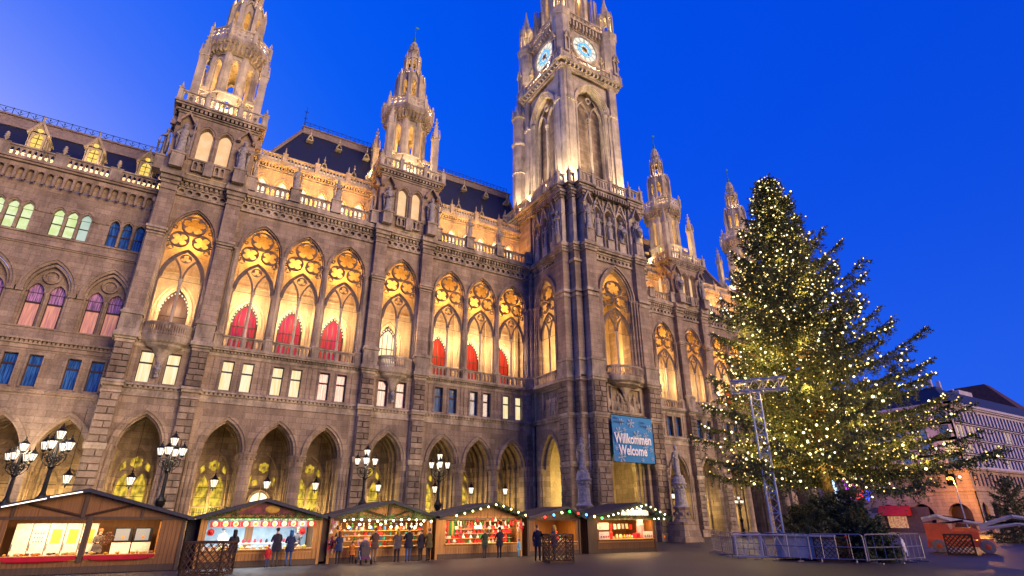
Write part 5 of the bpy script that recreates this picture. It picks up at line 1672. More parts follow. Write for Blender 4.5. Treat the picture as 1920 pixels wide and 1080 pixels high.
# ================= statues =================
def statue_mesh(seed, item, w=.27):
    r = random.Random(seed)
    b = MB(ID)
    prof = [(0, .20, 1), (.06, .235, 1), (.25, .21, 1), (.5, .185, 1), (.9, .175, .9), (1.15, .17, .7), (1.35, .145, .4), (1.5, .165, .3), (1.68, .2, .25), (1.8, .215, .15), (1.88, .15, .1), (1.93, .07, 0), (2.0, .06, 0), (2.04, .085, 0), (2.12, .105, 0), (2.22, .1, 0), (2.3, .06, 0), (2.33, .01, 0)]
    n = 16; ph = r.random() * 6; sw = r.uniform(-.06, .06)
    i0 = len(b.v)
    for z, rad, f in prof:
        for k in range(n):
            t = 2 * pi * k / n
            q_ = rad * (1 + f * .13 * sin(6 * t + ph + z * 2.2))
            b.v.append((q_ * cos(t) * 1.05 + sw * sin(z * 1.6), q_ * sin(t) * (.72 if z < 1.95 else 1.05), z))
    for j in range(len(prof) - 1):
        for k in range(n):
            a = i0 + j * n + k; c = i0 + j * n + (k + 1) % n
            b.f.append((a, c, c + n, a + n)); b.mi.append(0)
    # arms; front is -y
    def arm(s, el, ha):
        b.tube([(s * .19, 0, 1.78), (s * el[0], el[1], el[2]), (s * ha[0], ha[1], ha[2])], [.085, .07, .045], 6)
        b.ball((s * ha[0], ha[1], ha[2]), .055, 4)
    up_ = item == 'raised'
    arm(1, (.34, -.05, 1.5), (.2, -.26, 1.45)) if item != 'staff' else arm(1, (.36, -.03, 1.52), (.4, -.2, 1.7))
    arm(-1, (.36, -.02, 1.6), (.45, -.1, 2.05)) if up_ else arm(-1, (.33, -.04, 1.45), (.16, -.24, 1.2))
    if item == 'staff': b.tube([(.42, -.2, 0), (.42, -.2, 2.45)], .025, 5); b.frus(.42, -.2, .05, .02, 2.4, .01, .01, 2.7)
    if item == 'shield':
        for k in range(8):
            t0, t1 = pi * k / 8, pi * (k + 1) / 8
            b.q((-.02, -.36, .75), (-.26 * cos(t0) , -.32, .75 + .55 * sin(t0) * .6 + .3), (-.26 * cos(t1), -.32, .75 + .55 * sin(t1) * .6 + .3))
        b.frus(0, -.32, .24, .03, 1.05, .03, .03, .35); b.frus(0, -.32, .24, .03, 1.05, .22, .03, 1.35)
    if item == 'raised': b.tube([(-.45, -.1, 1.9), (-.5, -.12, 2.6)], .022, 5); b.q((-.5, -.12, 2.3), (-.5, -.12, 2.6), (-.2, -.1, 2.5), (-.2, -.12, 2.25))
    if item == 'book': b.box(-.12, .12, -.34, -.26, 1.2, 1.45)
    # cloak, nose, hair, helmet
    b.tube([(-.2, .06, 1.82), (-.26, .12, 1.2), (-.22, .1, .3)], [.06, .08, .05], 5); b.tube([(.2, .06, 1.82), (.27, .12, 1.2), (.24, .1, .2)], [.06, .08, .06], 5)
    b.frus(sw * .2, -.1, .015, .02, 2.12, .01, .01, 2.18)
    if seed % 2: b.lathe(sw * .2, 0, [(.12, 2.2), (.125, 2.26), (.08, 2.36), (.02, 2.42)], 8)
    else: b.ball((sw * .2, .03, 2.19), .11, 5)
    b.box(-.24, .24, -.19, .19, -.05, .02)
    me = b.mesh('statue', M_statue)
    me.polygons.foreach_set('use_smooth', [True] * len(me.polygons))
    return me
STM = {k: statue_mesh(i + 3, k) for i, k in enumerate(('staff', 'shield', 'raised', 'book', 'plain'))}
def statue(x, y, z, h, kind, label, rz=0, group='stone statues of the town hall'):
    o = link('statue', STM[kind], None, (x, y, z + .04 * h / 2.4), rz)
    s_ = h / 2.4; o.scale = (s_ * 1.25, s_ * 1.15, s_)
    tag(o, label, 'statue', group)
    return o
PN = {0: 'leftmost turret', 1: 'second turret', 2: 'turret right of the clock tower', 3: 'turret behind the tree'}
for i, c in enumerate(PAV):
    k1, k2, k3, k4 = [('staff', 'plain', 'shield', 'raised'), ('book', 'staff', 'plain', 'raised'), ('shield', 'raised', 'book', 'plain'), ('plain', 'staff', 'book', 'shield')][i]
    statue(c - 2.45, 48.95, 31.35, 3.2, k1, 'robed stone statue at the front left corner of the ' + PN[i])
    if i < 3: statue(c + 2.45, 48.95, 31.35, 3.15, k2, 'robed stone statue at the front right corner of the ' + PN[i])
    statue(c - 3.75, 50.25, 31.35, 3.1, k3, 'stone statue on the left flank of the ' + PN[i], -pi / 2)
    if i < 2: statue(c + 3.75, 50.25, 31.35, 3.1, k4, 'stone statue on the right flank of the ' + PN[i], pi / 2)
    if i < 3: statue(c, 49.55, 12.0, 1.25, 'shield', 'small stone figure under the rounded balcony of the ' + PN[i])
for i, c in enumerate(SECT):
    if i == 2: continue
    nm = ('left of the middle turret', 'just left of the clock tower', '', 'beside the Christmas tree')[i]
    statue(c + 7.5, 49.75, 31.45, 2.55, ('plain', 'book', 0, 'staff')[i], 'stone statue on the first rail pedestal of the terrace ' + nm)
    statue(c + 11.4, 49.75, 31.45, 2.55, ('book', 'shield', 0, 'plain')[i], 'stone statue on the second rail pedestal of the terrace ' + nm)
for u, k, t in ((-1.75, 'staff', 'left'), (0, 'plain', 'middle'), (1.75, 'shield', 'right')):
    statue(TX + u, YT + .72, 31.3, 3.0, k, 'stone knight statue in the %s front niche of the clock tower' % t)
statue(TX - 3.62, YT + .1, 31.55, 3.2, 'staff', 'stone statue on the left front pedestal beside the tower niches')
statue(TX + 3.62, YT + .1, 31.55, 3.2, 'shield', 'stone shield bearer on the right front pedestal beside the tower niches')
for u, k, t in ((-1.9, 'plain', 'farthest'), (-.3, 'book', 'middle'), (1.3, 'raised', 'nearest')):
    x, y, z = FL(u, -.1, 31.3); statue(x, y, z, 2.7, k, 'stone statue in the %s side niche of the clock tower' % t, -pi / 2)
x, y, z = FL(2.75, .5, 31.2); statue(x, y, z, 3.2, 'raised', 'stone statue on the corner pedestal of the tower side', -pi / 2)
def column_statue(x, y, kind, label):
    t = thing('column_statue', label, 'statue', (x, y, 0), 0, 'statues on tall columns by the tower porch')
    b = MB()
    b.box(-1.25, 1.25, -1.2, 1.2, 0, .35); b.frus(0, 0, 1.15, 1.1, .35, .95, .95, 1.5); b.box(-1.0, 1.0, -1.0, 1.0, 1.5, 1.75)
    b.lathe(0, 0, [(.98, 1.75), (.9, 1.9), (.75, 2.0), (.72, 2.8), (.85, 2.95), (.85, 3.05)], 8, pi / 8)
    for k in range(8): b.ball((.74 * cos(k * pi / 4), .74 * sin(k * pi / 4), 2.45), .16, 4)
    b.obj('pedestal', M_low, t)
    b = MB()
    b.lathe(0, 0, [(.78, 3.05), (.62, 3.2), (.58, 3.3), (.52, 4.5), (.56, 4.55), (.5, 4.6), (.6, 5.0), (.72, 5.1), (.72, 5.2), (.62, 5.3), (.6, 5.6), (.5, 5.75), (.45, 5.9)], 14)
    for k in range(10): b.ball((.58 * cos(k * pi / 5), .58 * sin(k * pi / 5), 4.85), .13, 3)
    b.obj('shaft', M_statue, t)
    o = link('figure', STM[kind], t, (0, 0, 5.95)); o.scale = (1.55, 1.5, 1.18)
column_statue(31.7, 40.0, 'staff', 'tall column with a robed stone statue left of the blue banner')
column_statue(43.5, 40.0, 'plain', 'tall column with a hooded stone statue right of the blue banner')
# ================= ground, walls, lamps =================
m, t, bs = base_mat('asphalt')
bs.inputs['Roughness'].default_value = .55
g = nd(t, 'ShaderNodeNewGeometry')
n1 = nd(t, 'ShaderNodeTexNoise'); n1.inputs['Scale'].default_value = .25; n1.inputs['Detail'].default_value = 6
n2 = nd(t, 'ShaderNodeTexNoise'); n2.inputs['Scale'].default_value = 30; n2.inputs['Detail'].default_value = 4
lk(t, g.outputs['Position'], n1.inputs['Vector']); lk(t, g.outputs['Position'], n2.inputs['Vector'])
r = nd(t, 'ShaderNodeValToRGB')
r.color_ramp.elements[0].position = .35; r.color_ramp.elements[1].position = .65
r.color_ramp.elements[0].color = (.026, .016, .026, 1); r.color_ramp.elements[1].color = (.045, .029, .044, 1)
lk(t, n1.outputs['Fac'], r.inputs[0])
mx = nd(t, 'ShaderNodeMix', data_type='RGBA', blend_type='MULTIPLY'); mx.inputs['Factor'].default_value = .5
lk(t, r.outputs[0], mx.inputs[6]); lk(t, n2.outputs['Color'], mx.inputs[7])
vv = nd(t, 'ShaderNodeTexBrick'); vv.inputs['Scale'].default_value = 1; vv.inputs['Brick Width'].default_value = 3.4; vv.inputs['Row Height'].default_value = 3.4; vv.inputs['Mortar Size'].default_value = .03
vv.inputs['Color1'].default_value = (1, 1, 1, 1); vv.inputs['Color2'].default_value = (.86, .86, .86, 1); vv.inputs['Mortar'].default_value = (.55, .55, .55, 1)
lk(t, g.outputs['Position'], vv.inputs['Vector'])
mx3 = nd(t, 'ShaderNodeMix', data_type='RGBA', blend_type='MULTIPLY'); mx3.inputs['Factor'].default_value = .8
lk(t, mx.outputs[2], mx3.inputs[6]); lk(t, vv.outputs['Color'], mx3.inputs[7])
lk(t, mx3.outputs[2], bs.inputs['Base Color'])
bp = nd(t, 'ShaderNodeBump'); bp.inputs['Strength'].default_value = .25; bp.inputs['Distance'].default_value = .01
lk(t, n2.outputs['Fac'], bp.inputs['Height']); lk(t, bp.outputs[0], bs.inputs['Normal'])
b = MB(); b.q((-900, -900, 0), (1500, -900, 0), (1500, 1200, 0), (-900, 1200, 0))
struct(b.obj('ground', m))
b = MB(); b.q((-60, 28.5, .004), (36, 28.5, .004), (36, 32.5, .004), (-60, 32.5, .004)); b.q((36, 30.8, .004), (80, 33.5, .004), (80, 36, .004), (36, 33, .004))
struct(b.obj('paving', stone('paving_slabs', (.10, .075, .08), (.075, .058, .062), .8, .6, .02, .2)))
b = MB(); b.box(45.0, 78, 40.4, 40.9, 0, 1.15); b.box(44.9, 78.1, 40.3, 41.0, 1.15, 1.3); b.box(44.8, 78, 39.9, 40.3, 0, .15)
tag(b.obj('terrace_wall', M_low), 'low stone terrace wall with a flat coping in front of the right arcade', 'wall')
b = MB(); b.box(-30, 30.2, -46.9, -46.4, 0, .75)
for k in range(3): b.box(-30, 30.2, -46.4 + .3 * k, -46.1 + .3 * k, 0, .6 - .2 * k)
tag(b.obj('arcade_steps', M_low), 'long stone steps and plinth running under the arcade behind the stalls', 'steps')
# candelabra street lamps
def lantern_parts(b_fr, b_gl, x, y, z, s):
    n = 6
    b_gl.lathe(x, y, [(.13 * s, z), (.25 * s, z + .46 * s), (.2 * s, z + .56 * s)], n)
    b_fr.lathe(x, y, [(.27 * s, z + .46 * s), (.28 * s, z + .5 * s), (.16 * s, z + .62 * s), (.1 * s, z + .66 * s), (.12 * s, z + .7 * s), (.03 * s, z + .8 * s), (.05 * s, z + .85 * s), (.01, z + .95 * s)], n)
    b_fr.lathe(x, y, [(.03 * s, z - .14 * s), (.08 * s, z - .1 * s), (.14 * s, z - .02 * s), (.14 * s, z + .02 * s)], n)
    for k in range(n):
        t = 2 * pi * k / n
        b_fr.tube([(x + .135 * s * cos(t), y + .135 * s * sin(t), z), (x + .262 * s * cos(t), y + .262 * s * sin(t), z + .47 * s)], .022 * s, 3)
LP = thing('street_lamp', 'ornate black lamp with five lit lanterns between the first two stall roofs', 'street lamp', (.45, 45, 0), 0, 'five-armed street lamps before the arcade')
b = MB()
b.lathe(0, 0, [(.45, 0), (.45, .3), (.3, .5), (.24, 1.2), (.34, 1.4), (.2, 1.7), (.16, 2.6), (.3, 2.9), (.34, 3.1), (.2, 3.3), (.13, 3.5), (.11, 4.8), (.2, 4.95), (.12, 5.1), (.06, 6.4)], 10)
b.obj('pole', M_iron, LP)
b = MB(); gl = MB()
for k in range(4):
    a = k * pi / 2 + .35; c_, s_ = cos(a), sin(a)
    P = lambda r, z: (r * c_, r * s_, z)
    b.tube([P(.06, 5.0), P(.35, 5.05), P(.62, 5.35), P(.66, 5.75)], .035, 4)
    b.tube([P(.06, 5.35), P(.25, 5.3), P(.42, 5.5), P(.34, 5.68), P(.22, 5.6)], .025, 4)
    b.tube([P(.1, 5.7), P(.4, 5.78), P(.66, 5.68)], .025, 4)
    for q_ in range(5):
        b.ball(P(.2 + .1 * q_, 5.15 + .12 * q_), .05, 3); b.ball(P(.12 + .1 * q_, 5.5 + .04 * q_), .045, 3)
    lantern_parts(b, gl, .68 * c_, .68 * s_, 5.95, 1.0)
for k in range(8):
    a = k * pi / 4
    b.tube([(.3 * cos(a), .3 * sin(a), 5.25), (.45 * cos(a + .4), .45 * sin(a + .4), 5.5), (.3 * cos(a + .8), .3 * sin(a + .8), 5.65)], .022, 4)
lantern_parts(b, gl, 0, 0, 6.6, 1.05)
b.obj('bracket', M_iron, LP); gl.obj('lantern', M_lampglass, LP)
for (x, y, s_, l) in ((-5.75, 45, 1, 'ornate black lamp with five lit lanterns, the taller of the pair at the left edge'), (-8.0, 49.0, .93, 'ornate black lamp with five lit lanterns, the lower one at the far left edge'),
                      (13.9, 45, 1, 'ornate black lamp with five lit lanterns behind the snack and toy stalls'), (20.25, 45, 1, 'ornate black lamp with five lit lanterns behind the stall of red hats'),
                      (58.6, 45, .62, 'dark street lamp with lit lanterns beyond the banner, half behind the tree')):
    c = copytree(LP, (x, y, 0), l); c.scale = (1, 1, s_ if s_ > .9 else .62)
    if s_ < .9: c.scale = (.62, .62, .62)
for x, y in ((.45, 45), (-5.75, 45), (-8.0, 49.0), (13.9, 45), (20.25, 45), (58.6, 45)):
    lamp('POINT', 'lantern_lamp', (x, y - .75, 6.2), 130, (1, .80, .55), .4)
    lamp('POINT', 'lantern_lamp', (x, y + .75, 6.2), 90, (1, .78, .50), .4)
# hanging lanterns
HL = None
bays = sorted([u for u in BAYS + PAV if u < 35]) + [54.65, 60.2, 65.75]
ordn = ['first', 'second', 'third', 'fourth', 'fifth', 'sixth', 'seventh', 'eighth', 'ninth']
for i, u in enumerate([WB[0] + .9] + bays):
    if i == 0: lb = 'white lantern hanging in the dark arch left of the corner pier'
    elif u < 35: lb = 'lit white lantern hanging in the %s arch of the arcade from the corner pier' % ordn[i - 1]
    else: lb = 'small lit lantern hanging in the %s arch right of the tower' % ('nearest', 'pavilion', 'next to last')[bays[8:].index(u) if u in bays[8:] else 0]
    if HL is None:
        HL = thing('hanging_lantern', lb, 'lantern', (u, 51.4, 4.3), 0, 'lanterns hanging in the arcade'); o = HL
        b = MB(); gl2 = MB(); lantern_parts(b, gl2, 0, 0, 0, 1.15); b.tube([(0, 0, 1.0), (0, 0, 5.2)], .015, 4)
        for k in range(4): b.ball((.16 * cos(k * pi / 2), .16 * sin(k * pi / 2), -.1), .05, 3)
        b.lathe(0, 0, [(.02, -.3), (.06, -.2), (.03, -.1)], 5)
        b.obj('frame', M_iron, HL); gl2.obj('glass', M_lampglass, HL)
    else: o = copytree(HL, (u, 51.4, 4.3), lb)
    lamp('POINT', 'lantern_lamp', (u, 50.9, 4.2), 26, (1, .72, .30), .2)
    lamp('POINT', 'arcade_fill', (u, 53.2, 2.6), 34, (1, .70, .22), .25)  # added fill light low in the vault, no fixture of its own
lamp('POINT', 'porch_lamp', (38.7, 45.5, 5.5), 260, (1, .72, .22), .3)
lamp('POINT', 'porch_lamp', (35.5, 46.5, 4.5), 120, (1, .72, .22), .3)
# arcade guard rail
b = MB(); 
for z in (1.2, 1.75): b.box(-5, 32, -46.75, -46.72, z, z + .03)
for k in range(38): b.box(-5 + k, -4.97 + k, -46.75, -46.72, .7, 1.78)
tag(b.obj('guard_rail', M_iron), 'thin dark metal guard rail along the arcade plinth behind the stalls', 'railing')
# ---- banner ----
BN = thing('banner', 'large blue banner reading Willkommen Welcome with white snowflakes over the tower porch', 'banner', (38.7, 40.75, 6.95))
m, t, bs = base_mat('banner_blue'); bs.inputs['Base Color'].default_value = (.006, .22, .56, 1); bs.inputs['Roughness'].default_value = .6
bs.inputs['Emission Color'].default_value = (.01, .2, .55, 1); bs.inputs['Emission Strength'].default_value = .0
b = MB()
N = 12; hw = 2.62; hh = 4.35
for i in range(N):
    for j in range(6):
        P = lambda i, j: (-hw + 2 * hw * i / N, .05 * sin(i * .8) * (1 - j / 6) + .03 * sin(j * 2), hh * j / 6)
        b.q(P(i, j), P(i + 1, j), P(i + 1, j + 1), P(i, j + 1))
b.obj('cloth', MATS['banner_blue'], BN)
M_w = plain('white_print', (.92, .93, .95), .6, 0, .02)
M_dk = plain('dark_print', (.01, .05, .16), .6, 0, .02)
def text(txt, x, z, size, mat, par, sx=1.0, y=-.12, off=.0, name='lettering', align='LEFT', rz=0):
    c = bpy.data.curves.new(name, 'FONT'); c.body = txt; c.size = size; c.extrude = .004; c.offset = off; c.align_x = align
    c.resolution_u = 3
    c.materials.append(mat)
    tmp = bpy.data.objects.new('tmp', c); COL.objects.link(tmp)
    dg = bpy.context.evaluated_depsgraph_get()
    me = bpy.data.meshes.new_from_object(tmp.evaluated_get(dg))
    if not me.materials: me.materials.append(mat)
    bpy.data.objects.remove(tmp); bpy.data.curves.remove(c)
    o = link(name, me, par, (x, y, z)); o.rotation_euler = (pi / 2, 0, rz); o.scale = (sx, 1, 1)
    return o
text('Willkommen', -2.5, 1.75, 1.28, M_w, BN, .70, y=-.16, off=.034)
text('Welcome', -2.05, .68, 1.25, M_w, BN, .72, y=-.16, off=.034)
text('Wien\nweihnachtet', -2.5, 3.95, .34, M_dk, BN, .8); text('Frohe\nFesttage', .9, 3.75, .34, M_dk, BN, .8)
b = MB()
for (x, z, s_) in ((-1.5, 3.75, .32), (-.25, 3.68, .46), (2.1, 3.35, .36), (-1.9, 2.75, .46), (-1.15, 2.98, .26), (.45, 2.5, .56), (1.6, 2.6, .36), (1.45, 1.5, .36), (-1.7, .45, .5), (.95, .28, .2), (2.25, .45, .22), (-2.3, 1.25, .25), (2.15, 1.3, .25)):
    for k in range(6):
        a = k * pi / 3 + .2; c_, q_ = cos(a), sin(a)
        def seg(r0, o0, r1, o1, w):
            p0 = (x + r0 * c_ - o0 * q_, z + r0 * q_ + o0 * c_); p1 = (x + r1 * c_ - o1 * q_, z + r1 * q_ + o1 * c_)
            dx, dz = p1[0] - p0[0], p1[1] - p0[1]; L = hypot(dx, dz) or 1; nx, nz = -dz / L * w, dx / L * w
            b.q((p0[0] - nx, .1, p0[1] - nz), (p1[0] - nx, .1, p1[1] - nz), (p1[0] + nx, .1, p1[1] + nz), (p0[0] + nx, .1, p0[1] + nz))
        seg(0, 0, s_, 0, s_ * .07)
        for r0 in (.45, .72): seg(s_ * r0, 0, s_ * (r0 + .2), s_ * .2, s_ * .05); seg(s_ * r0, 0, s_ * (r0 + .2), -s_ * .2, s_ * .05)
b.obj('snowflake_print', plain('pale_print', (.45, .58, .72), .6, 0, .02), BN)
b = MB(); b.tube([(-2.7, 0, hh + .03), (2.7, 0, hh + .03)], .04, 6); b.tube([(-2.7, 0, 0), (2.7, 0, 0)], .03, 6); b.obj('rod', M_iron, BN)
# ================= the Christmas tree =================
import numpy as np
rng = np.random.default_rng(5)
TXX, TYY = 36.3, 21.1
XT = thing('christmas_tree', 'huge spruce Christmas tree covered in warm fairy lights behind crowd barriers', 'Christmas tree', (TXX, TYY, 0))
m_leaf, t, bs = base_mat('spruce_needles')
bs.inputs['Roughness'].default_value = .7
g = nd(t, 'ShaderNodeNewGeometry')
n1 = nd(t, 'ShaderNodeTexNoise'); n1.inputs['Scale'].default_value = 1.1; n1.inputs['Detail'].default_value = 4
lk(t, g.outputs['Position'], n1.inputs['Vector'])
r = nd(t, 'ShaderNodeValToRGB')
r.color_ramp.elements[0].position = .35; r.color_ramp.elements[1].position = .65
r.color_ramp.elements[0].color = (.035, .055, .022, 1); r.color_ramp.elements[1].color = (.11, .115, .028, 1)
lk(t, n1.outputs['Fac'], r.inputs[0]); lk(t, r.outputs[0], bs.inputs['Base Color'])
M_bark = plain('bark', (.16, .11, .06), .9, 0, .35, 6, .5)
def spray(P, D, L, n, ln, wd, out_v, out_f, droop=.3):
    """needle tufts along a twig from P in direction D"""
    D = D / np.linalg.norm(D)
    a = np.cross(D, [0, 0, 1.0]); 
    if np.linalg.norm(a) < 1e-3: a = np.array([1.0, 0, 0])
    a /= np.linalg.norm(a); c = np.cross(D, a)
    tt = (np.arange(n) + rng.random(n)) / n
    pos = P + np.outer(tt * L, D) - np.outer(droop * (tt * L) ** 2, [0, 0, 1.0])
    ph = rng.random(n) * 2 * np.pi
    side_ = np.outer(np.cos(ph), a) + np.outer(np.sin(ph), c)
    dirs = .55 * D + side_ * .9 + rng.normal(0, .15, (n, 3)); dirs /= np.linalg.norm(dirs, axis=1)[:, None]
    perp = np.cross(dirs, rng.normal(0, 1, (n, 3))); perp /= np.linalg.norm(perp, axis=1)[:, None]
    l = ln * (.7 + .6 * rng.random(n)) * (1 - .4 * tt)
    v0 = pos - perp * wd; v1 = pos + perp * wd; v2 = pos + dirs * l[:, None]
    out_v.append(np.stack([v0, v1, v2], 1).reshape(-1, 3))
def mesh_tris(name, arrs, mat):
    V = np.concatenate(arrs); nT = len(V) // 3
    me = bpy.data.meshes.new(name)
    me.vertices.add(len(V)); me.vertices.foreach_set('co', V.ravel())
    me.loops.add(nT * 3); me.loops.foreach_set('vertex_index', np.arange(nT * 3, dtype=np.int32))
    me.polygons.add(nT); me.polygons.foreach_set('loop_start', np.arange(0, nT * 3, 3, dtype=np.int32)); me.polygons.foreach_set('loop_total', np.full(nT, 3, dtype=np.int32))
    me.materials.append(mat); me.update(); me.validate()
    return me
def conifer(H, z0, lowL, nb, bulbs, seed, ln=.2, wd=.035, twn=1.0, right=1.0, left=1.0, rag=.25, trunk_r=.32, per=22):
    global rng
    rng = np.random.default_rng(seed)
    V = []; B = MB(ID); bl = []
    B.tube([(.12 * sin(z * .4) * z / H, .1 * cos(z * .33) * z / H, z) for z in np.linspace(0, H, 16)], [trunk_r * (1 - .95 * k / 15) + .02 for k in range(16)], 8)
    for k in range(nb):
        f = (k + .5) / nb
        z = z0 + (H - z0 - .15) * (1 - (1 - f) ** 1.0) 
        az = k * 2.39996 + rng.normal(0, .25)
        hfrac = (z - z0) / (H - z0)
        L = lowL * (1 - hfrac) ** .86 * (1 - rag + 2 * rag * rng.random()) + .35
        # camera sits along -x-y: right side of the picture is (+.5,-.86)
        sd = cos(az) * .5 - sin(az) * .86
        L *= (right if sd > 0 else left) ** abs(sd)
        up0 = -.15 + .85 * hfrac + rng.normal(0, .08)
        pts = []; p = np.array([.12 * sin(z * .4) * z / H, .1 * cos(z * .33) * z / H, z]); d = np.array([cos(az), sin(az), up0])
        ns = 7
        for s_ in range(ns + 1):
            pts.append(p.copy())
            q_ = s_ / ns
            dd = np.array([d[0], d[1], up0 + (.75 * (q_ - .35)) * (1.1 if hfrac < .8 else .4)]); dd /= np.linalg.norm(dd)
            p = p + dd * L / ns
        B.tube([tuple(x) for x in pts], [max(.012, .06 * (L / lowL) * (1 - s_ / (ns + .5)) + .012) for s_ in range(ns + 1)], 4)
        nt_ = int(per * twn * L / 4) + 5
        for j in range(nt_):
            q_ = .12 + .88 * (j + rng.random()) / nt_
            i = min(ns - 1, int(q_ * ns)); fr = q_ * ns - i
            P = pts[i] * (1 - fr) + pts[i + 1] * fr
            ax = pts[i + 1] - pts[i]; ax /= np.linalg.norm(ax)
            s_ = 1 if j % 2 else -1
            sdv = np.cross(ax, [0, 0, 1.0]); sdv /= np.linalg.norm(sdv)
            m_ = rng.random()
            D = ax * .75 + sdv * s_ * (.9 + .3 * rng.random()) + np.array([0, 0, -.45 * m_]) if rng.random() < .72 else ax * .3 + sdv * rng.normal(0, .3) + np.array([0, 0, -1.0])
            tl = (.28 + .72 * (1 - abs(q_ - .45))) * min(1.0, .35 + L * .22) * (.7 + .5 * rng.random())
            spray(P, D, tl, int(16 * min(1.3, tl + .35)), ln, wd, V, None)
            if bulbs and rng.random() < bulbs:
                e = P + D / np.linalg.norm(D) * tl * rng.random()
                bl.append(tuple(e + np.array([0, 0, .03])))
        spray(pts[-2], pts[-1] - pts[-2], L / ns + .35, 16, ln, wd, V, None, 0)
        if bulbs: bl.append(tuple(pts[-1] + np.array([0, 0, .12])))
    spray(np.array([0, 0, H - .9]), np.array([0, 0, 1.0]), 1.2, 40, ln * 1.2, wd, V, None, 0)
    return V, B, bl
V, B, bl = conifer(26.6, 5.0, 7.1, 330, .28, 4, right=1.08, left=.95, rag=.32, per=36, ln=.25, wd=.042)
B.obj('trunk', M_bark, XT)
link('crown', mesh_tris('crown', V, m_leaf), XT)
ph_ = MB(ID)
ico = [(0, 0, 1)] + [(.894 * cos(k * 2 * pi / 5), .894 * sin(k * 2 * pi / 5), .447) for k in range(5)] + [(.894 * cos((k + .5) * 2 * pi / 5), .894 * sin((k + .5) * 2 * pi / 5), -.447) for k in range(5)] + [(0, 0, -1)]
icf = [(0, 1 + k, 1 + (k + 1) % 5) for k in range(5)] + [(1 + k, 6 + k, 1 + (k + 1) % 5) for k in range(5)] + [(1 + (k + 1) % 5, 6 + k, 6 + (k + 1) % 5) for k in range(5)] + [(11, 6 + (k + 1) % 5, 6 + k) for k in range(5)]
def bulb(b, p, r):
    i = len(b.v); b.v += [b.F(p[0] + r * x, p[1] + r * y, p[2] + r * z) for x, y, z in ico]
    b.f += [(i + x, i + y, i + z) for x, y, z in icf]; b.mi += [b.cm] * 20
extra = []
rr = random.Random(3)
for z in np.linspace(6, 25.5, 150):      # denser spiral close to the trunk
    a = z * 5.3; q_ = .25 + .09 * (24 - z) * rr.random()
    extra.append((q_ * cos(a), q_ * sin(a), z))
for p in bl + extra:
    ph_.cm = 0 if rr.random() < .7 else 1
    bulb(ph_, p, rr.choice((.035, .042, .05)) if ph_.cm == 0 else rr.choice((.055, .07, .085)))
o = ph_.obj('fairy_light', [glow('fairy_bulb', (1, .70, .16), 2.2), glow('fairy_bulb_bright', (1, .84, .42), 3.6)], XT); o['kind'] = 'stuff'
for q_ in ('fairy_bulb', 'fairy_bulb_bright'): MATS[q_].cycles.emission_sampling = 'NONE'
print('bulbs', len(bl) + len(extra), 'needles', sum(len(v) for v in V) // 3)
for k in range(46):
    z = 5.0 + 20.5 * (k / 46) ** 1.15; a = k * 2.39996; q_ = (27 - z) * .30 * (.35 + .6 * ((k * 7) % 5) / 5)
    lamp('POINT', 'fairy_glow', (TXX + q_ * cos(a), TYY + q_ * sin(a), z), 34 * (1.0 if z < 18 else .6), (1, .66, .16), .25)
lamp('POINT', 'fairy_glow', (TXX - .8, TYY - .9, 5.4), 40, (1, .66, .16), .2)
# small firs round the foot of the tree and at the far right
def polar(az, d, z=0): return (d * sin(radians(az)), d * cos(radians(az)), z)
fl = [(57.3, 38.5, 2.7, 'little fir tree at the foot of the Christmas tree, nearest the lattice mast'), (59.0, 36.6, 3.2, 'dark fir tree in front of the Christmas tree trunk'), (61.0, 37.0, 3.5, 'broad dark fir tree right of the Christmas tree trunk'),
      (62.3, 36.4, 1.9, 'low fir tree behind the right end of the barriers'), (71.6, 72, 5.6, 'dark bare-topped fir at the right edge by the boom lift')]
for i, (az, d, h, lb) in enumerate(fl):
    x, y, z = polar(az, d)
    T = thing('fir_tree', lb, 'fir tree', (x, y, 0), 0, 'small fir trees around the big tree')
    V, B, _ = conifer(h, .25, h * .42, 40, 0, 20 + i, ln=.17, wd=.03, twn=3.0, trunk_r=.06, per=22)
    B.obj('trunk', M_bark, T); link('crown', mesh_tris('crown', V, m_leaf), T)
# ================= lattice mast with a cross truss =================
mx_, my_ = 29.6, 20.5
M_alu = plain('aluminium', (.55, .55, .58), .35, .7, .1, 8)
MS = thing('lattice_mast', 'tall aluminium lattice mast with a horizontal truss on top, left of the Christmas tree', 'lattice mast', (mx_, my_, 0))
h = .26
va = radians(-57)          # cross truss runs across the picture
def truss(b, P, axis, L, h, seg, r1=.05, r2=.026):
    ax = Vector(axis).normalized(); up = Vector((0, 0, 1)) if abs(ax.z) < .9 else Vector((cos(va), sin(va), 0))
    s1 = ax.cross(up).normalized(); s2 = up if abs(ax.z) < .9 else up
    if abs(ax.z) >= .9: s2 = up; s1 = ax.cross(up)
    P = Vector(P); cs = [s1 * h * i + s2 * h * j for i, j in ((-1, -1), (1, -1), (1, 1), (-1, 1))]
    for c in cs: b.tube([tuple(P + c), tuple(P + c + ax * L)], r1, 5)
    n = int(L / seg)
    for k in range(n):
        a, c = P + ax * (L * k / n), P + ax * (L * (k + 1) / n)
        for q_ in range(4):
            u, w = cs[q_], cs[(q_ + 1) % 4]
            b.tube([tuple(a + u), tuple(c + w)] if (k + q_) % 2 else [tuple(a + w), tuple(c + u)], r2, 3)
            if k % 2 == 0: b.tube([tuple(a + u), tuple(a + w)], r2, 3)
b = MB(ID); truss(b, (0, 0, 1.25), (0, 0, 1), 7.9, .27, .5); b.obj('lattice_tower', M_alu, MS)
b = MB(ID); e = Vector((cos(va), sin(va), 0)); p0 = Vector((0, 0, 9.4)) - e * 1.25
truss(b, tuple(p0), tuple(e), 3.1, .33, .42, .055, .03); b.obj('cross_truss', M_alu, MS)
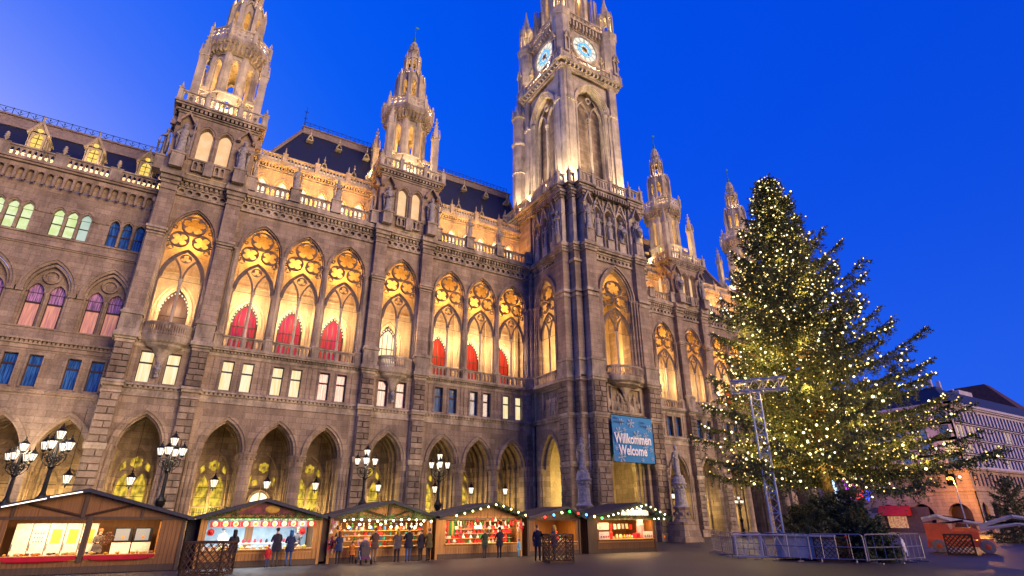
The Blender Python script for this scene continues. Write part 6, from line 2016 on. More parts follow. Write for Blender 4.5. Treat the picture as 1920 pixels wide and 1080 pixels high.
b = MB(Fr(0, 0, 0, va))
b.box(-.2, 2.6, -.9, .9, .15, 1.15); b.box(-.3, 2.7, -1.0, 1.0, 1.15, 1.25); b.obj('ballast', plain('grey_concrete', (.33, .33, .36), .8, 0, .2, 3), MS)
b = MB(Fr(0, 0, 0, va))
for x0 in (-2.2, -.9):
    for z in (.15, 1.2): b.tube([(x0, 1.05, z), (x0 + 1.25, 1.05, z)], .045, 5)
    for x in (x0, x0 + 1.25): b.tube([(x, 1.05, .15), (x, 1.05, 1.2)], .045, 5)
    for k in range(3): b.tube([(x0 + .4 * k, 1.05, .15 if k % 2 else 1.2), (x0 + .4 * k + .4, 1.05, 1.2 if k % 2 else .15)], .035, 4)
b.obj('foot_frame', plain('white_steel', (.42, .40, .42), .5, 0, .05), MS)
# ================= crowd barriers =================
M_galv = plain('galvanised_steel', (.26, .24, .28), .45, .6, .1, 8)
bp_ = [(32.1, 27.2), (30.2, 24.9), (28.35, 22.6), (28.35, 20.6), (28.8, 18.4), (30.0, 16.2), (32.2, 15.6), (34.6, 15.8)]
lbs = ['farthest barrier left of the lattice mast', 'second barrier left of the lattice mast', 'barrier just left of the white foot frame', 'barrier in front of the mast ballast', 'barrier before the wooden trellis screen', 'rounded barrier tied to the next with a white ribbon', 'last barrier at the right end of the row']
for i, ((x0, y0), (x1, y1)) in enumerate(zip(bp_[:-1], bp_[1:])):
    L = hypot(x1 - x0, y1 - y0); a = atan2(y1 - y0, x1 - x0)
    T = thing('crowd_barrier', 'grey steel ' + lbs[i], 'crowd barrier', (x0, y0, 0), a, 'steel crowd barriers round the tree')
    b = MB()
    c = .14
    b.tube([(.05, 0, .12), (.05, 0, 1.3 - c), (.05 + c * .3, 0, 1.3 - c * .3), (.05 + c, 0, 1.3), (L - .05 - c, 0, 1.3), (L - .05 - c * .3, 0, 1.3 - c * .3), (L - .05, 0, 1.3 - c), (L - .05, 0, .12)], .032, 6)
    b.obj('frame', M_galv, T)
    for z in ((.18, .72) if i > 2 else (.18, .5, .78, 1.05)):
        b = MB(); b.tube([(.05, 0, z), (L - .05, 0, z)], .024, 5); b.obj('rail', M_galv, T)
    for k in range(1, 4 if i > 2 else 6):
        b = MB(); n_ = 4 if i > 2 else 6; b.tube([(L * k / n_, 0, .18), (L * k / n_, 0, 1.3)], .018, 4); b.obj('upright', M_galv, T)
    for x in (.5, L - .5):
        b = MB(); b.box(x - .03, x + .03, -.35, .35, .0, .05); b.tube([(x, 0, .05), (x, 0, .2)], .03, 4); b.obj('foot', M_galv, T)
x, y = bp_[6]
b = MB(Fr(x, y, 0, 0))
for k in range(7): b.ball((.12 * rr.uniform(-1, 1), .05, .75 + .12 * k * .6 - .2), .1, 4, 1, .5, 1)
b.tube([(0, .06, .9), (.15, .1, .55), (.1, .1, .3)], .03, 4)
tag(b.obj('ribbon', plain('white_cloth', (.7, .66, .7), .8)), 'white ribbon tied round the joint of two barriers', 'ribbon')
x, y, z = polar(60.35, 35.5)
b = MB(Fr(x, y, 0)); b.cm = 0
for k in range(5):
    b.cm = k % 2; b.lathe(0, 0, [(.05, .1 + .24 * k), (.05, .34 + .24 * k)], 8)
tag(b.obj('striped_pole', [plain('red_paint', (.55, .03, .02), .4), MATS['white_steel']]), 'red and white striped pole standing among the firs behind the barrier', 'pole')
# ---- trellis screens ----
M_tr = plain('trellis_wood', (.085, .045, .022), .6, 0, .3, 7)
def trellis(x, y, rz, w, d, h, label, step=.23):
    T = thing('trellis_screen', label, 'trellis', (x, y, 0), rz, 'dark wooden trellis screens')
    for (ox, oy, a, L) in ((0, 0, 0, w), (w, 0, pi / 2, d), (0, 0, pi / 2, d), (0, d, 0, w)):
        P = part('panel', T, (ox, oy, 0), a)
        b = MB()
        for u in (0, L): b.box(u - .03, u + .03, -.03, .03, 0, h)
        for z in (.04, h - .03): b.box(0, L, -.03, .03, z - .03, z + .03)
        b.obj('frame', M_tr, P)
        b = MB()
        for s_ in (-1, 1):
            k = -h
            while k < L:
                # clipped diagonals
                t0 = max(0, -k) ; t1 = min(h, L - k)
                if t1 - t0 > .05:
                    u0, u1 = k + t0, k + t1
                    if s_ < 0: u0, u1 = L - u0, L - u1
                    b.tube([(u0, .01 * s_, t0), (u1, .01 * s_, t1)], .017, 4)
                k += step
        o = b.obj('slats', M_tr, P); o['kind'] = 'stuff'
trellis(1.42, 26.7, atan2(-.8, 1.27), 1.5, 1.1, 1.18, 'dark wooden trellis screen in front of the gap between the first two stalls', .30)
trellis(17.25, 24.7, atan2(-.4, 1.3), 1.25, 1.1, 1.3, 'dark wooden trellis screen before the stall with coloured bulbs')
x, y, z = polar(57.9, 35.0); trellis(x, y, va, 1.5, 1.0, 1.15, 'wooden trellis screen behind the barriers at the foot of the tree')
x, y, z = polar(67.0, 45.0); trellis(x, y, radians(-67), 1.35, 1.1, 1.15, 'brown trellis screen in front of the orange boom lift')
# ================= boom lift =================
x, y, z = polar(66.6, 48.5)
BL = thing('boom_lift', 'orange boom lift with a long white arm parked at the right edge', 'boom lift', (x, y, 0), radians(-67))
M_or = plain('orange_paint', (.80, .13, .012), .35, 0, .08, 4, 0, .5)
M_wb = plain('cream_paint', (.55, .50, .46), .4, 0, .1, 4)
M_ty = plain('tyre_rubber', (.28, .22, .22), .8, 0, .2, 8)
F_ = Fr(0, 0, 0)
b = MB(); b.frus(1.2, 0, 1.75, .5, .35, 1.6, .45, .75); b.frus(-.2, 0, .45, .75, .3, .35, .7, .85); b.frus(2.45, 0, .4, .75, .3, .35, .7, .85); b.obj('chassis', M_or, BL)
for u in (0, 2.45):
    for v in (-.75, .75):
        W_ = part('wheel', BL, (u, v, .40))
        b = MB(); b.F = lambda a, c, z: (a, z, c)
        b.lathe(0, 0, [(.25, -.14), (.38, -.13), (.40, -.06), (.40, .06), (.38, .13), (.25, .14)], 18); b.obj('tyre', M_ty, W_)
        b = MB(); b.F = lambda a, c, z: (a, z, c)
        b.lathe(0, 0, [(.05, -.16), (.12, -.15), (.24, -.12), (.24, .12), (.12, .15), (.05, .16)], 14); b.obj('rim', M_or, W_)
b = MB(); b.frus(.2, 0, .75, .5, .75, .62, .45, 1.75, -.15, 0); b.box(.5, 2.2, -.45, .45, .8, 1.25); b.frus(1.5, 0, .9, .4, 1.25, .5, .35, 1.5); b.obj('turret_hood', M_or, BL)
b = MB(); b.box(-.42, .35, -.52, -.5, .95, 1.08); 
for k in range(6): b.box(-.4 + .16 * k, -.32 + .16 * k, -.535, -.52, .78, .9)
b.box(.2, .45, -.5, -.47, 1.3, 1.6); b.obj('decal', M_wb, BL)
b = MB()
b.tube([(-.6, 0, 1.95), (.3, 0, 2.15), (1.2, 0, 1.75)], [.17, .2, .14], 6); b.tube([(.2, -.1, 2.1), (2.6, -.1, 1.65), (3.0, -.1, 1.8), (4.1, -.1, 2.15)], [.15, .13, .14, .12], 6)
b.tube([(4.1, -.1, 2.15), (6.2, -.1, 1.7), (9.5, -.1, 1.45)], [.13, .1, .09], 6); b.tube([(2.4, .1, 1.4), (4.2, .1, 1.7), (5.6, .1, 1.6)], [.12, .1, .08], 6)
b.box(2.3, 2.7, -.25, .2, 1.3, 1.75); b.obj('boom', M_wb, BL)
b = MB(); b.tube([(.2, .15, 1.7), (1.6, .15, 1.9)], .06, 5); b.tube([(2.6, -.25, 1.75), (4.4, -.25, 1.85)], .05, 5); b.tube([(.6, -.3, 2.2), (2.2, -.3, 1.9)], .03, 4); b.obj('hydraulic_ram', M_iron, BL)
b = MB(); b.box(1.3, 2.1, -.48, -.3, 1.3, 1.45); b.obj('control_box', plain('yellow_paint', (.6, .42, .05), .5), BL)
# ================= background buildings =================
BC = (108.8, 40.3)
M_ren = plain('pale_render', (.46, .40, .50), .8, 0, .12, .8)
M_ren2 = stone('sandstone_base', (.44, .30, .24), (.38, .26, .21), 3.0, .55, .03, .4, .6, .2)
HT = thing('corner_building', 'large pale corner office block with rows of windows behind the tree', 'building', (BC[0], BC[1], 0))
fr = Fr(0, 0, 0, 0); fl_ = Fr(0, 0, 0, -pi / 2)
rows = [(16.9, 18.9), (14.4, 16.4), (11.9, 13.8), (9.9, 11.4)]
b = MB(fr); g1 = {}; gb = {}
def pane_b(k):
    if k not in gb: gb[k] = MB()
    return gb[k]
pitch = 1.45; nW = 32
for (z0, z1) in rows:
    for j in range(nW):
        u = .5 + pitch * j
        b.cell(u, u + pitch, z0 - .55, z1 + .05 if z1 > 18 else z1 + .55 - .0, u + pitch / 2, z0, z1, .42, z1, 0, .25)
b.box(0, .5, -.3, 0, 9.3, 19.6)
b.box(0, 47, -.3, .0, 18.95, 19.7); b.box(-.6, 47, -.3, .6, 19.55, 19.95); b.box(-.3, 47, -.3, .35, 19.3, 19.55)
for z in (9.35, 11.55, 14.0, 16.5): b.box(0, 47, -.3, .14, z, z + .16)
b.F = fl_
for i, (z0, z1) in enumerate(rows):
    for j in range(9):
        u = -3.4 * (j + 1)
        b.cell(u, u + 3.4, z0 - .55, z1 + (.6 if z1 > 18 else .55), u + 1.9, z0 - .1, z1, .75, z1, 0, .3)
b.box(-32, 0.6, -.3, .6, 19.55, 19.95); b.box(-32, 0, -.3, .14, 9.35, 9.5)
b.obj('facade', M_ren, HT)
b = MB(fr)
for j in range(nW):
    u = .5 + pitch * j; b.cell(u, u + pitch, 6.2, 9.3, u + pitch / 2, 6.8, 8.7, .4, 8.7, .1, .3)
for j in range(12):
    u = 3.9 * j; b.cell(u, u + 3.9, 0, 6.0, u + 1.95, 0, 2.9, 1.15, 4.4, .1, .9, 6)
b.box(0, 47, -.3, .25, 6.0, 6.25); b.box(0, 47, -.3, .4, 9.2, 9.5); b.box(0, .5, -.5, .1, 0, 9.3)
b.F = fl_
for j in range(6):
    u = -5.2 * (j + 1); b.cell(u, u + 5.2, 0, 6.0, u + 2.6, 0, 2.6, 1.6, 4.3, .1, .9, 6); b.cell(u, u + 5.2, 6.2, 9.3, u + 2.6, 6.9, 8.7, .7, 8.7, .1, .3)
b.box(-32, .1, -.3, .25, 6.0, 6.25); b.box(-32, .1, -.3, .4, 9.2, 9.4)
b.obj('ground_storey', M_ren2, HT)
litw = {(1, 0), (1, 1), (1, 3), (1, 4), (2, 1), (2, 2), (2, 9), (3, 1), (3, 2), (3, 4), (3, 11), (1, 13), (1, 14)}
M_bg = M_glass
m_of = glow('office_light', (1, .66, .22), .9, (1, .85, .45), (1, 1, 1))
for i, (z0, z1) in enumerate(rows):
    for j in range(nW):
        u = .5 + pitch * (j + .5); w_ = part('window', HT, (u, .2, z0))
        key = ('f', (i, j) in litw, round(z1 - z0, 1))
        if key not in g1:
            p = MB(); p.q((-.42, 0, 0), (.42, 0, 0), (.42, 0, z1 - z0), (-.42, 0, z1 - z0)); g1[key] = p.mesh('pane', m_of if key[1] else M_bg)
            p = MB(); p.box(-.42, .42, .0, .05, .45, .55); p.box(-.03, .03, .0, .05, 0, z1 - z0); g1[key + ('fr',)] = p.mesh('frame', M_frame)
        link('pane', g1[key], w_); link('frame', g1[key + ('fr',)], w_)
    for j in range(9):
        u = -3.4 * (j + 1) + 1.9; lit_ = (i, j) in {(2, 0), (2, 3), (1, 4)}
        w_ = part('window', HT, fl_(u, -.25, z0), -pi / 2)
        key = ('s', lit_, round(z1 - z0, 1))
        if key not in g1:
            p = MB(); p.q((-.75, 0, -.1), (.75, 0, -.1), (.75, 0, z1 - z0), (-.75, 0, z1 - z0)); g1[key] = p.mesh('pane', m_of if lit_ else M_bg)
            p = MB(); p.box(-.75, .75, .0, .06, .5, .62); g1[key + ('fr',)] = p.mesh('frame', M_frame)
        link('pane', g1[key], w_); link('frame', g1[key + ('fr',)], w_)
for j in range(nW):
    u = .5 + pitch * (j + .5); p = MB(Fr(0, 0, 0)); p.q((u - .4, -.15, 6.8), (u + .4, -.15, 6.8), (u + .4, -.15, 8.7), (u - .4, -.15, 8.7))
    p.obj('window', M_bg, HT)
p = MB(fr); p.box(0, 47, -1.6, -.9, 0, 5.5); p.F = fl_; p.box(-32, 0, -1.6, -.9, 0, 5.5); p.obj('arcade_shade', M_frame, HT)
p = MB(); p.box(.3, 46.7, -31, -.4, 9, 19.5); p.obj('inner_wall', M_frame, HT)
b = MB(fr)     # mansard roof with lit skylights
b.q((-.3, .2, 19.9), (47, .2, 19.9), (47, -1.6, 22.6), (1.5, -1.6, 22.6)); b.q((-.3, .2, 19.9), (1.5, -1.6, 22.6), (1.5, -30, 22.6), (-.3, -32, 19.9)); b.q((1.5, -1.6, 22.6), (47, -1.6, 22.6), (47, -30, 24.5), (1.5, -30, 24.5))
for u in (3, 9): b.box(u, u + 2.2, -4, -2, 22.4, 23.2)
b.obj('roof', M_slate, HT)
b = MB(fr)
for j in range(9): b.q((2.6 + 3.0 * j, .12 - .55, 20.8), (3.3 + 3.0 * j, .12 - .55, 20.8), (3.3 + 3.0 * j, -.95, 21.6), (2.6 + 3.0 * j, -.95, 21.6))
b.obj('skylight', glow('skylight', (.8, .85, 1), .7), HT)
b = MB(fr)
for u in (10.5, 14.0, 19): b.box(u, u + .5, -6, -5.4, 22, 26.2 - (u > 18) * 1.0)
b.box(17.5, 23, -7, -4, 22, 24.6); b.obj('chimney', M_ren, HT)
CH2 = thing('gabled_house', 'dark building with a steep red-edged roof and spikes at the right edge', 'building', (149, 43, 0))
b = MB(); b.box(-2, 40, -20, 1, 0, 22.5); b.obj('wall', M_ren2, CH2)
b = MB()
b.q((-3, 1, 22.5), (3, 1, 22.5), (1.2, -4, 28.8), (-1.2, -4, 28.8)); b.q((3, 1, 22.5), (3, -14, 22.5), (1.2, -10, 28.8), (1.2, -4, 28.8)); b.q((-3, 1, 22.5), (-3, -14, 22.5), (-1.2, -10, 28.8), (-1.2, -4, 28.8))
b.q((2, -1, 22.5), (40, -1, 22.5), (36, -9, 26), (1.2, -9, 27.6)); b.frus(14, 0, 2.2, 2.2, 22, .2, .2, 28.5)
b.obj('roof', plain('dark_tiles', (.07, .025, .025), .7, 0, .3, 2), CH2)
b = MB()
for u, z in ((-1.2, 28.8), (14, 28.5)): b.tube([(u, 4 if u < 0 else 0, z), (u, 4 if u < 0 else 0, z + 3.5)], .12, 4)
b.obj('spike', M_iron, CH2)
# orange street lamp lighting the corner
x, y, z = polar(68.55, 108)
SL = thing('arm_lamp', 'tall street lamp glowing orange beside the corner building', 'street lamp', (x, y, 0))
b = MB(); b.tube([(.6, 0, 0), (.5, 0, 6.5), (.2, 0, 7.5), (-.4, 0, 7.7)], .08, 5); b.obj('pole', M_alu, SL)
b = MB(); b.ball((-.6, 0, 7.5), .42, 6, 1.2, 1, .6); b.obj('lamp_head', glow('orange_lamp', (1, .42, .04), 9), SL)
lamp('POINT', 'street_light', (x + 1.5, y - .6, 7.2), 5200, (1, .42, .03), .3)
# shops, awning, ornaments far behind
SH = thing('shop', 'small lit shop with a red awning under the corner building', 'shop', (106.5, 51.5, 0), -pi / 2)
b = MB(); b.box(-4.5, 4.5, -1.8, -1.6, 0, 3.8); b.obj('shop_wall', plain('dark_board', (.10, .06, .07), .7), SH)
b = MB(); b.q((-2, -1.5, .6), (1, -1.5, .6), (1, -1.5, 2.4), (-2, -1.5, 2.4)); b.obj('shop_window', glow('shop_light', (.8, .5, .2), .7, (.5, .06, .05), (2, 2, 2)), SH)
b = MB(); b.frus(-.5, -.9, 2.4, .7, 2.5, 2.4, .1, 4.1, 0, -.5); b.obj('awning', plain('red_awning', (.45, .02, .03), .7), SH)
b = MB(); b.box(-4.3, -2.4, -1.5, .3, .1, 2.9); b.obj('kiosk', plain('grey_board', (.16, .15, .2), .7), SH)
lamp('POINT', 'shop_lamp', (104.8, 51.5, 2.2), 70, (1, .6, .4), .3)
for (az, d, cols, w, z0, z1, lb) in ((60.0, 72, [(0.25, .5, 1), (.6, .8, 1)], .55, 3.9, 5.9, 'narrow blue and white light ornament glimpsed under the tree'), (62.0, 72, [(.5, .05, .8), (1, .03, .03), (.03, .08, 1)], 1.15, 3.8, 6.3, 'wide purple, red and blue light ornament under the tree')):
    x, y, z = polar(az, d)
    O = thing('light_ornament', lb, 'light ornament', (x, y, 0), radians(-az))
    b = MB(); b.tube([(0, 0, 0), (0, 0, z1)], .06, 5); b.obj('post', M_iron, O)
    for q_, c in enumerate(cols):
        b = MB(); n_ = len(cols)
        for k in range(70):
            u = -w + 2 * w * (q_ + rr.random()) / n_; zz = z0 + (z1 - z0) * rr.random()
            bulb(b, (u + .1 * sin(zz * 3), .1 * rr.random(), zz), .075)
        o = b.obj('bulb_cluster', glow('ornament_%d%d' % (int(az), q_), c, 2.2), O); o['kind'] = 'stuff'
for k, (az, d, h) in enumerate(((64.5, 95, 3.2), (66.0, 90, 4.5), (58.6, 85, 5.5))):
    pass
# ================= market stalls =================
M_wd = wood('warm_wood', (.36, .16, .035), (.52, .26, .07))
M_wdd = wood('brown_wood', (.17, .075, .02), (.27, .12, .035))
M_wk = wood('dark_beam', (.05, .028, .018), (.09, .05, .03))
M_shg = plain('roof_felt', (.035, .03, .04), .8, 0, .35, 9, .4)
M_cnt = wood('counter_wood', (.42, .20, .05), (.55, .30, .09), horiz=True)
rq = random.Random(77)
PAL = {n: plain('goods_' + n, c, .6, 0, .2, 6) for n, c in dict(red=(.55, .02, .02), crimson=(.35, .01, .03), green=(.03, .16, .03), gold=(.6, .36, .06), white=(.75, .7, .62), cream=(.65, .5, .3), brown=(.22, .10, .04), blue=(.03, .12, .35), pink=(.6, .2, .25), black=(.03, .03, .035), teal=(.03, .3, .28), orange=(.65, .2, .02), yellow=(.7, .6, .08), grey=(.3, .3, .32)).items()}
M_garl = plain('fir_garland', (.04, .10, .03), .8, 0, .5, 12)
def stall(x0, x1, xa, za, ze, d, op, label, wallm=None, gable='truss', side_boards=True, front=30.0):
    """x0..x1 front width, apex at xa/za, eaves at ze; op = (u0,u1,z0,z1) opening list"""
    T = thing('market_stall', label, 'market stall', ((x0 + x1) / 2, front, 0), 0, 'wooden market stalls in a row')
    cx = (x0 + x1) / 2; a, c = x0 - cx, x1 - cx; ua = xa - cx
    wm = wallm or M_wd
    lo = .25
    # front wall planks around the openings
    us = [a] + [v for o_ in op for v in (o_[0] - cx, o_[1] - cx)] + [c]
    z0, z1 = op[0][2], op[0][3]
    k = 0; pw = .155
    def planks(u0, u1, za_, zb_, v=.0, par=T, m=wm, nm='plank'):
        n = max(1, round((u1 - u0) / pw)); s_ = (u1 - u0) / n
        key = (round(s_, 3), round(zb_ - za_, 3), m.name)
        if key not in _pl:
            p = MB(); p.box(-s_ / 2 + .006, s_ / 2 - .006, -.015, .015, 0, zb_ - za_); _pl[key] = p.mesh('plank', m)
        for j in range(n):
            link(nm, _pl[key], par, (u0 + s_ * (j + .5), -v - .004 * (j % 2), za_))
    planks(a, c, lo, z0 - .06)
    b = MB(); b.box(a, c, -.06, -.03, lo, z0 - .05)
    for i in range(0, len(us), 2): b.box(us[i], us[i + 1], -.06, -.03, z0 - .05, ze)
    b.box(a, c, -.06, -.03, z1 + .02, ze)
    b.ext([(a, ze), (ua, za - .14), (c, ze)], -.06, -.04); b.obj('gap_backing', M_wdd, T)  # backing added behind the planks to block inside light at the gaps
    for i in range(0, len(us), 2):
        if us[i + 1] - us[i] > .12: planks(us[i], us[i + 1], z0 - .05, ze - .02)
    b = MB(); b.box(a - .02, c + .02, -.05, .03, .0, lo); b.obj('base_board', M_wk, T)
    b = MB(); b.box(a - .05, c + .05, -.04, .06, z1 + .02, z1 + .14); b.obj('lintel', M_wk, T)
    for i in range(len(op)):
        b = MB(); b.box(op[i][0] - cx - .03, op[i][1] - cx + .03, -.35, .16, z0 - .05, z0); b.obj('counter', M_cnt, T)
        b = MB(); b.box(op[i][0] - cx, op[i][1] - cx, .015, .05, z0 - .2, z0 - .13); b.obj('trim_board', M_cnt, T)
    for u in [a + .05, c - .05] + [v - cx for o_ in op for v in ()]:
        b = MB(); b.box(u - .06, u + .06, -.03, .07, 0, ze); b.obj('post', M_wk if wm is not M_wd else M_wd, T)
    # sides, back, floor, ceiling
    b = MB()
    for u in (a, c):
        b.q((u, 0, 0), (u, -d, 0), (u, -d, ze), (u, 0, ze))
    b.box(a, c, -d - .04, -d, 0, ze); b.obj('side_wall', M_wdd, T)
    b = MB(); b.box(a + .03, c - .03, -d + .02, -.03, .02, .1); b.obj('floor', M_wdd, T)
    b = MB(); b.q((a, -.02, z1 + .16), (c, -.02, z1 + .16), (c, -d, z1 + .16), (a, -d, z1 + .16)); b.obj('ceiling', M_wd, T)
    # roof
    ov = .28
    sl = (za - ze) / max(.1, (c - a) / 2)
    for s_, ue in ((-1, a - ov), (1, c + ov)):
        b = MB()
        zed = ze - ov * sl * .8
        pl = [(ua, za), (ue, zed), (ue, zed - .07), (ua, za - .09)]
        b.ext(pl, .42, -d - .3); b.obj('roof_slope', M_shg, T)
        b = MB(); pl = [(ua, za + .02), (ue - .02 * s_, zed + .02), (ue - .02 * s_, zed - .12), (ua, za - .13)]
        b.ext(pl, .42, .46); b.obj('barge_board', M_slate, T)
    if gable:
        n = 12
        for j in range(n):
            u0, u1 = a + (c - a) * j / n, a + (c - a) * (j + 1) / n
            f = lambda u: za - .12 - (za - ze) * (abs(u - ua) / ((ua - a) if u < ua else (c - ua)))
            t0, t1 = f(u0), f(u1)
            if max(t0, t1) < z1 + .16: continue
            b = MB(); b.ext([(u0 + .008, z1 + .14), (u1 - .008, z1 + .14), (u1 - .008, max(z1 + .15, t1)), (u0 + .008, max(z1 + .15, t0))], .0, -.03)
            b.obj('plank', wm, T)
    if gable == 'truss':
        b = MB(); h = za - .15
        b.box(ua - .07, ua + .07, .02, .12, z1 + .1, h); b.obj('king_post', M_wk, T)
        for s_ in (-1, 1):
            w_ = (ua - a) if s_ < 0 else (c - ua)
            b = MB(); p0 = (ua + s_ * .05, .07, z1 + .16); p1 = (ua + s_ * w_ * .45, .07, z1 + .16 + (h - z1 - .16) * .5)
            b.tube([p0, p1], .05, 4); b.obj('brace', M_wk, T)
            b = MB(); b.box(ua + s_ * w_ * .55 - .05, ua + s_ * w_ * .55 + .05, .02, .1, z1 + .1, z1 + .16 + (h - z1 - .1) * .42); b.obj('strut', M_wk, T)
    return T, cx
_pl = {}
def garland(x0, x1, z, y, label, pts=None, n=None, sag=.0):
    b = MB(); L = x1 - x0; n = n or int(L * 60)
    for k in range(n):
        q_ = rq.random(); x = x0 + L * q_; zz = z + (pts(q_) if pts else 0)
        a = rq.random() * 6.28; e = rq.random() * 6.28; l = .09 + .07 * rq.random()
        c_ = (x, y + .05 * rq.uniform(-1, 1), zz + .06 * rq.uniform(-1, 1))
        d = (l * cos(a), -l * .5 * abs(sin(e)), l * sin(a))
        b.q((c_[0], -c_[1], c_[2]), (c_[0] + d[0] + .02, -(c_[1] + d[1]), c_[2] + d[2]), (c_[0] + d[0] - .02, -(c_[1] + d[1]), c_[2] + d[2] + .03))
    o = b.obj('garland', M_garl); tag(o, label, 'garland', 'fir garlands on the stalls')
    return o
def bulbs(pts, r, label, mats, name='string_lights'):
    T = thing(name, label, 'string lights', pts[0], 0, 'strings of light bulbs on the stalls')
    b = MB(Fr(-pts[0][0], -pts[0][1], -pts[0][2]))
    for i, p in enumerate(pts):
        b.cm = i % len(mats); bulb(b, (p[0], -p[1], p[2]), r)
    b.obj('bulb', mats, T)
    b = MB(Fr(-pts[0][0], -pts[0][1], -pts[0][2])); b.tube([(p[0], -p[1], p[2] + r) for p in pts], .012, 3); b.obj('cable', M_iron, T)
M_b1 = glow('stall_bulb', (1, .70, .25), 12); M_bhot = glow('stall_bulb_white', (1, .86, .55), 14)
M_br = glow('red_bulb', (1, .02, .01), 9); M_bbl = glow('blue_bulb', (.05, .45, 1), 9); M_bgr = glow('green_bulb', (.03, .9, .12), 8)
for m_ in (M_b1, M_bhot, M_br, M_bbl, M_bgr): m_.cycles.emission_sampling = 'NONE'
def goods(kind, x, y, z, s, mat, label, group, cat=None, rz=0):
    """one small article"""
    b = MB()
    if kind == 'hat': b.lathe(0, 0, [(s * .5, 0), (s * .52, s * .18), (s * .42, s * .2), (s * .2, s * .8), (s * .05, s * 1.1)], 8); b.ball((s * .08, 0, s * 1.15), s * .13, 4)
    elif kind == 'stocking': b.tube([(0, 0, 0), (0, 0, -s * .8), (s * .1, -.0, -s * 1.05), (s * .35, 0, -s * 1.15)], [s * .2, s * .18, s * .2, s * .12], 6); b.lathe(0, 0, [(s * .24, -.02), (s * .24, s * .15)], 6)
    elif kind == 'toy': b.ball((0, 0, s * .4), s * .38, 5); b.ball((0, 0, s * .9), s * .27, 5); b.ball((-s * .2, 0, s * 1.12), s * .09, 3); b.ball((s * .2, 0, s * 1.12), s * .09, 3); b.ball((-s * .35, .03, s * .45), s * .13, 3); b.ball((s * .35, .03, s * .45), s * .13, 3)
    elif kind == 'box': b.box(-s * .5, s * .5, -s * .4, s * .4, 0, s * .7); b.box(-s * .06, s * .06, -s * .42, s * .42, 0, s * .72)
    elif kind == 'jar': b.lathe(0, 0, [(s * .3, 0), (s * .33, s * .1), (s * .33, s * .7), (s * .2, s * .82), (s * .24, s * .85), (s * .24, s)], 8)
    elif kind == 'bottle': b.lathe(0, 0, [(s * .2, 0), (s * .22, s * .1), (s * .22, s * .7), (s * .08, s * .95), (s * .08, s * 1.25), (s * .1, s * 1.3)], 8)
    elif kind == 'bread': b.ball((0, 0, s * .25), s * .4, 5, 1.3, .8, .6); b.ball((s * .1, 0, s * .35), s * .25, 4, 1.2, .8, .6)
    elif kind == 'pretzel':
        b.tube([(s * .5 * cos(t) * (1 + .3 * sin(2 * t)), 0, s * .5 * sin(t)) for t in [k * pi / 7 for k in range(14)]], s * .1, 5, True); b.tube([(-s * .3, 0, s * .3), (s * .25, 0, -s * .35)], s * .09, 4); b.tube([(s * .3, 0, s * .3), (-s * .25, 0, -s * .35)], s * .09, 4)
    elif kind == 'bowl': b.lathe(0, 0, [(s * .25, 0), (s * .5, s * .25), (s * .5, s * .3), (s * .35, s * .3), (s * .2, s * .5), (s * .02, s * .55)], 10)
    elif kind == 'star': b.ext([((s * .5 if k % 2 == 0 else s * .2) * sin(k * pi / 5), (s * .5 if k % 2 == 0 else s * .2) * cos(k * pi / 5)) for k in range(10)], -.02, .02)
    elif kind == 'card': b.box(-s * .35, s * .35, -.01, .01, 0, s); b.box(-s * .25, s * .25, .01, .015, s * .3, s * .8)
    elif kind == 'house': b.box(-s * .35, s * .35, -s * .25, s * .25, 0, s * .5); b.ext([(-s * .45, s * .45), (0, s), (s * .45, s * .45)], -s * .3, s * .3)
    elif kind == 'scarf': b.box(-s * .12, s * .12, -.02, .02, -s * 1.6, 0); b.box(-s * .14, s * .14, -.03, .03, -s * .15, .02); [b.box(-s * .12 + s * .06 * k, -s * .09 + s * .06 * k, -.01, .01, -s * 1.75, -s * 1.6) for k in range(4)]
    o = b.obj(kind, mat, None, (x, y, z), rz=rz)
    GL.setdefault(label, []).append((x, z, o, mat.name.replace('goods_', ''), kind))
    return tag(o, label, cat or kind, group)
GL = {}
def pal(*n): return PAL[rq.choice(n)]
LB = dict(hat='knitted hat on the packed shelves of the red hat stall', toy='little plush toy on the shelves of the red hat stall')
# ---- stall 1: bread and pretzels (big, left edge) ----
T1, c1 = stall(-6.4, 1.45, -2.3, 3.15, 2.12, 3.2, [(-4.62, -2.15, .66, 1.95), (-1.92, .53, .66, 1.95)], 'big brown bakery stall at the left edge with two open hatches', M_wdd)
b = MB(); 
for o_ in (-4.62, -1.92): b.box(o_ - c1, o_ + 2.45 - c1, .1, .2, .52, .64); b.ball((o_ + 1.2 - c1, .16, .5), .07, 5, 16, 1, 1)
b.obj('red_cloth', plain('red_cloth', (.50, .01, .03), .7), T1)
b = MB(); b.box(-.09, .09, .0, .14, .4, 2.1); o = b.obj('middle_post', M_wk, T1, (-2.04 - c1, 0, 0))
b = MB(); 
for (u0, z0_, u1, z1_) in ((-4.9, 2.42, -3.6, 2.75), (-3.5, 2.8, -2.5, 3.02), (-6.2, 2.1, -5.1, 2.38)): b.tube([(u0 - c1, .5, z0_), (u1 - c1, .5, z1_)], .022, 5)
b.obj('light_tube', glow('light_tube', (1, .75, .6), 3.0), T1)
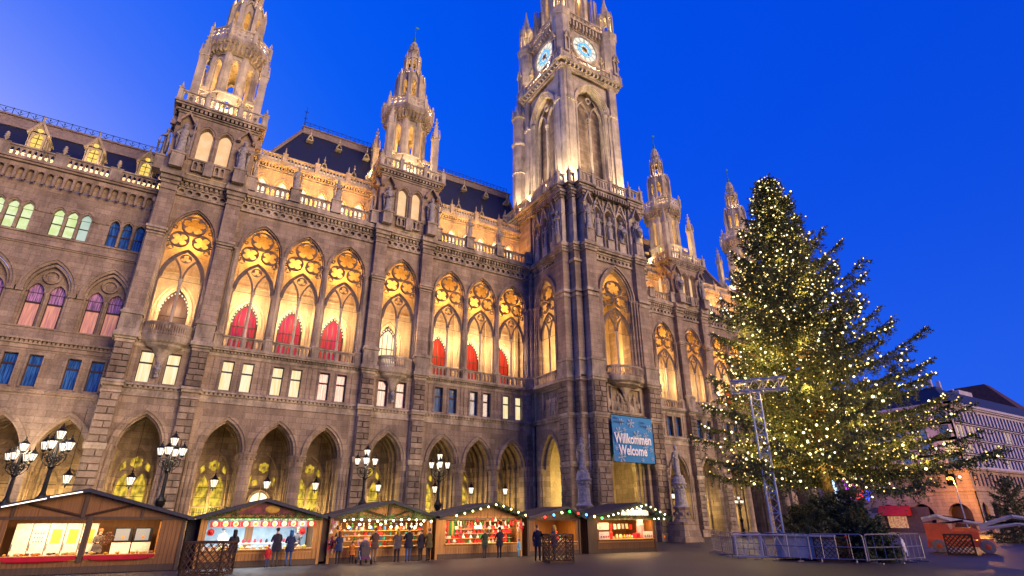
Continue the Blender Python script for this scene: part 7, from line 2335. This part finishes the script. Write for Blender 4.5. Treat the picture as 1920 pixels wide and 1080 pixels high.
for k in range(5):
    x = -4.55 + .56 * k
    F1 = thing('fridge', 'white cabinet %s at the back of the bakery stall' % ('farthest left', 'with rows of small price tags', 'with a large yellow notice', 'with a narrow yellow notice', 'beside the middle post')[k], 'cabinet', (x, 31.6, .1), 0, 'white cabinets in the bakery stall')
    b = MB(); b.box(0, .53, -.5, 0, 0, 1.72); b.obj('body', PAL['white'], F1)
    b = MB(); b.box(.02, .04, .0, .03, .7, .95); b.box(.3, .42, 0, .02, .55, .6); b.obj('handle', M_iron, F1)
    if k >= 2:
        b = MB(); b.box(.12, .44, .0, .012, .95, 1.5); b.obj('notice', PAL['yellow'], F1)
        b = MB(); [b.box(.16, .2 + .2 * rq.random(), .012, .016, 1.02 + .07 * j, 1.045 + .07 * j) for j in range(6)]; b.obj('notice_lines', PAL['gold'], F1)
    if k == 1:
        b = MB(); [b.box(.1 + .09 * (j % 4), .15 + .09 * (j % 4), 0, .012, 1.0 + .16 * (j // 4), 1.06 + .16 * (j // 4)) for j in range(12)]; b.obj('price_tag', PAL['pink'], F1)
for k in range(2):
    F1 = thing('oven', ('glass fronted oven next to the baker', 'glass fronted oven beside the wooden door')[k], 'oven', (-1.15 + .75 * k, 31.5, .1), 0, 'ovens in the bakery stall')
    b = MB(); b.box(0, .7, -.5, 0, 0, .95); b.obj('base', PAL['white'], F1); b = MB(); b.box(0, .7, -.5, .02, .97, 1.55); b.obj('housing', M_iron, F1)
    b = MB(); b.box(.06, .58, .02, .03, 1.03, 1.5); b.obj('glass', glow('oven_glass', (.45, .5, .5), .5), F1); b = MB(); b.box(.3, .42, .03, .04, 1.1, 1.2); b.obj('dish', PAL['orange'], F1)
D1 = thing('stall_door', 'orange wooden inner door with a red notice in the bakery stall', 'door', (.5, 31.4, .1)); b = MB(); b.box(0, .75, -.04, 0, 0, 1.8); b.obj('leaf', M_wd, D1); b = MB(); b.box(.28, .5, 0, .012, 1.05, 1.35); b.obj('notice', PAL['red'], D1)
for k in range(34):
    x = (-4.5 + 2.25 * rq.random()) if k % 2 else (-1.85 + 2.25 * rq.random())
    goods('bread', x, 30.1 + .25 * rq.random(), .66, .16 + .06 * rq.random(), pal('gold', 'cream', 'brown', 'orange'), 'small loaf or pastry piled along the bakery counter', 'pastries on the bakery counter', 'pastry', rq.random() * 3)
for k in range(5): goods('pretzel', -1.42 + .13 * (k % 3), 30.35 - .02 * k, 1.12 + .13 * (k // 2), .2, PAL['brown'], 'brown pretzel hanging in a bunch beside the baker', 'pretzels on a stand', 'pretzel')
lamp('AREA', 'stall_lamp', (-3.4, 30.7, 2.0), 42, (1, .68, .36), 2.2, .5, (0, .25, -1)); lamp('AREA', 'stall_lamp', (-.7, 30.7, 2.0), 42, (1, .62, .28), 2.2, .5, (0, .25, -1))
# ---- stall 2: snacks ----
T2, c2 = stall(2.05, 7.35, 4.6, 2.88, 2.15, 3.0, [(2.32, 6.98, .72, 1.93)], 'pale lit snack stall with a strip of red food pictures', M_wd, 'plain')
b = MB(); b.ext([(3.3 - c2, 2.2), (4.6 - c2, 2.72), (6.1 - c2, 2.2)], .03, .08); b.obj('gable_poster', plain('purple_poster', (.16, .03, .05), .5, 0, .6, 5), T2)
b = MB(); b.ball((4.95 - c2, .1, 2.42), .22, 6, 1.5, .2, .8); b.obj('poster_plate', PAL['gold'], T2)
for k in range(11):
    P = part('menu_picture', T2, (-2.28 + .42 * k, -.1, 1.67))
    b = MB(); b.box(0, .40, 0, .02, 0, .24); b.obj('card', PAL['red'] if k % 5 != 4 else PAL['pink'], P)
    b = MB(); b.ring(.2, .12, 0, .115, .02, .03, 12); b.obj('plate', PAL['white'], P)
    b = MB(); b.ring(.2, .12, 0, .075, .03, .045, 8); b.obj('food', pal('gold', 'orange', 'yellow', 'cream'), P)
b = MB(); b.box(-2.6, 2.6, -2.9, -2.85, .1, 2.0); b.obj('blue_back_wall', plain('pale_blue_wall', (.30, .42, .52), .5), T2)
b = MB(); b.box(-.4, -.05, -2.85, -2.8, .3, 1.75); b.obj('inner_door', M_wdd, T2)
for k in range(2): b = MB(); b.ring(0, 0, 0, .15, 0, .02, 12); b.ball((0, .02, 0), .09, 4); b.obj('round_sign', PAL['red'], T2, ((-2.2, 1.75)[k], -.08, 1.45))
for k in range(16):
    goods('bowl', 2.5 + .28 * k, 30.2 + .1 * (k % 2), .72, .26, pal('gold', 'yellow', 'cream', 'orange'), 'bowl heaped with yellow food behind the snack counter', 'bowls on the snack counter')
for k in range(12):
    goods('jar', 3.5 + .26 * k + .05 * rq.random(), 31.0, .95, .17, pal('red', 'black', 'blue', 'crimson'), 'small dark jar on the rear shelf of the snack stall', 'jars in the snack stall')
b = MB(Fr(c2, 31.0, 0)); b.box(-1.6, 1.8, -.2, .15, .9, .95); tag(b.obj('jar_shelf', PAL['white']), 'white shelf carrying small jars in the snack stall', 'shelf')
garland(2.2, 7.3, 2.06, 29.6, 'green fir garland above the hatch of the snack stall', n=420)
garland(2.3, 3.5, 2.3, 29.75, 'green fir garland in the left corner of the snack stall gable', n=110); garland(6.0, 7.0, 2.3, 29.75, 'green fir garland in the right corner of the snack stall gable', n=110)
lamp('AREA', 'stall_lamp', (4.7, 30.8, 2.0), 120, (.80, .92, 1), 4.2, .6, (0, .15, -1)); lamp('AREA', 'stall_lamp', (4.7, 29.55, 2.0), 26, (1, .95, .6), 4.2, .15, (0, .3, -1))
# ---- stall 3: toys and ornaments ----
T3, c3 = stall(7.75, 13.2, 10.75, 2.9, 2.16, 2.8, [(8.2, 12.95, .72, 1.9)], 'bright toy and ornament stall strung with warm bulbs', M_wd, 'truss')
garland(8.0, 13.1, 2.1, 29.55, 'fir garland with bulbs along the eaves of the toy stall', n=420); garland(8.6, 12.6, 2.2, 29.6, 'fir garland following the gable of the toy stall', lambda q_: .5 * (1 - abs(2 * q_ - 1)), 260)
bulbs([(8.3 + .42 * k, 29.45, 1.93 + .05 * sin(k)) for k in range(12)], .055, 'row of round warm bulbs under the eaves of the toy stall', [M_bhot])
bulbs([(8.6 + .55 * k, 29.7, 1.62 + .12 * (k % 2)) for k in range(8)], .06, 'loose warm bulbs hanging inside the toy stall hatch', [M_bhot])
def shelf_fill(x0, x1, y0, zs, n, kinds, cols, label, group, s0=.13):
    for z in zs:
        for k in range(n):
            x = x0 + (x1 - x0) * (k + rq.random() * .6) / n
            goods(rq.choice(kinds), x, y0 + .1 * rq.random(), z, s0 * (.8 + .5 * rq.random()), pal(*cols), label, group, 'toy' if 'toy' in group else 'souvenir', rq.uniform(-.5, .5))
shelf_fill(8.3, 12.9, 30.5, (.72, .98, 1.22, 1.46), 17, ('toy', 'box', 'star', 'house', 'jar', 'toy'), ('red', 'orange', 'gold', 'white', 'teal', 'green', 'pink', 'cream', 'blue', 'brown'), 'small colourful trinket on the stepped shelves of the toy stall', 'toys and trinkets in the toy stall', .17)
for z in (.97, 1.21, 1.45):
    b = MB(); b.box(8.25 - c3, 12.9 - c3, -.75, -.42, z - .025, z); b.obj('shelf', M_cnt, T3)
for k in range(16): goods(rq.choice(('star', 'stocking', 'scarf')), 8.35 + .29 * k, 30.2, 1.78, .15, pal('white', 'gold', 'red', 'cream', 'blue', 'green'), 'small ornament hanging from the lintel of the toy stall', 'hanging ornaments of the toy stall', 'ornament')
for k in range(26): goods(rq.choice(('scarf', 'stocking', 'hat', 'toy')), 7.72 + .35 * rq.random(), 29.55 + .2 * rq.random(), .5 + 1.3 * rq.random(), .17, pal('red', 'crimson', 'blue', 'pink', 'black', 'orange', 'white'), 'colourful knitwear hanging on the left post of the toy stall', 'knitwear on the toy stall post', 'knitwear')
lamp('AREA', 'stall_lamp', (10.6, 30.2, 1.95), 75, (1, .66, .30), 4.2, .4, (0, .2, -1)); lamp('AREA', 'stall_lamp', (10.6, 29.5, 2.0), 30, (1, .70, .36), 4.2, .2, (0, .1, -1))
for k in range(3): lamp('POINT', 'bulb_glow', (9.2 + 1.5 * k, 29.3, 2.1), 9, (1, .68, .28), .15)
# ---- stall 4: red hats ----
T4, c4 = stall(13.45, 18.95, 16.9, 2.88, 2.16, 2.8, [(14.05, 18.65, .75, 1.93)], 'golden wooden stall packed with red hats, gloves and stockings', M_wd, 'plain')
for z in (1.0, 1.25, 1.48):
    b = MB(); b.box(14.1 - c4, 18.6 - c4, -.8, -.45, z - .025, z); b.obj('shelf', M_cnt, T4)
shelf_fill(14.2, 18.6, 30.5, (.75, 1.0, 1.25, 1.48), 19, ('hat', 'toy', 'hat', 'box'), ('red', 'crimson', 'white', 'white', 'pink', 'black', 'red', 'cream', 'green'), 'knitted hat or plush toy on the packed shelves of the red hat stall', 'hats and plush toys in the red hat stall', .2)
for k in range(24): goods(rq.choice(('stocking', 'stocking', 'hat')), 14.6 + .17 * k, 29.95, 1.88 if k % 2 else 1.85, .2, pal('red', 'crimson', 'green', 'white', 'brown', 'red'), 'stocking or hat hanging from the lintel of the red hat stall', 'stockings hanging in the red hat stall', 'stocking')
for k in range(5): goods('scarf', 14.15 + .1 * k, 29.98, 1.88, .42, PAL[('red', 'green', 'green', 'gold', 'green')[k]], ('red scarf', 'dark green scarf', 'middle green scarf', 'gold scarf', 'last green scarf')[k] + ' hanging at the left end of the red hat stall', 'scarves of the red hat stall')
for k in range(14): goods(rq.choice(('hat', 'stocking')), 18.55 + .38 * rq.random(), 29.75, 1.45 + .4 * rq.random(), .16, pal('red', 'white', 'crimson'), 'red and white Santa hat hanging on the right post of the red hat stall', 'Santa hats on the post', 'hat')
gl_ = lambda q_: .62 * (1 - abs(2 * q_ - 1.16) / 1.16) if q_ < .58 else .62 * (1 - (q_ - .58) / .42)
garland(14.3, 18.9, 2.15, 29.52, 'fir garland along the gable of the red hat stall', gl_, 420)
bulbs([(14.4 + .5 * k, 29.42, 2.17 + gl_(.5 * k / 4.6)) for k in range(10)], .055, 'warm bulbs along the gable edge of the red hat stall', [M_b1])
b = MB(); b.q((13.5 - c4, .02, .1), (14.0 - c4, .02, .1), (14.0 - c4, .02, 2.1), (13.5 - c4, .02, 2.1)); b.obj('corner_board', M_wd, T4)
lamp('AREA', 'stall_lamp', (16.3, 30.2, 2.0), 90, (1, .72, .46), 4.2, .4, (0, .2, -1)); lamp('AREA', 'stall_lamp', (16.3, 29.5, 2.05), 32, (1, .62, .22), 4.4, .2, (0, .25, -1))
# ---- stall 5: small, coloured bulbs ----
T5, c5 = stall(19.35, 23.3, 22.1, 2.72, 2.14, 2.6, [(19.9, 23.0, .74, 1.9)], 'small stall with red, blue and green bulbs on the eaves', M_wdd, 'plain')
bulbs([(20.2, 29.3, 2.1), (20.85, 29.3, 2.22), (21.45, 29.3, 2.36), (22.05, 29.3, 2.42), (22.7, 29.3, 2.32), (23.3, 29.25, 2.24), (23.9, 29.2, 2.14), (24.5, 29.2, 2.05)], .075, 'string of large coloured bulbs across two stall gables', [M_br, M_bbl, M_b1, M_bgr])
garland(21.2, 23.2, 2.25, 29.45, 'fir garland under the coloured bulbs', n=220)
for k in range(2): goods('bottle', 20.45 + .25 * k, 30.5, .74, .42, pal('black', 'brown'), ('dark metal lantern in the window of the small stall', 'second dark lantern in the window of the small stall')[k], 'lanterns in the small stall', 'lantern')
for k in range(14): goods('star', 20.0 + .19 * k, 30.15 + .1 * rq.random(), .82, .16, PAL['white'], 'white paper star on the sill of the small stall', 'white stars on the sill')
goods('hat', 21.9, 30.6, .8, .4, PAL['red'], 'red and white Santa figure in the small stall', 'santa figure', 'figure'); goods('toy', 22.2, 30.6, .76, .25, PAL['teal'], 'teal plush toy next to the santa figure in the small stall', 'plush toy single', 'toy')
lamp('AREA', 'stall_lamp', (21.3, 30.4, 1.95), 60, (1, .58, .18), 2.6, .4, (0, .2, -1))
# ---- stall 6: punch and gifts ----
T6, c6 = stall(23.9, 29.75, 28.2, 3.02, 2.16, 2.8, [(24.75, 29.5, .8, 1.93)], 'gift stall at the right end with a dazzling sign on its gable', M_wdd, 'plain')
g6 = lambda q_: .72 * (1 - abs(q_ - .63) / .63) if q_ < .63 else .72 * (1 - (q_ - .63) / .37)
garland(24.9, 30.4, 2.12, 29.5, 'thick fir garland along the gable of the gift stall', g6, 560); garland(25.0, 30.9, 2.06, 29.45, 'thick fir garland along the eaves of the gift stall', None, 560)
bulbs([(25.2 + .42 * k, 29.38, 2.16 + g6(.42 * k / 5.4)) for k in range(13)], .05, 'warm bulbs along the gable edge of the gift stall', [M_bhot])
bulbs([(29.2, 29.36, 2.0), (29.6, 29.36, 2.02), (30.1, 29.36, 2.0)], .05, 'three warm bulbs at the right corner of the gift stall', [M_bhot])
b = MB(); b.box(26.75 - c6, 29.15 - c6, .1, .16, 2.22, 2.56); b.obj('sign_board', glow('sign_white', (1, .86, .6), 1.5, (.9, .72, .5), (3, 3, 3)), T6)
b = MB(); b.ball((28.0 - c6, .2, 2.42), .1, 5); b.ball((28.35 - c6, .22, 2.6), .07, 4); b.ball((27.6 - c6, .22, 2.6), .07, 4); b.obj('sign_lamp', M_bhot, T6)
for k in range(3): b = MB(); b.box(-.42, .42, 0, .02, 0, .42); o = b.obj('paper_sign', PAL['white'], T6, (25.2 + (0, 0, 3.85)[k] - c6, -.06, (.82, 1.35, .82)[k]))
for k in range(9): goods('star', 24.95 + .2 * k if k < 4 else 28.75 + .2 * (k - 4), 29.9, .95, .13, PAL['red'], 'red paper heart or star on the white signs of the gift stall', 'red shapes on the white signs', 'paper star')
shelf_fill(25.9, 28.6, 30.3, (.82,), 9, ('house', 'box', 'jar', 'toy'), ('white', 'red', 'gold', 'pink', 'cream'), 'small gift box or figure on the counter of the gift stall', 'gifts on the gift stall counter', .2)
for k in range(9): goods('card', 26.0 + .36 * k, 31.4, 1.3 + .1 * rq.random(), .32, pal('white', 'black', 'cream', 'red', 'grey'), 'framed card hanging on the rear wall of the gift stall', 'cards on the rear wall', 'card')
goods('bottle', 26.1, 30.3, .8, .5, PAL['red'], 'tall red bottle shaped figure on the left of the gift stall counter', 'red figure', 'figure'); goods('box', 28.3, 30.3, .82, .42, PAL['crimson'], 'magenta gift bag on the right of the gift stall counter', 'magenta bag', 'bag')
b = MB(); b.lathe(0, 0, [(.2, 0), (.26, .2), (.26, .8), (.2, 1.0)], 10); b.ball((0, 0, 1.05), .24, 5); o = b.obj('heap', pal('pink'), T6, (28.9 - c6, .5, .82))
goods('toy', 30.2, 29.6, .75, .22, PAL['orange'], 'orange plush ring hanging at the right corner post of the gift stall', 'orange ring', 'toy')
lamp('AREA', 'stall_lamp', (27.2, 30.3, 1.98), 95, (1, .62, .24), 4.4, .4, (0, .2, -1)); lamp('POINT', 'sign_glow', (28.0, 29.3, 2.5), 26, (1, .75, .36), .15); lamp('AREA', 'stall_lamp', (27.2, 29.5, 2.02), 36, (1, .60, .2), 4.6, .2, (0, .3, -1))
b = MB(); b.box(23.95, 24.7, -30.02, -29.96, .1, 2.1); tag(b.obj('shutter', M_wk), 'dark closed shutter at the left end of the gift stall', 'shutter')
b = MB(); b.box(1.6, 2.05, -32, -31, 0, 1.9); b.box(1.55, 2.1, -32.1, -30.9, 1.9, 1.98)
tag(b.obj('dark_shed', M_slate), 'dark bluish shed wall seen in the gap behind the trellis screen', 'shed')
b = MB(); b.box(7.4, 7.75, -31.8, -30.2, .1, 2.0); b.box(7.38, 7.78, -31.9, -30.1, 2.0, 2.06); tag(b.obj('storage_box', M_wk), 'dark storage cupboard between the snack and toy stalls', 'cupboard')
# ================= people =================
M_skin = plain('skin', (.50, .30, .22), .6, 0, .08)
def person(x, y, h, facing, label, coat, legs, hair='brown', long=False, kneel=0, arms='down', lean=0, z=0.0, fat=1.22, hood=False):
    """one continuous figure grown from a joint skeleton"""
    P = {}
    st = .02
    P['pelvis'] = (0, 0, .95); P['waist'] = (0, lean * .1, 1.12); P['chest'] = (0, lean * .3, 1.34); P['neck'] = (0, lean * .4, 1.49); P['jaw'] = (0, .02 + lean * .45, 1.57); P['head'] = (0, .015 + lean * .5, 1.68)
    A = {'down': ((.25, .0, 1.16), (.27, .08, .93)), 'front': ((.24, .1, 1.17), (.14, .32, 1.15)), 'phone': ((.23, .1, 1.2), (.10, .26, 1.38)), 'reach': ((.26, .18, 1.25), (.22, .45, 1.28))}
    rad = dict(pelvis=(.155 * fat, .125), waist=(.15 * fat, .115), chest=(.17 * fat, .12), neck=(.058, .058), jaw=(.075, .085), head=(.088, .105))
    E = [('pelvis', 'waist'), ('waist', 'chest'), ('chest', 'neck'), ('neck', 'jaw'), ('jaw', 'head')]
    sg = {'waist': 1, 'chest': 1}
    for s_, sd in ((-1, 'l'), (1, 'r')):
        el, ha = A[arms] if not (arms == 'phone' and s_ < 0) else A['down']
        P['sh' + sd] = (s_ * .17, lean * .35, 1.41); P['el' + sd] = (s_ * el[0], el[1] + lean * .3, el[2]); P['ha' + sd] = (s_ * ha[0], ha[1] + lean * .3, ha[2])
        P['hip' + sd] = (s_ * .09, 0, .88); P['kn' + sd] = (s_ * .10, .03 + s_ * st, .49); P['an' + sd] = (s_ * .11, -.02 + s_ * st * 2, .09); P['to' + sd] = (s_ * .125, .13 + s_ * st * 2, .045)
        rad.update({'sh' + sd: (.075, .075), 'el' + sd: (.055, .055), 'ha' + sd: (.036, .036), 'hip' + sd: (.10, .10), 'kn' + sd: (.068, .068), 'an' + sd: (.05, .05), 'to' + sd: (.045, .035)})
        E += [('chest', 'sh' + sd), ('sh' + sd, 'el' + sd), ('el' + sd, 'ha' + sd), ('pelvis', 'hip' + sd), ('hip' + sd, 'kn' + sd), ('kn' + sd, 'an' + sd), ('an' + sd, 'to' + sd)]
    names = list(P)
    me = bpy.data.meshes.new('person')
    me.from_pydata([P[n] for n in names], [(names.index(a), names.index(c)) for a, c in E], [])
    o = bpy.data.objects.new('person', me); COL.objects.link(o)
    md = o.modifiers.new('skin', 'SKIN'); md.use_smooth_shade = True
    for i, n in enumerate(names):
        sv = me.skin_vertices[0].data[i]; sv.radius = rad[n]; sv.use_root = (n == 'pelvis')
    o.modifiers.new('sub', 'SUBSURF').levels = 1; o.modifiers['sub'].render_levels = 1
    bpy.context.view_layer.update()
    dg = bpy.context.evaluated_depsgraph_get()
    m2 = bpy.data.meshes.new_from_object(o.evaluated_get(dg))
    o.modifiers.clear(); o.data = m2; bpy.data.meshes.remove(me)
    # fingers, nose and eyes join the same mesh
    f = MB()
    F_id = lambda u, v, z_: (u, v, z_)
    f.F = F_id
    for s_, sd in ((-1, 'l'), (1, 'r')):
        h_ = Vector(P['ha' + sd]); d = (h_ - Vector(P['el' + sd])).normalized(); side_ = Vector((1, 0, 0)) if abs(d.x) < .7 else Vector((0, 1, 0))
        f.ball(tuple(h_ + d * .03), .036, 5, 1, .7, 1.2)
        for k, l in enumerate((.07, .08, .075, .06)):
            a = h_ + d * .05 + side_ * (.012 * (k - 1.5) * 1.2); f.tube([tuple(a), tuple(a + d * l * .6), tuple(a + d * l + Vector((0, .012, 0)))], [.009, .008, .006], 4)
        a = h_ + d * .02 - side_ * .03 * s_; f.tube([tuple(a), tuple(a + d * .03 - side_ * .02 * s_), tuple(a + d * .055 - side_ * .015 * s_)], [.01, .009, .007], 4)
    hx, hy, hz = P['head']
    f.tube([(hx, hy + .088, hz - .005), (hx, hy + .112, hz - .04), (hx, hy + .09, hz - .045)], [.008, .014, .008], 4)
    f.cm = 1
    for s_ in (-1, 1): f.ball((hx + s_ * .033, hy + .087, hz - .002), .01, 4)
    f.cm = 2; f.tube([(hx - .024, hy + .088, hz - .078), (hx, hy + .095, hz - .08), (hx + .024, hy + .088, hz - .078)], .006, 4)
    n0 = len(m2.polygons)
    bm = bmesh.new(); bm.from_mesh(m2)
    vs = [bm.verts.new(v) for v in f.v]
    fm = []
    for fc, mi_ in zip(f.f, f.mi):
        try: q_ = bm.faces.new([vs[i] for i in fc]); fm.append(mi_)
        except ValueError: pass
    bm.to_mesh(m2); bm.free()
    m2.materials.clear()
    for m_ in (coat, legs, M_skin, PAL['black'], PAL['crimson']): m2.materials.append(m_)
    for i, p in enumerate(m2.polygons):
        p.use_smooth = True
        c = p.center
        if i >= n0: p.material_index = (2, 3, 4)[fm[i - n0]]; continue
        if c.z > 1.475 + 0 * lean and abs(c.x) < .12: p.material_index = 2
        elif min((c - Vector(P['hal'])).length, (c - Vector(P['har'])).length) < .05: p.material_index = 2
        elif c.z < .10: p.material_index = 3
        elif c.z < .80: p.material_index = 1
        else: p.material_index = 0
    o.location = (x, y, z); s_ = h / 1.78; o.scale = (s_, s_, s_); o.rotation_euler = (0, 0, facing)
    tag(o, label, 'person')
    # hair or hat
    b = MB(F_id_fr)
    hr = {'brown': PAL['brown'], 'black': PAL['black'], 'blond': PAL['gold'], 'red': PAL['red'], 'blue': PAL['blue'], 'grey': PAL['grey'], 'white': PAL['white'], 'orange': PAL['orange']}[hair]
    pr = [(.092, -.02), (.105, .03), (.10, .08), (.075, .115), (.02, .135)]
    b.lathe(hx, hy - .015, [(r, hz + zz) for r, zz in pr], 12)
    if long: b.tube([(hx, hy - .06, hz + .05), (hx, hy - .09, hz - .08), (hx, hy - .10, hz - .28)], [.08, .085, .05], 8); b.tube([(hx + .07, hy - .02, hz + .02), (hx + .085, hy - .03, hz - .2)], [.035, .03], 5); b.tube([(hx - .07, hy - .02, hz + .02), (hx - .085, hy - .03, hz - .2)], [.035, .03], 5)
    else: b.tube([(hx, hy - .06, hz + .05), (hx, hy - .075, hz - .06)], [.07, .05], 8)
    b.obj('hair' if hair in ('brown', 'black', 'blond', 'grey') else 'hat', hr, o, smooth=True)
    # coat skirt and collar
    b = MB(F_id_fr)
    b.lathe(0, lean * .05, [(.20 * fat, .72), (.185 * fat, .9), (.165 * fat, 1.1)], 14, sq=.78); b.tube([(.07 * cos(t), lean * .4 + .07 * sin(t), 1.495) for t in [k * pi / 5 for k in range(10)]], .03, 5, True)
    b.obj('coat', coat, o, smooth=True)
    return o
F_id_fr = lambda u, v, z_: (u, v, z_)
K = PAL
b_dark = plain('dark_coat', (.022, .02, .03), .8, 0, .2); b_navy = plain('navy_coat', (.02, .03, .08), .8); b_jean = plain('denim', (.04, .09, .22), .8); b_grey = plain('grey_coat', (.09, .075, .075), .8); b_brn = plain('brown_coat', (.09, .05, .035), .8); b_lb = plain('light_blue_suit', (.16, .42, .55), .7)
person(3.45, 29.2, 1.55, .15, 'woman in a dark coat waiting beside the trellis screen at the snack stall', b_dark, b_dark, 'black', True, arms='front', lean=.15)
person(5.25, 29.15, 1.62, .1, 'adult in a black hooded coat leaning to the snack stall counter', b_dark, b_grey, 'black', arms='front', lean=.35, fat=1.35)
person(4.9, 29.0, .92, .2, 'small child in a red jacket at the snack stall', K['red'], b_jean, 'red', arms='down')
person(5.85, 29.25, 1.52, -.1, 'person in a blue jacket and blue jeans at the snack stall', b_navy, b_jean, 'blue', True, arms='front', lean=.15)
person(3.15, 31.1, 1.5, pi, 'vendor in a white jacket and dark scarf inside the snack stall', K['white'], b_dark, 'black', arms='front', z=.1)
person(6.5, 31.1, 1.5, pi - .3, 'vendor in a grey top standing inside the snack stall', b_grey, b_dark, 'brown', arms='reach', z=.1)
person(-1.62, 31.1, 1.5, pi + .4, 'baker in a dark apron behind the bakery counter', b_grey, b_dark, 'brown', arms='front', z=.1)
person(8.1, 29.25, 1.45, .2, 'visitor in a dark patterned coat at the left post of the toy stall', b_navy, b_dark, 'brown', True, arms='front')
person(8.75, 29.2, 1.0, -.3, 'child in a bright orange jacket at the toy stall', K['orange'], b_dark, 'brown', arms='front')
person(9.85, 29.2, 1.6, .1, 'man in a dark brown coat and beige trousers at the toy stall', b_brn, plain('beige_trousers', (.20, .15, .11), .8), 'brown', arms='front')
person(11.0, 29.1, 1.55, -.1, 'blond person in a grey coat at the toy stall', b_grey, b_dark, 'blond', True, arms='front')
person(11.55, 29.0, 1.62, .05, 'man in a black jacket and blue jeans facing the toy stall', b_dark, b_jean, 'black', arms='front', fat=1.35)
person(12.35, 29.3, 1.5, .3, 'person in a dark coat nearest the right post of the toy stall', b_dark, b_dark, 'brown', arms='down')
person(12.75, 29.2, 1.55, .2, 'person in an olive jacket with white shoes at the toy stall', plain('olive_coat', (.09, .07, .02), .8), b_dark, 'brown', arms='front')
person(16.1, 29.25, 1.5, .1, 'person in a dark green coat browsing the red hat stall', plain('green_coat', (.03, .05, .03), .8), b_grey, 'blond', arms='front')
person(16.95, 29.1, 1.58, -.1, 'person in a black coat browsing the red hat stall', b_dark, b_dark, 'black', arms='front')
person(18.35, 29.3, .95, .4, 'small child in a light blue snowsuit beside the red hat stall', b_lb, b_lb, 'blue', arms='down')
person(17.35, 25.9, 1.72, -.9, 'man in black holding a phone before the stall with coloured bulbs', b_dark, b_dark, 'brown', arms='phone')
person(18.75, 26.4, 1.68, .6, 'woman with long blond hair and a dark coat behind the trellis screen', b_navy, b_dark, 'blond', True, arms='front')
# pushchair
PC = thing('pushchair', 'dark pushchair with a rounded hood in front of the toy stall', 'pushchair', (9.25, 28.85, 0), .1)
b = MB(); b.ball((0, 0, .78), .26, 7, 1, .9, 1.05); b.frus(0, 0, .2, .16, .35, .26, .22, .75); b.obj('hood', b_grey, PC)
b = MB()
for s_ in (-1, 1): b.tube([(s_ * .25, -.35, 1.05), (s_ * .24, -.1, .6), (s_ * .26, .3, .12)], .016, 5); b.tube([(s_ * .24, .1, .6), (s_ * .26, -.3, .12)], .016, 5)
b.tube([(-.25, -.35, 1.05), (.25, -.35, 1.05)], .02, 5); b.obj('frame', M_alu, PC)
for u in (-.26, .26):
    for v in (-.3, .3):
        b = MB(); b.F = lambda a, c, z_: (z_ + 0, a, c); b.lathe(0, 0, [(.06, -.02), (.11, -.02), (.11, .02), (.06, .02)], 12); b.obj('wheel', PAL['black'], PC, (u, v, .11))
b = MB(); b.box(-.2, .2, -.2, .15, .22, .36); b.obj('basket', plain('purple_cloth', (.12, .04, .12), .8), PC)
# look-alike goods: say colour, kind, place and count from the left
ORD = 'first second third fourth fifth sixth seventh eighth ninth tenth eleventh twelfth thirteenth fourteenth fifteenth sixteenth seventeenth eighteenth nineteenth twentieth'.split()
def nth(i):
    return ORD[i] if i < 20 else ('twenty-' if i < 29 else 'thirty-') + ORD[i % 10] if i % 10 != 9 or i > 39 else ('thirtieth' if i == 29 else 'fortieth')
WHERE = {'pastries on the bakery counter': 'on the bakery counter', 'pretzels on a stand': 'in the bunch beside the baker', 'bowls on the snack counter': 'on the snack counter', 'jars in the snack stall': 'on the white shelf of the snack stall',
 'hanging ornaments of the toy stall': 'hanging from the toy stall lintel', 'knitwear on the toy stall post': 'on the left post of the toy stall', 'stockings hanging in the red hat stall': 'hanging from the lintel of the red hat stall', 'Santa hats on the post': 'on the right post of the red hat stall',
 'white stars on the sill': 'on the sill of the small stall', 'red shapes on the white signs': 'on the white signs of the gift stall', 'gifts on the gift stall counter': 'on the gift stall counter', 'cards on the rear wall': 'on the back wall of the gift stall'}
KW = dict(toy='plush toy', bowl='food bowl', star='star', house='little house', box='gift box', bread='pastry')
for lb, L in GL.items():
    if len(L) < 2: continue
    rows_ = {}
    gp = L[0][2]['group']
    for t_ in L:
        rows_.setdefault(round(t_[1], 2) if ('toys and' in gp or 'hats and' in gp) else 0, []).append(t_)
    for ri, zz in enumerate(sorted(rows_)):
        for i, (x, z, o, cn, kd) in enumerate(sorted(rows_[zz], key=lambda q: q[0])):
            wh = WHERE.get(gp) or 'on the %s shelf of the %s' % (('lowest', 'second', 'third', 'top')[min(ri, 3)], 'toy stall' if 'toys' in gp and 'hats' not in gp else 'red hat stall')
            o['label'] = '%s %s %s, %s from the left' % (cn, KW.get(kd, kd), wh, nth(i))
# root of the hall at its own base
off = Vector((38.7, 50.0, 0))
HALL.location = off
for o in CH.get(HALL.name, []):
    o.location = Vector(o.location) - off
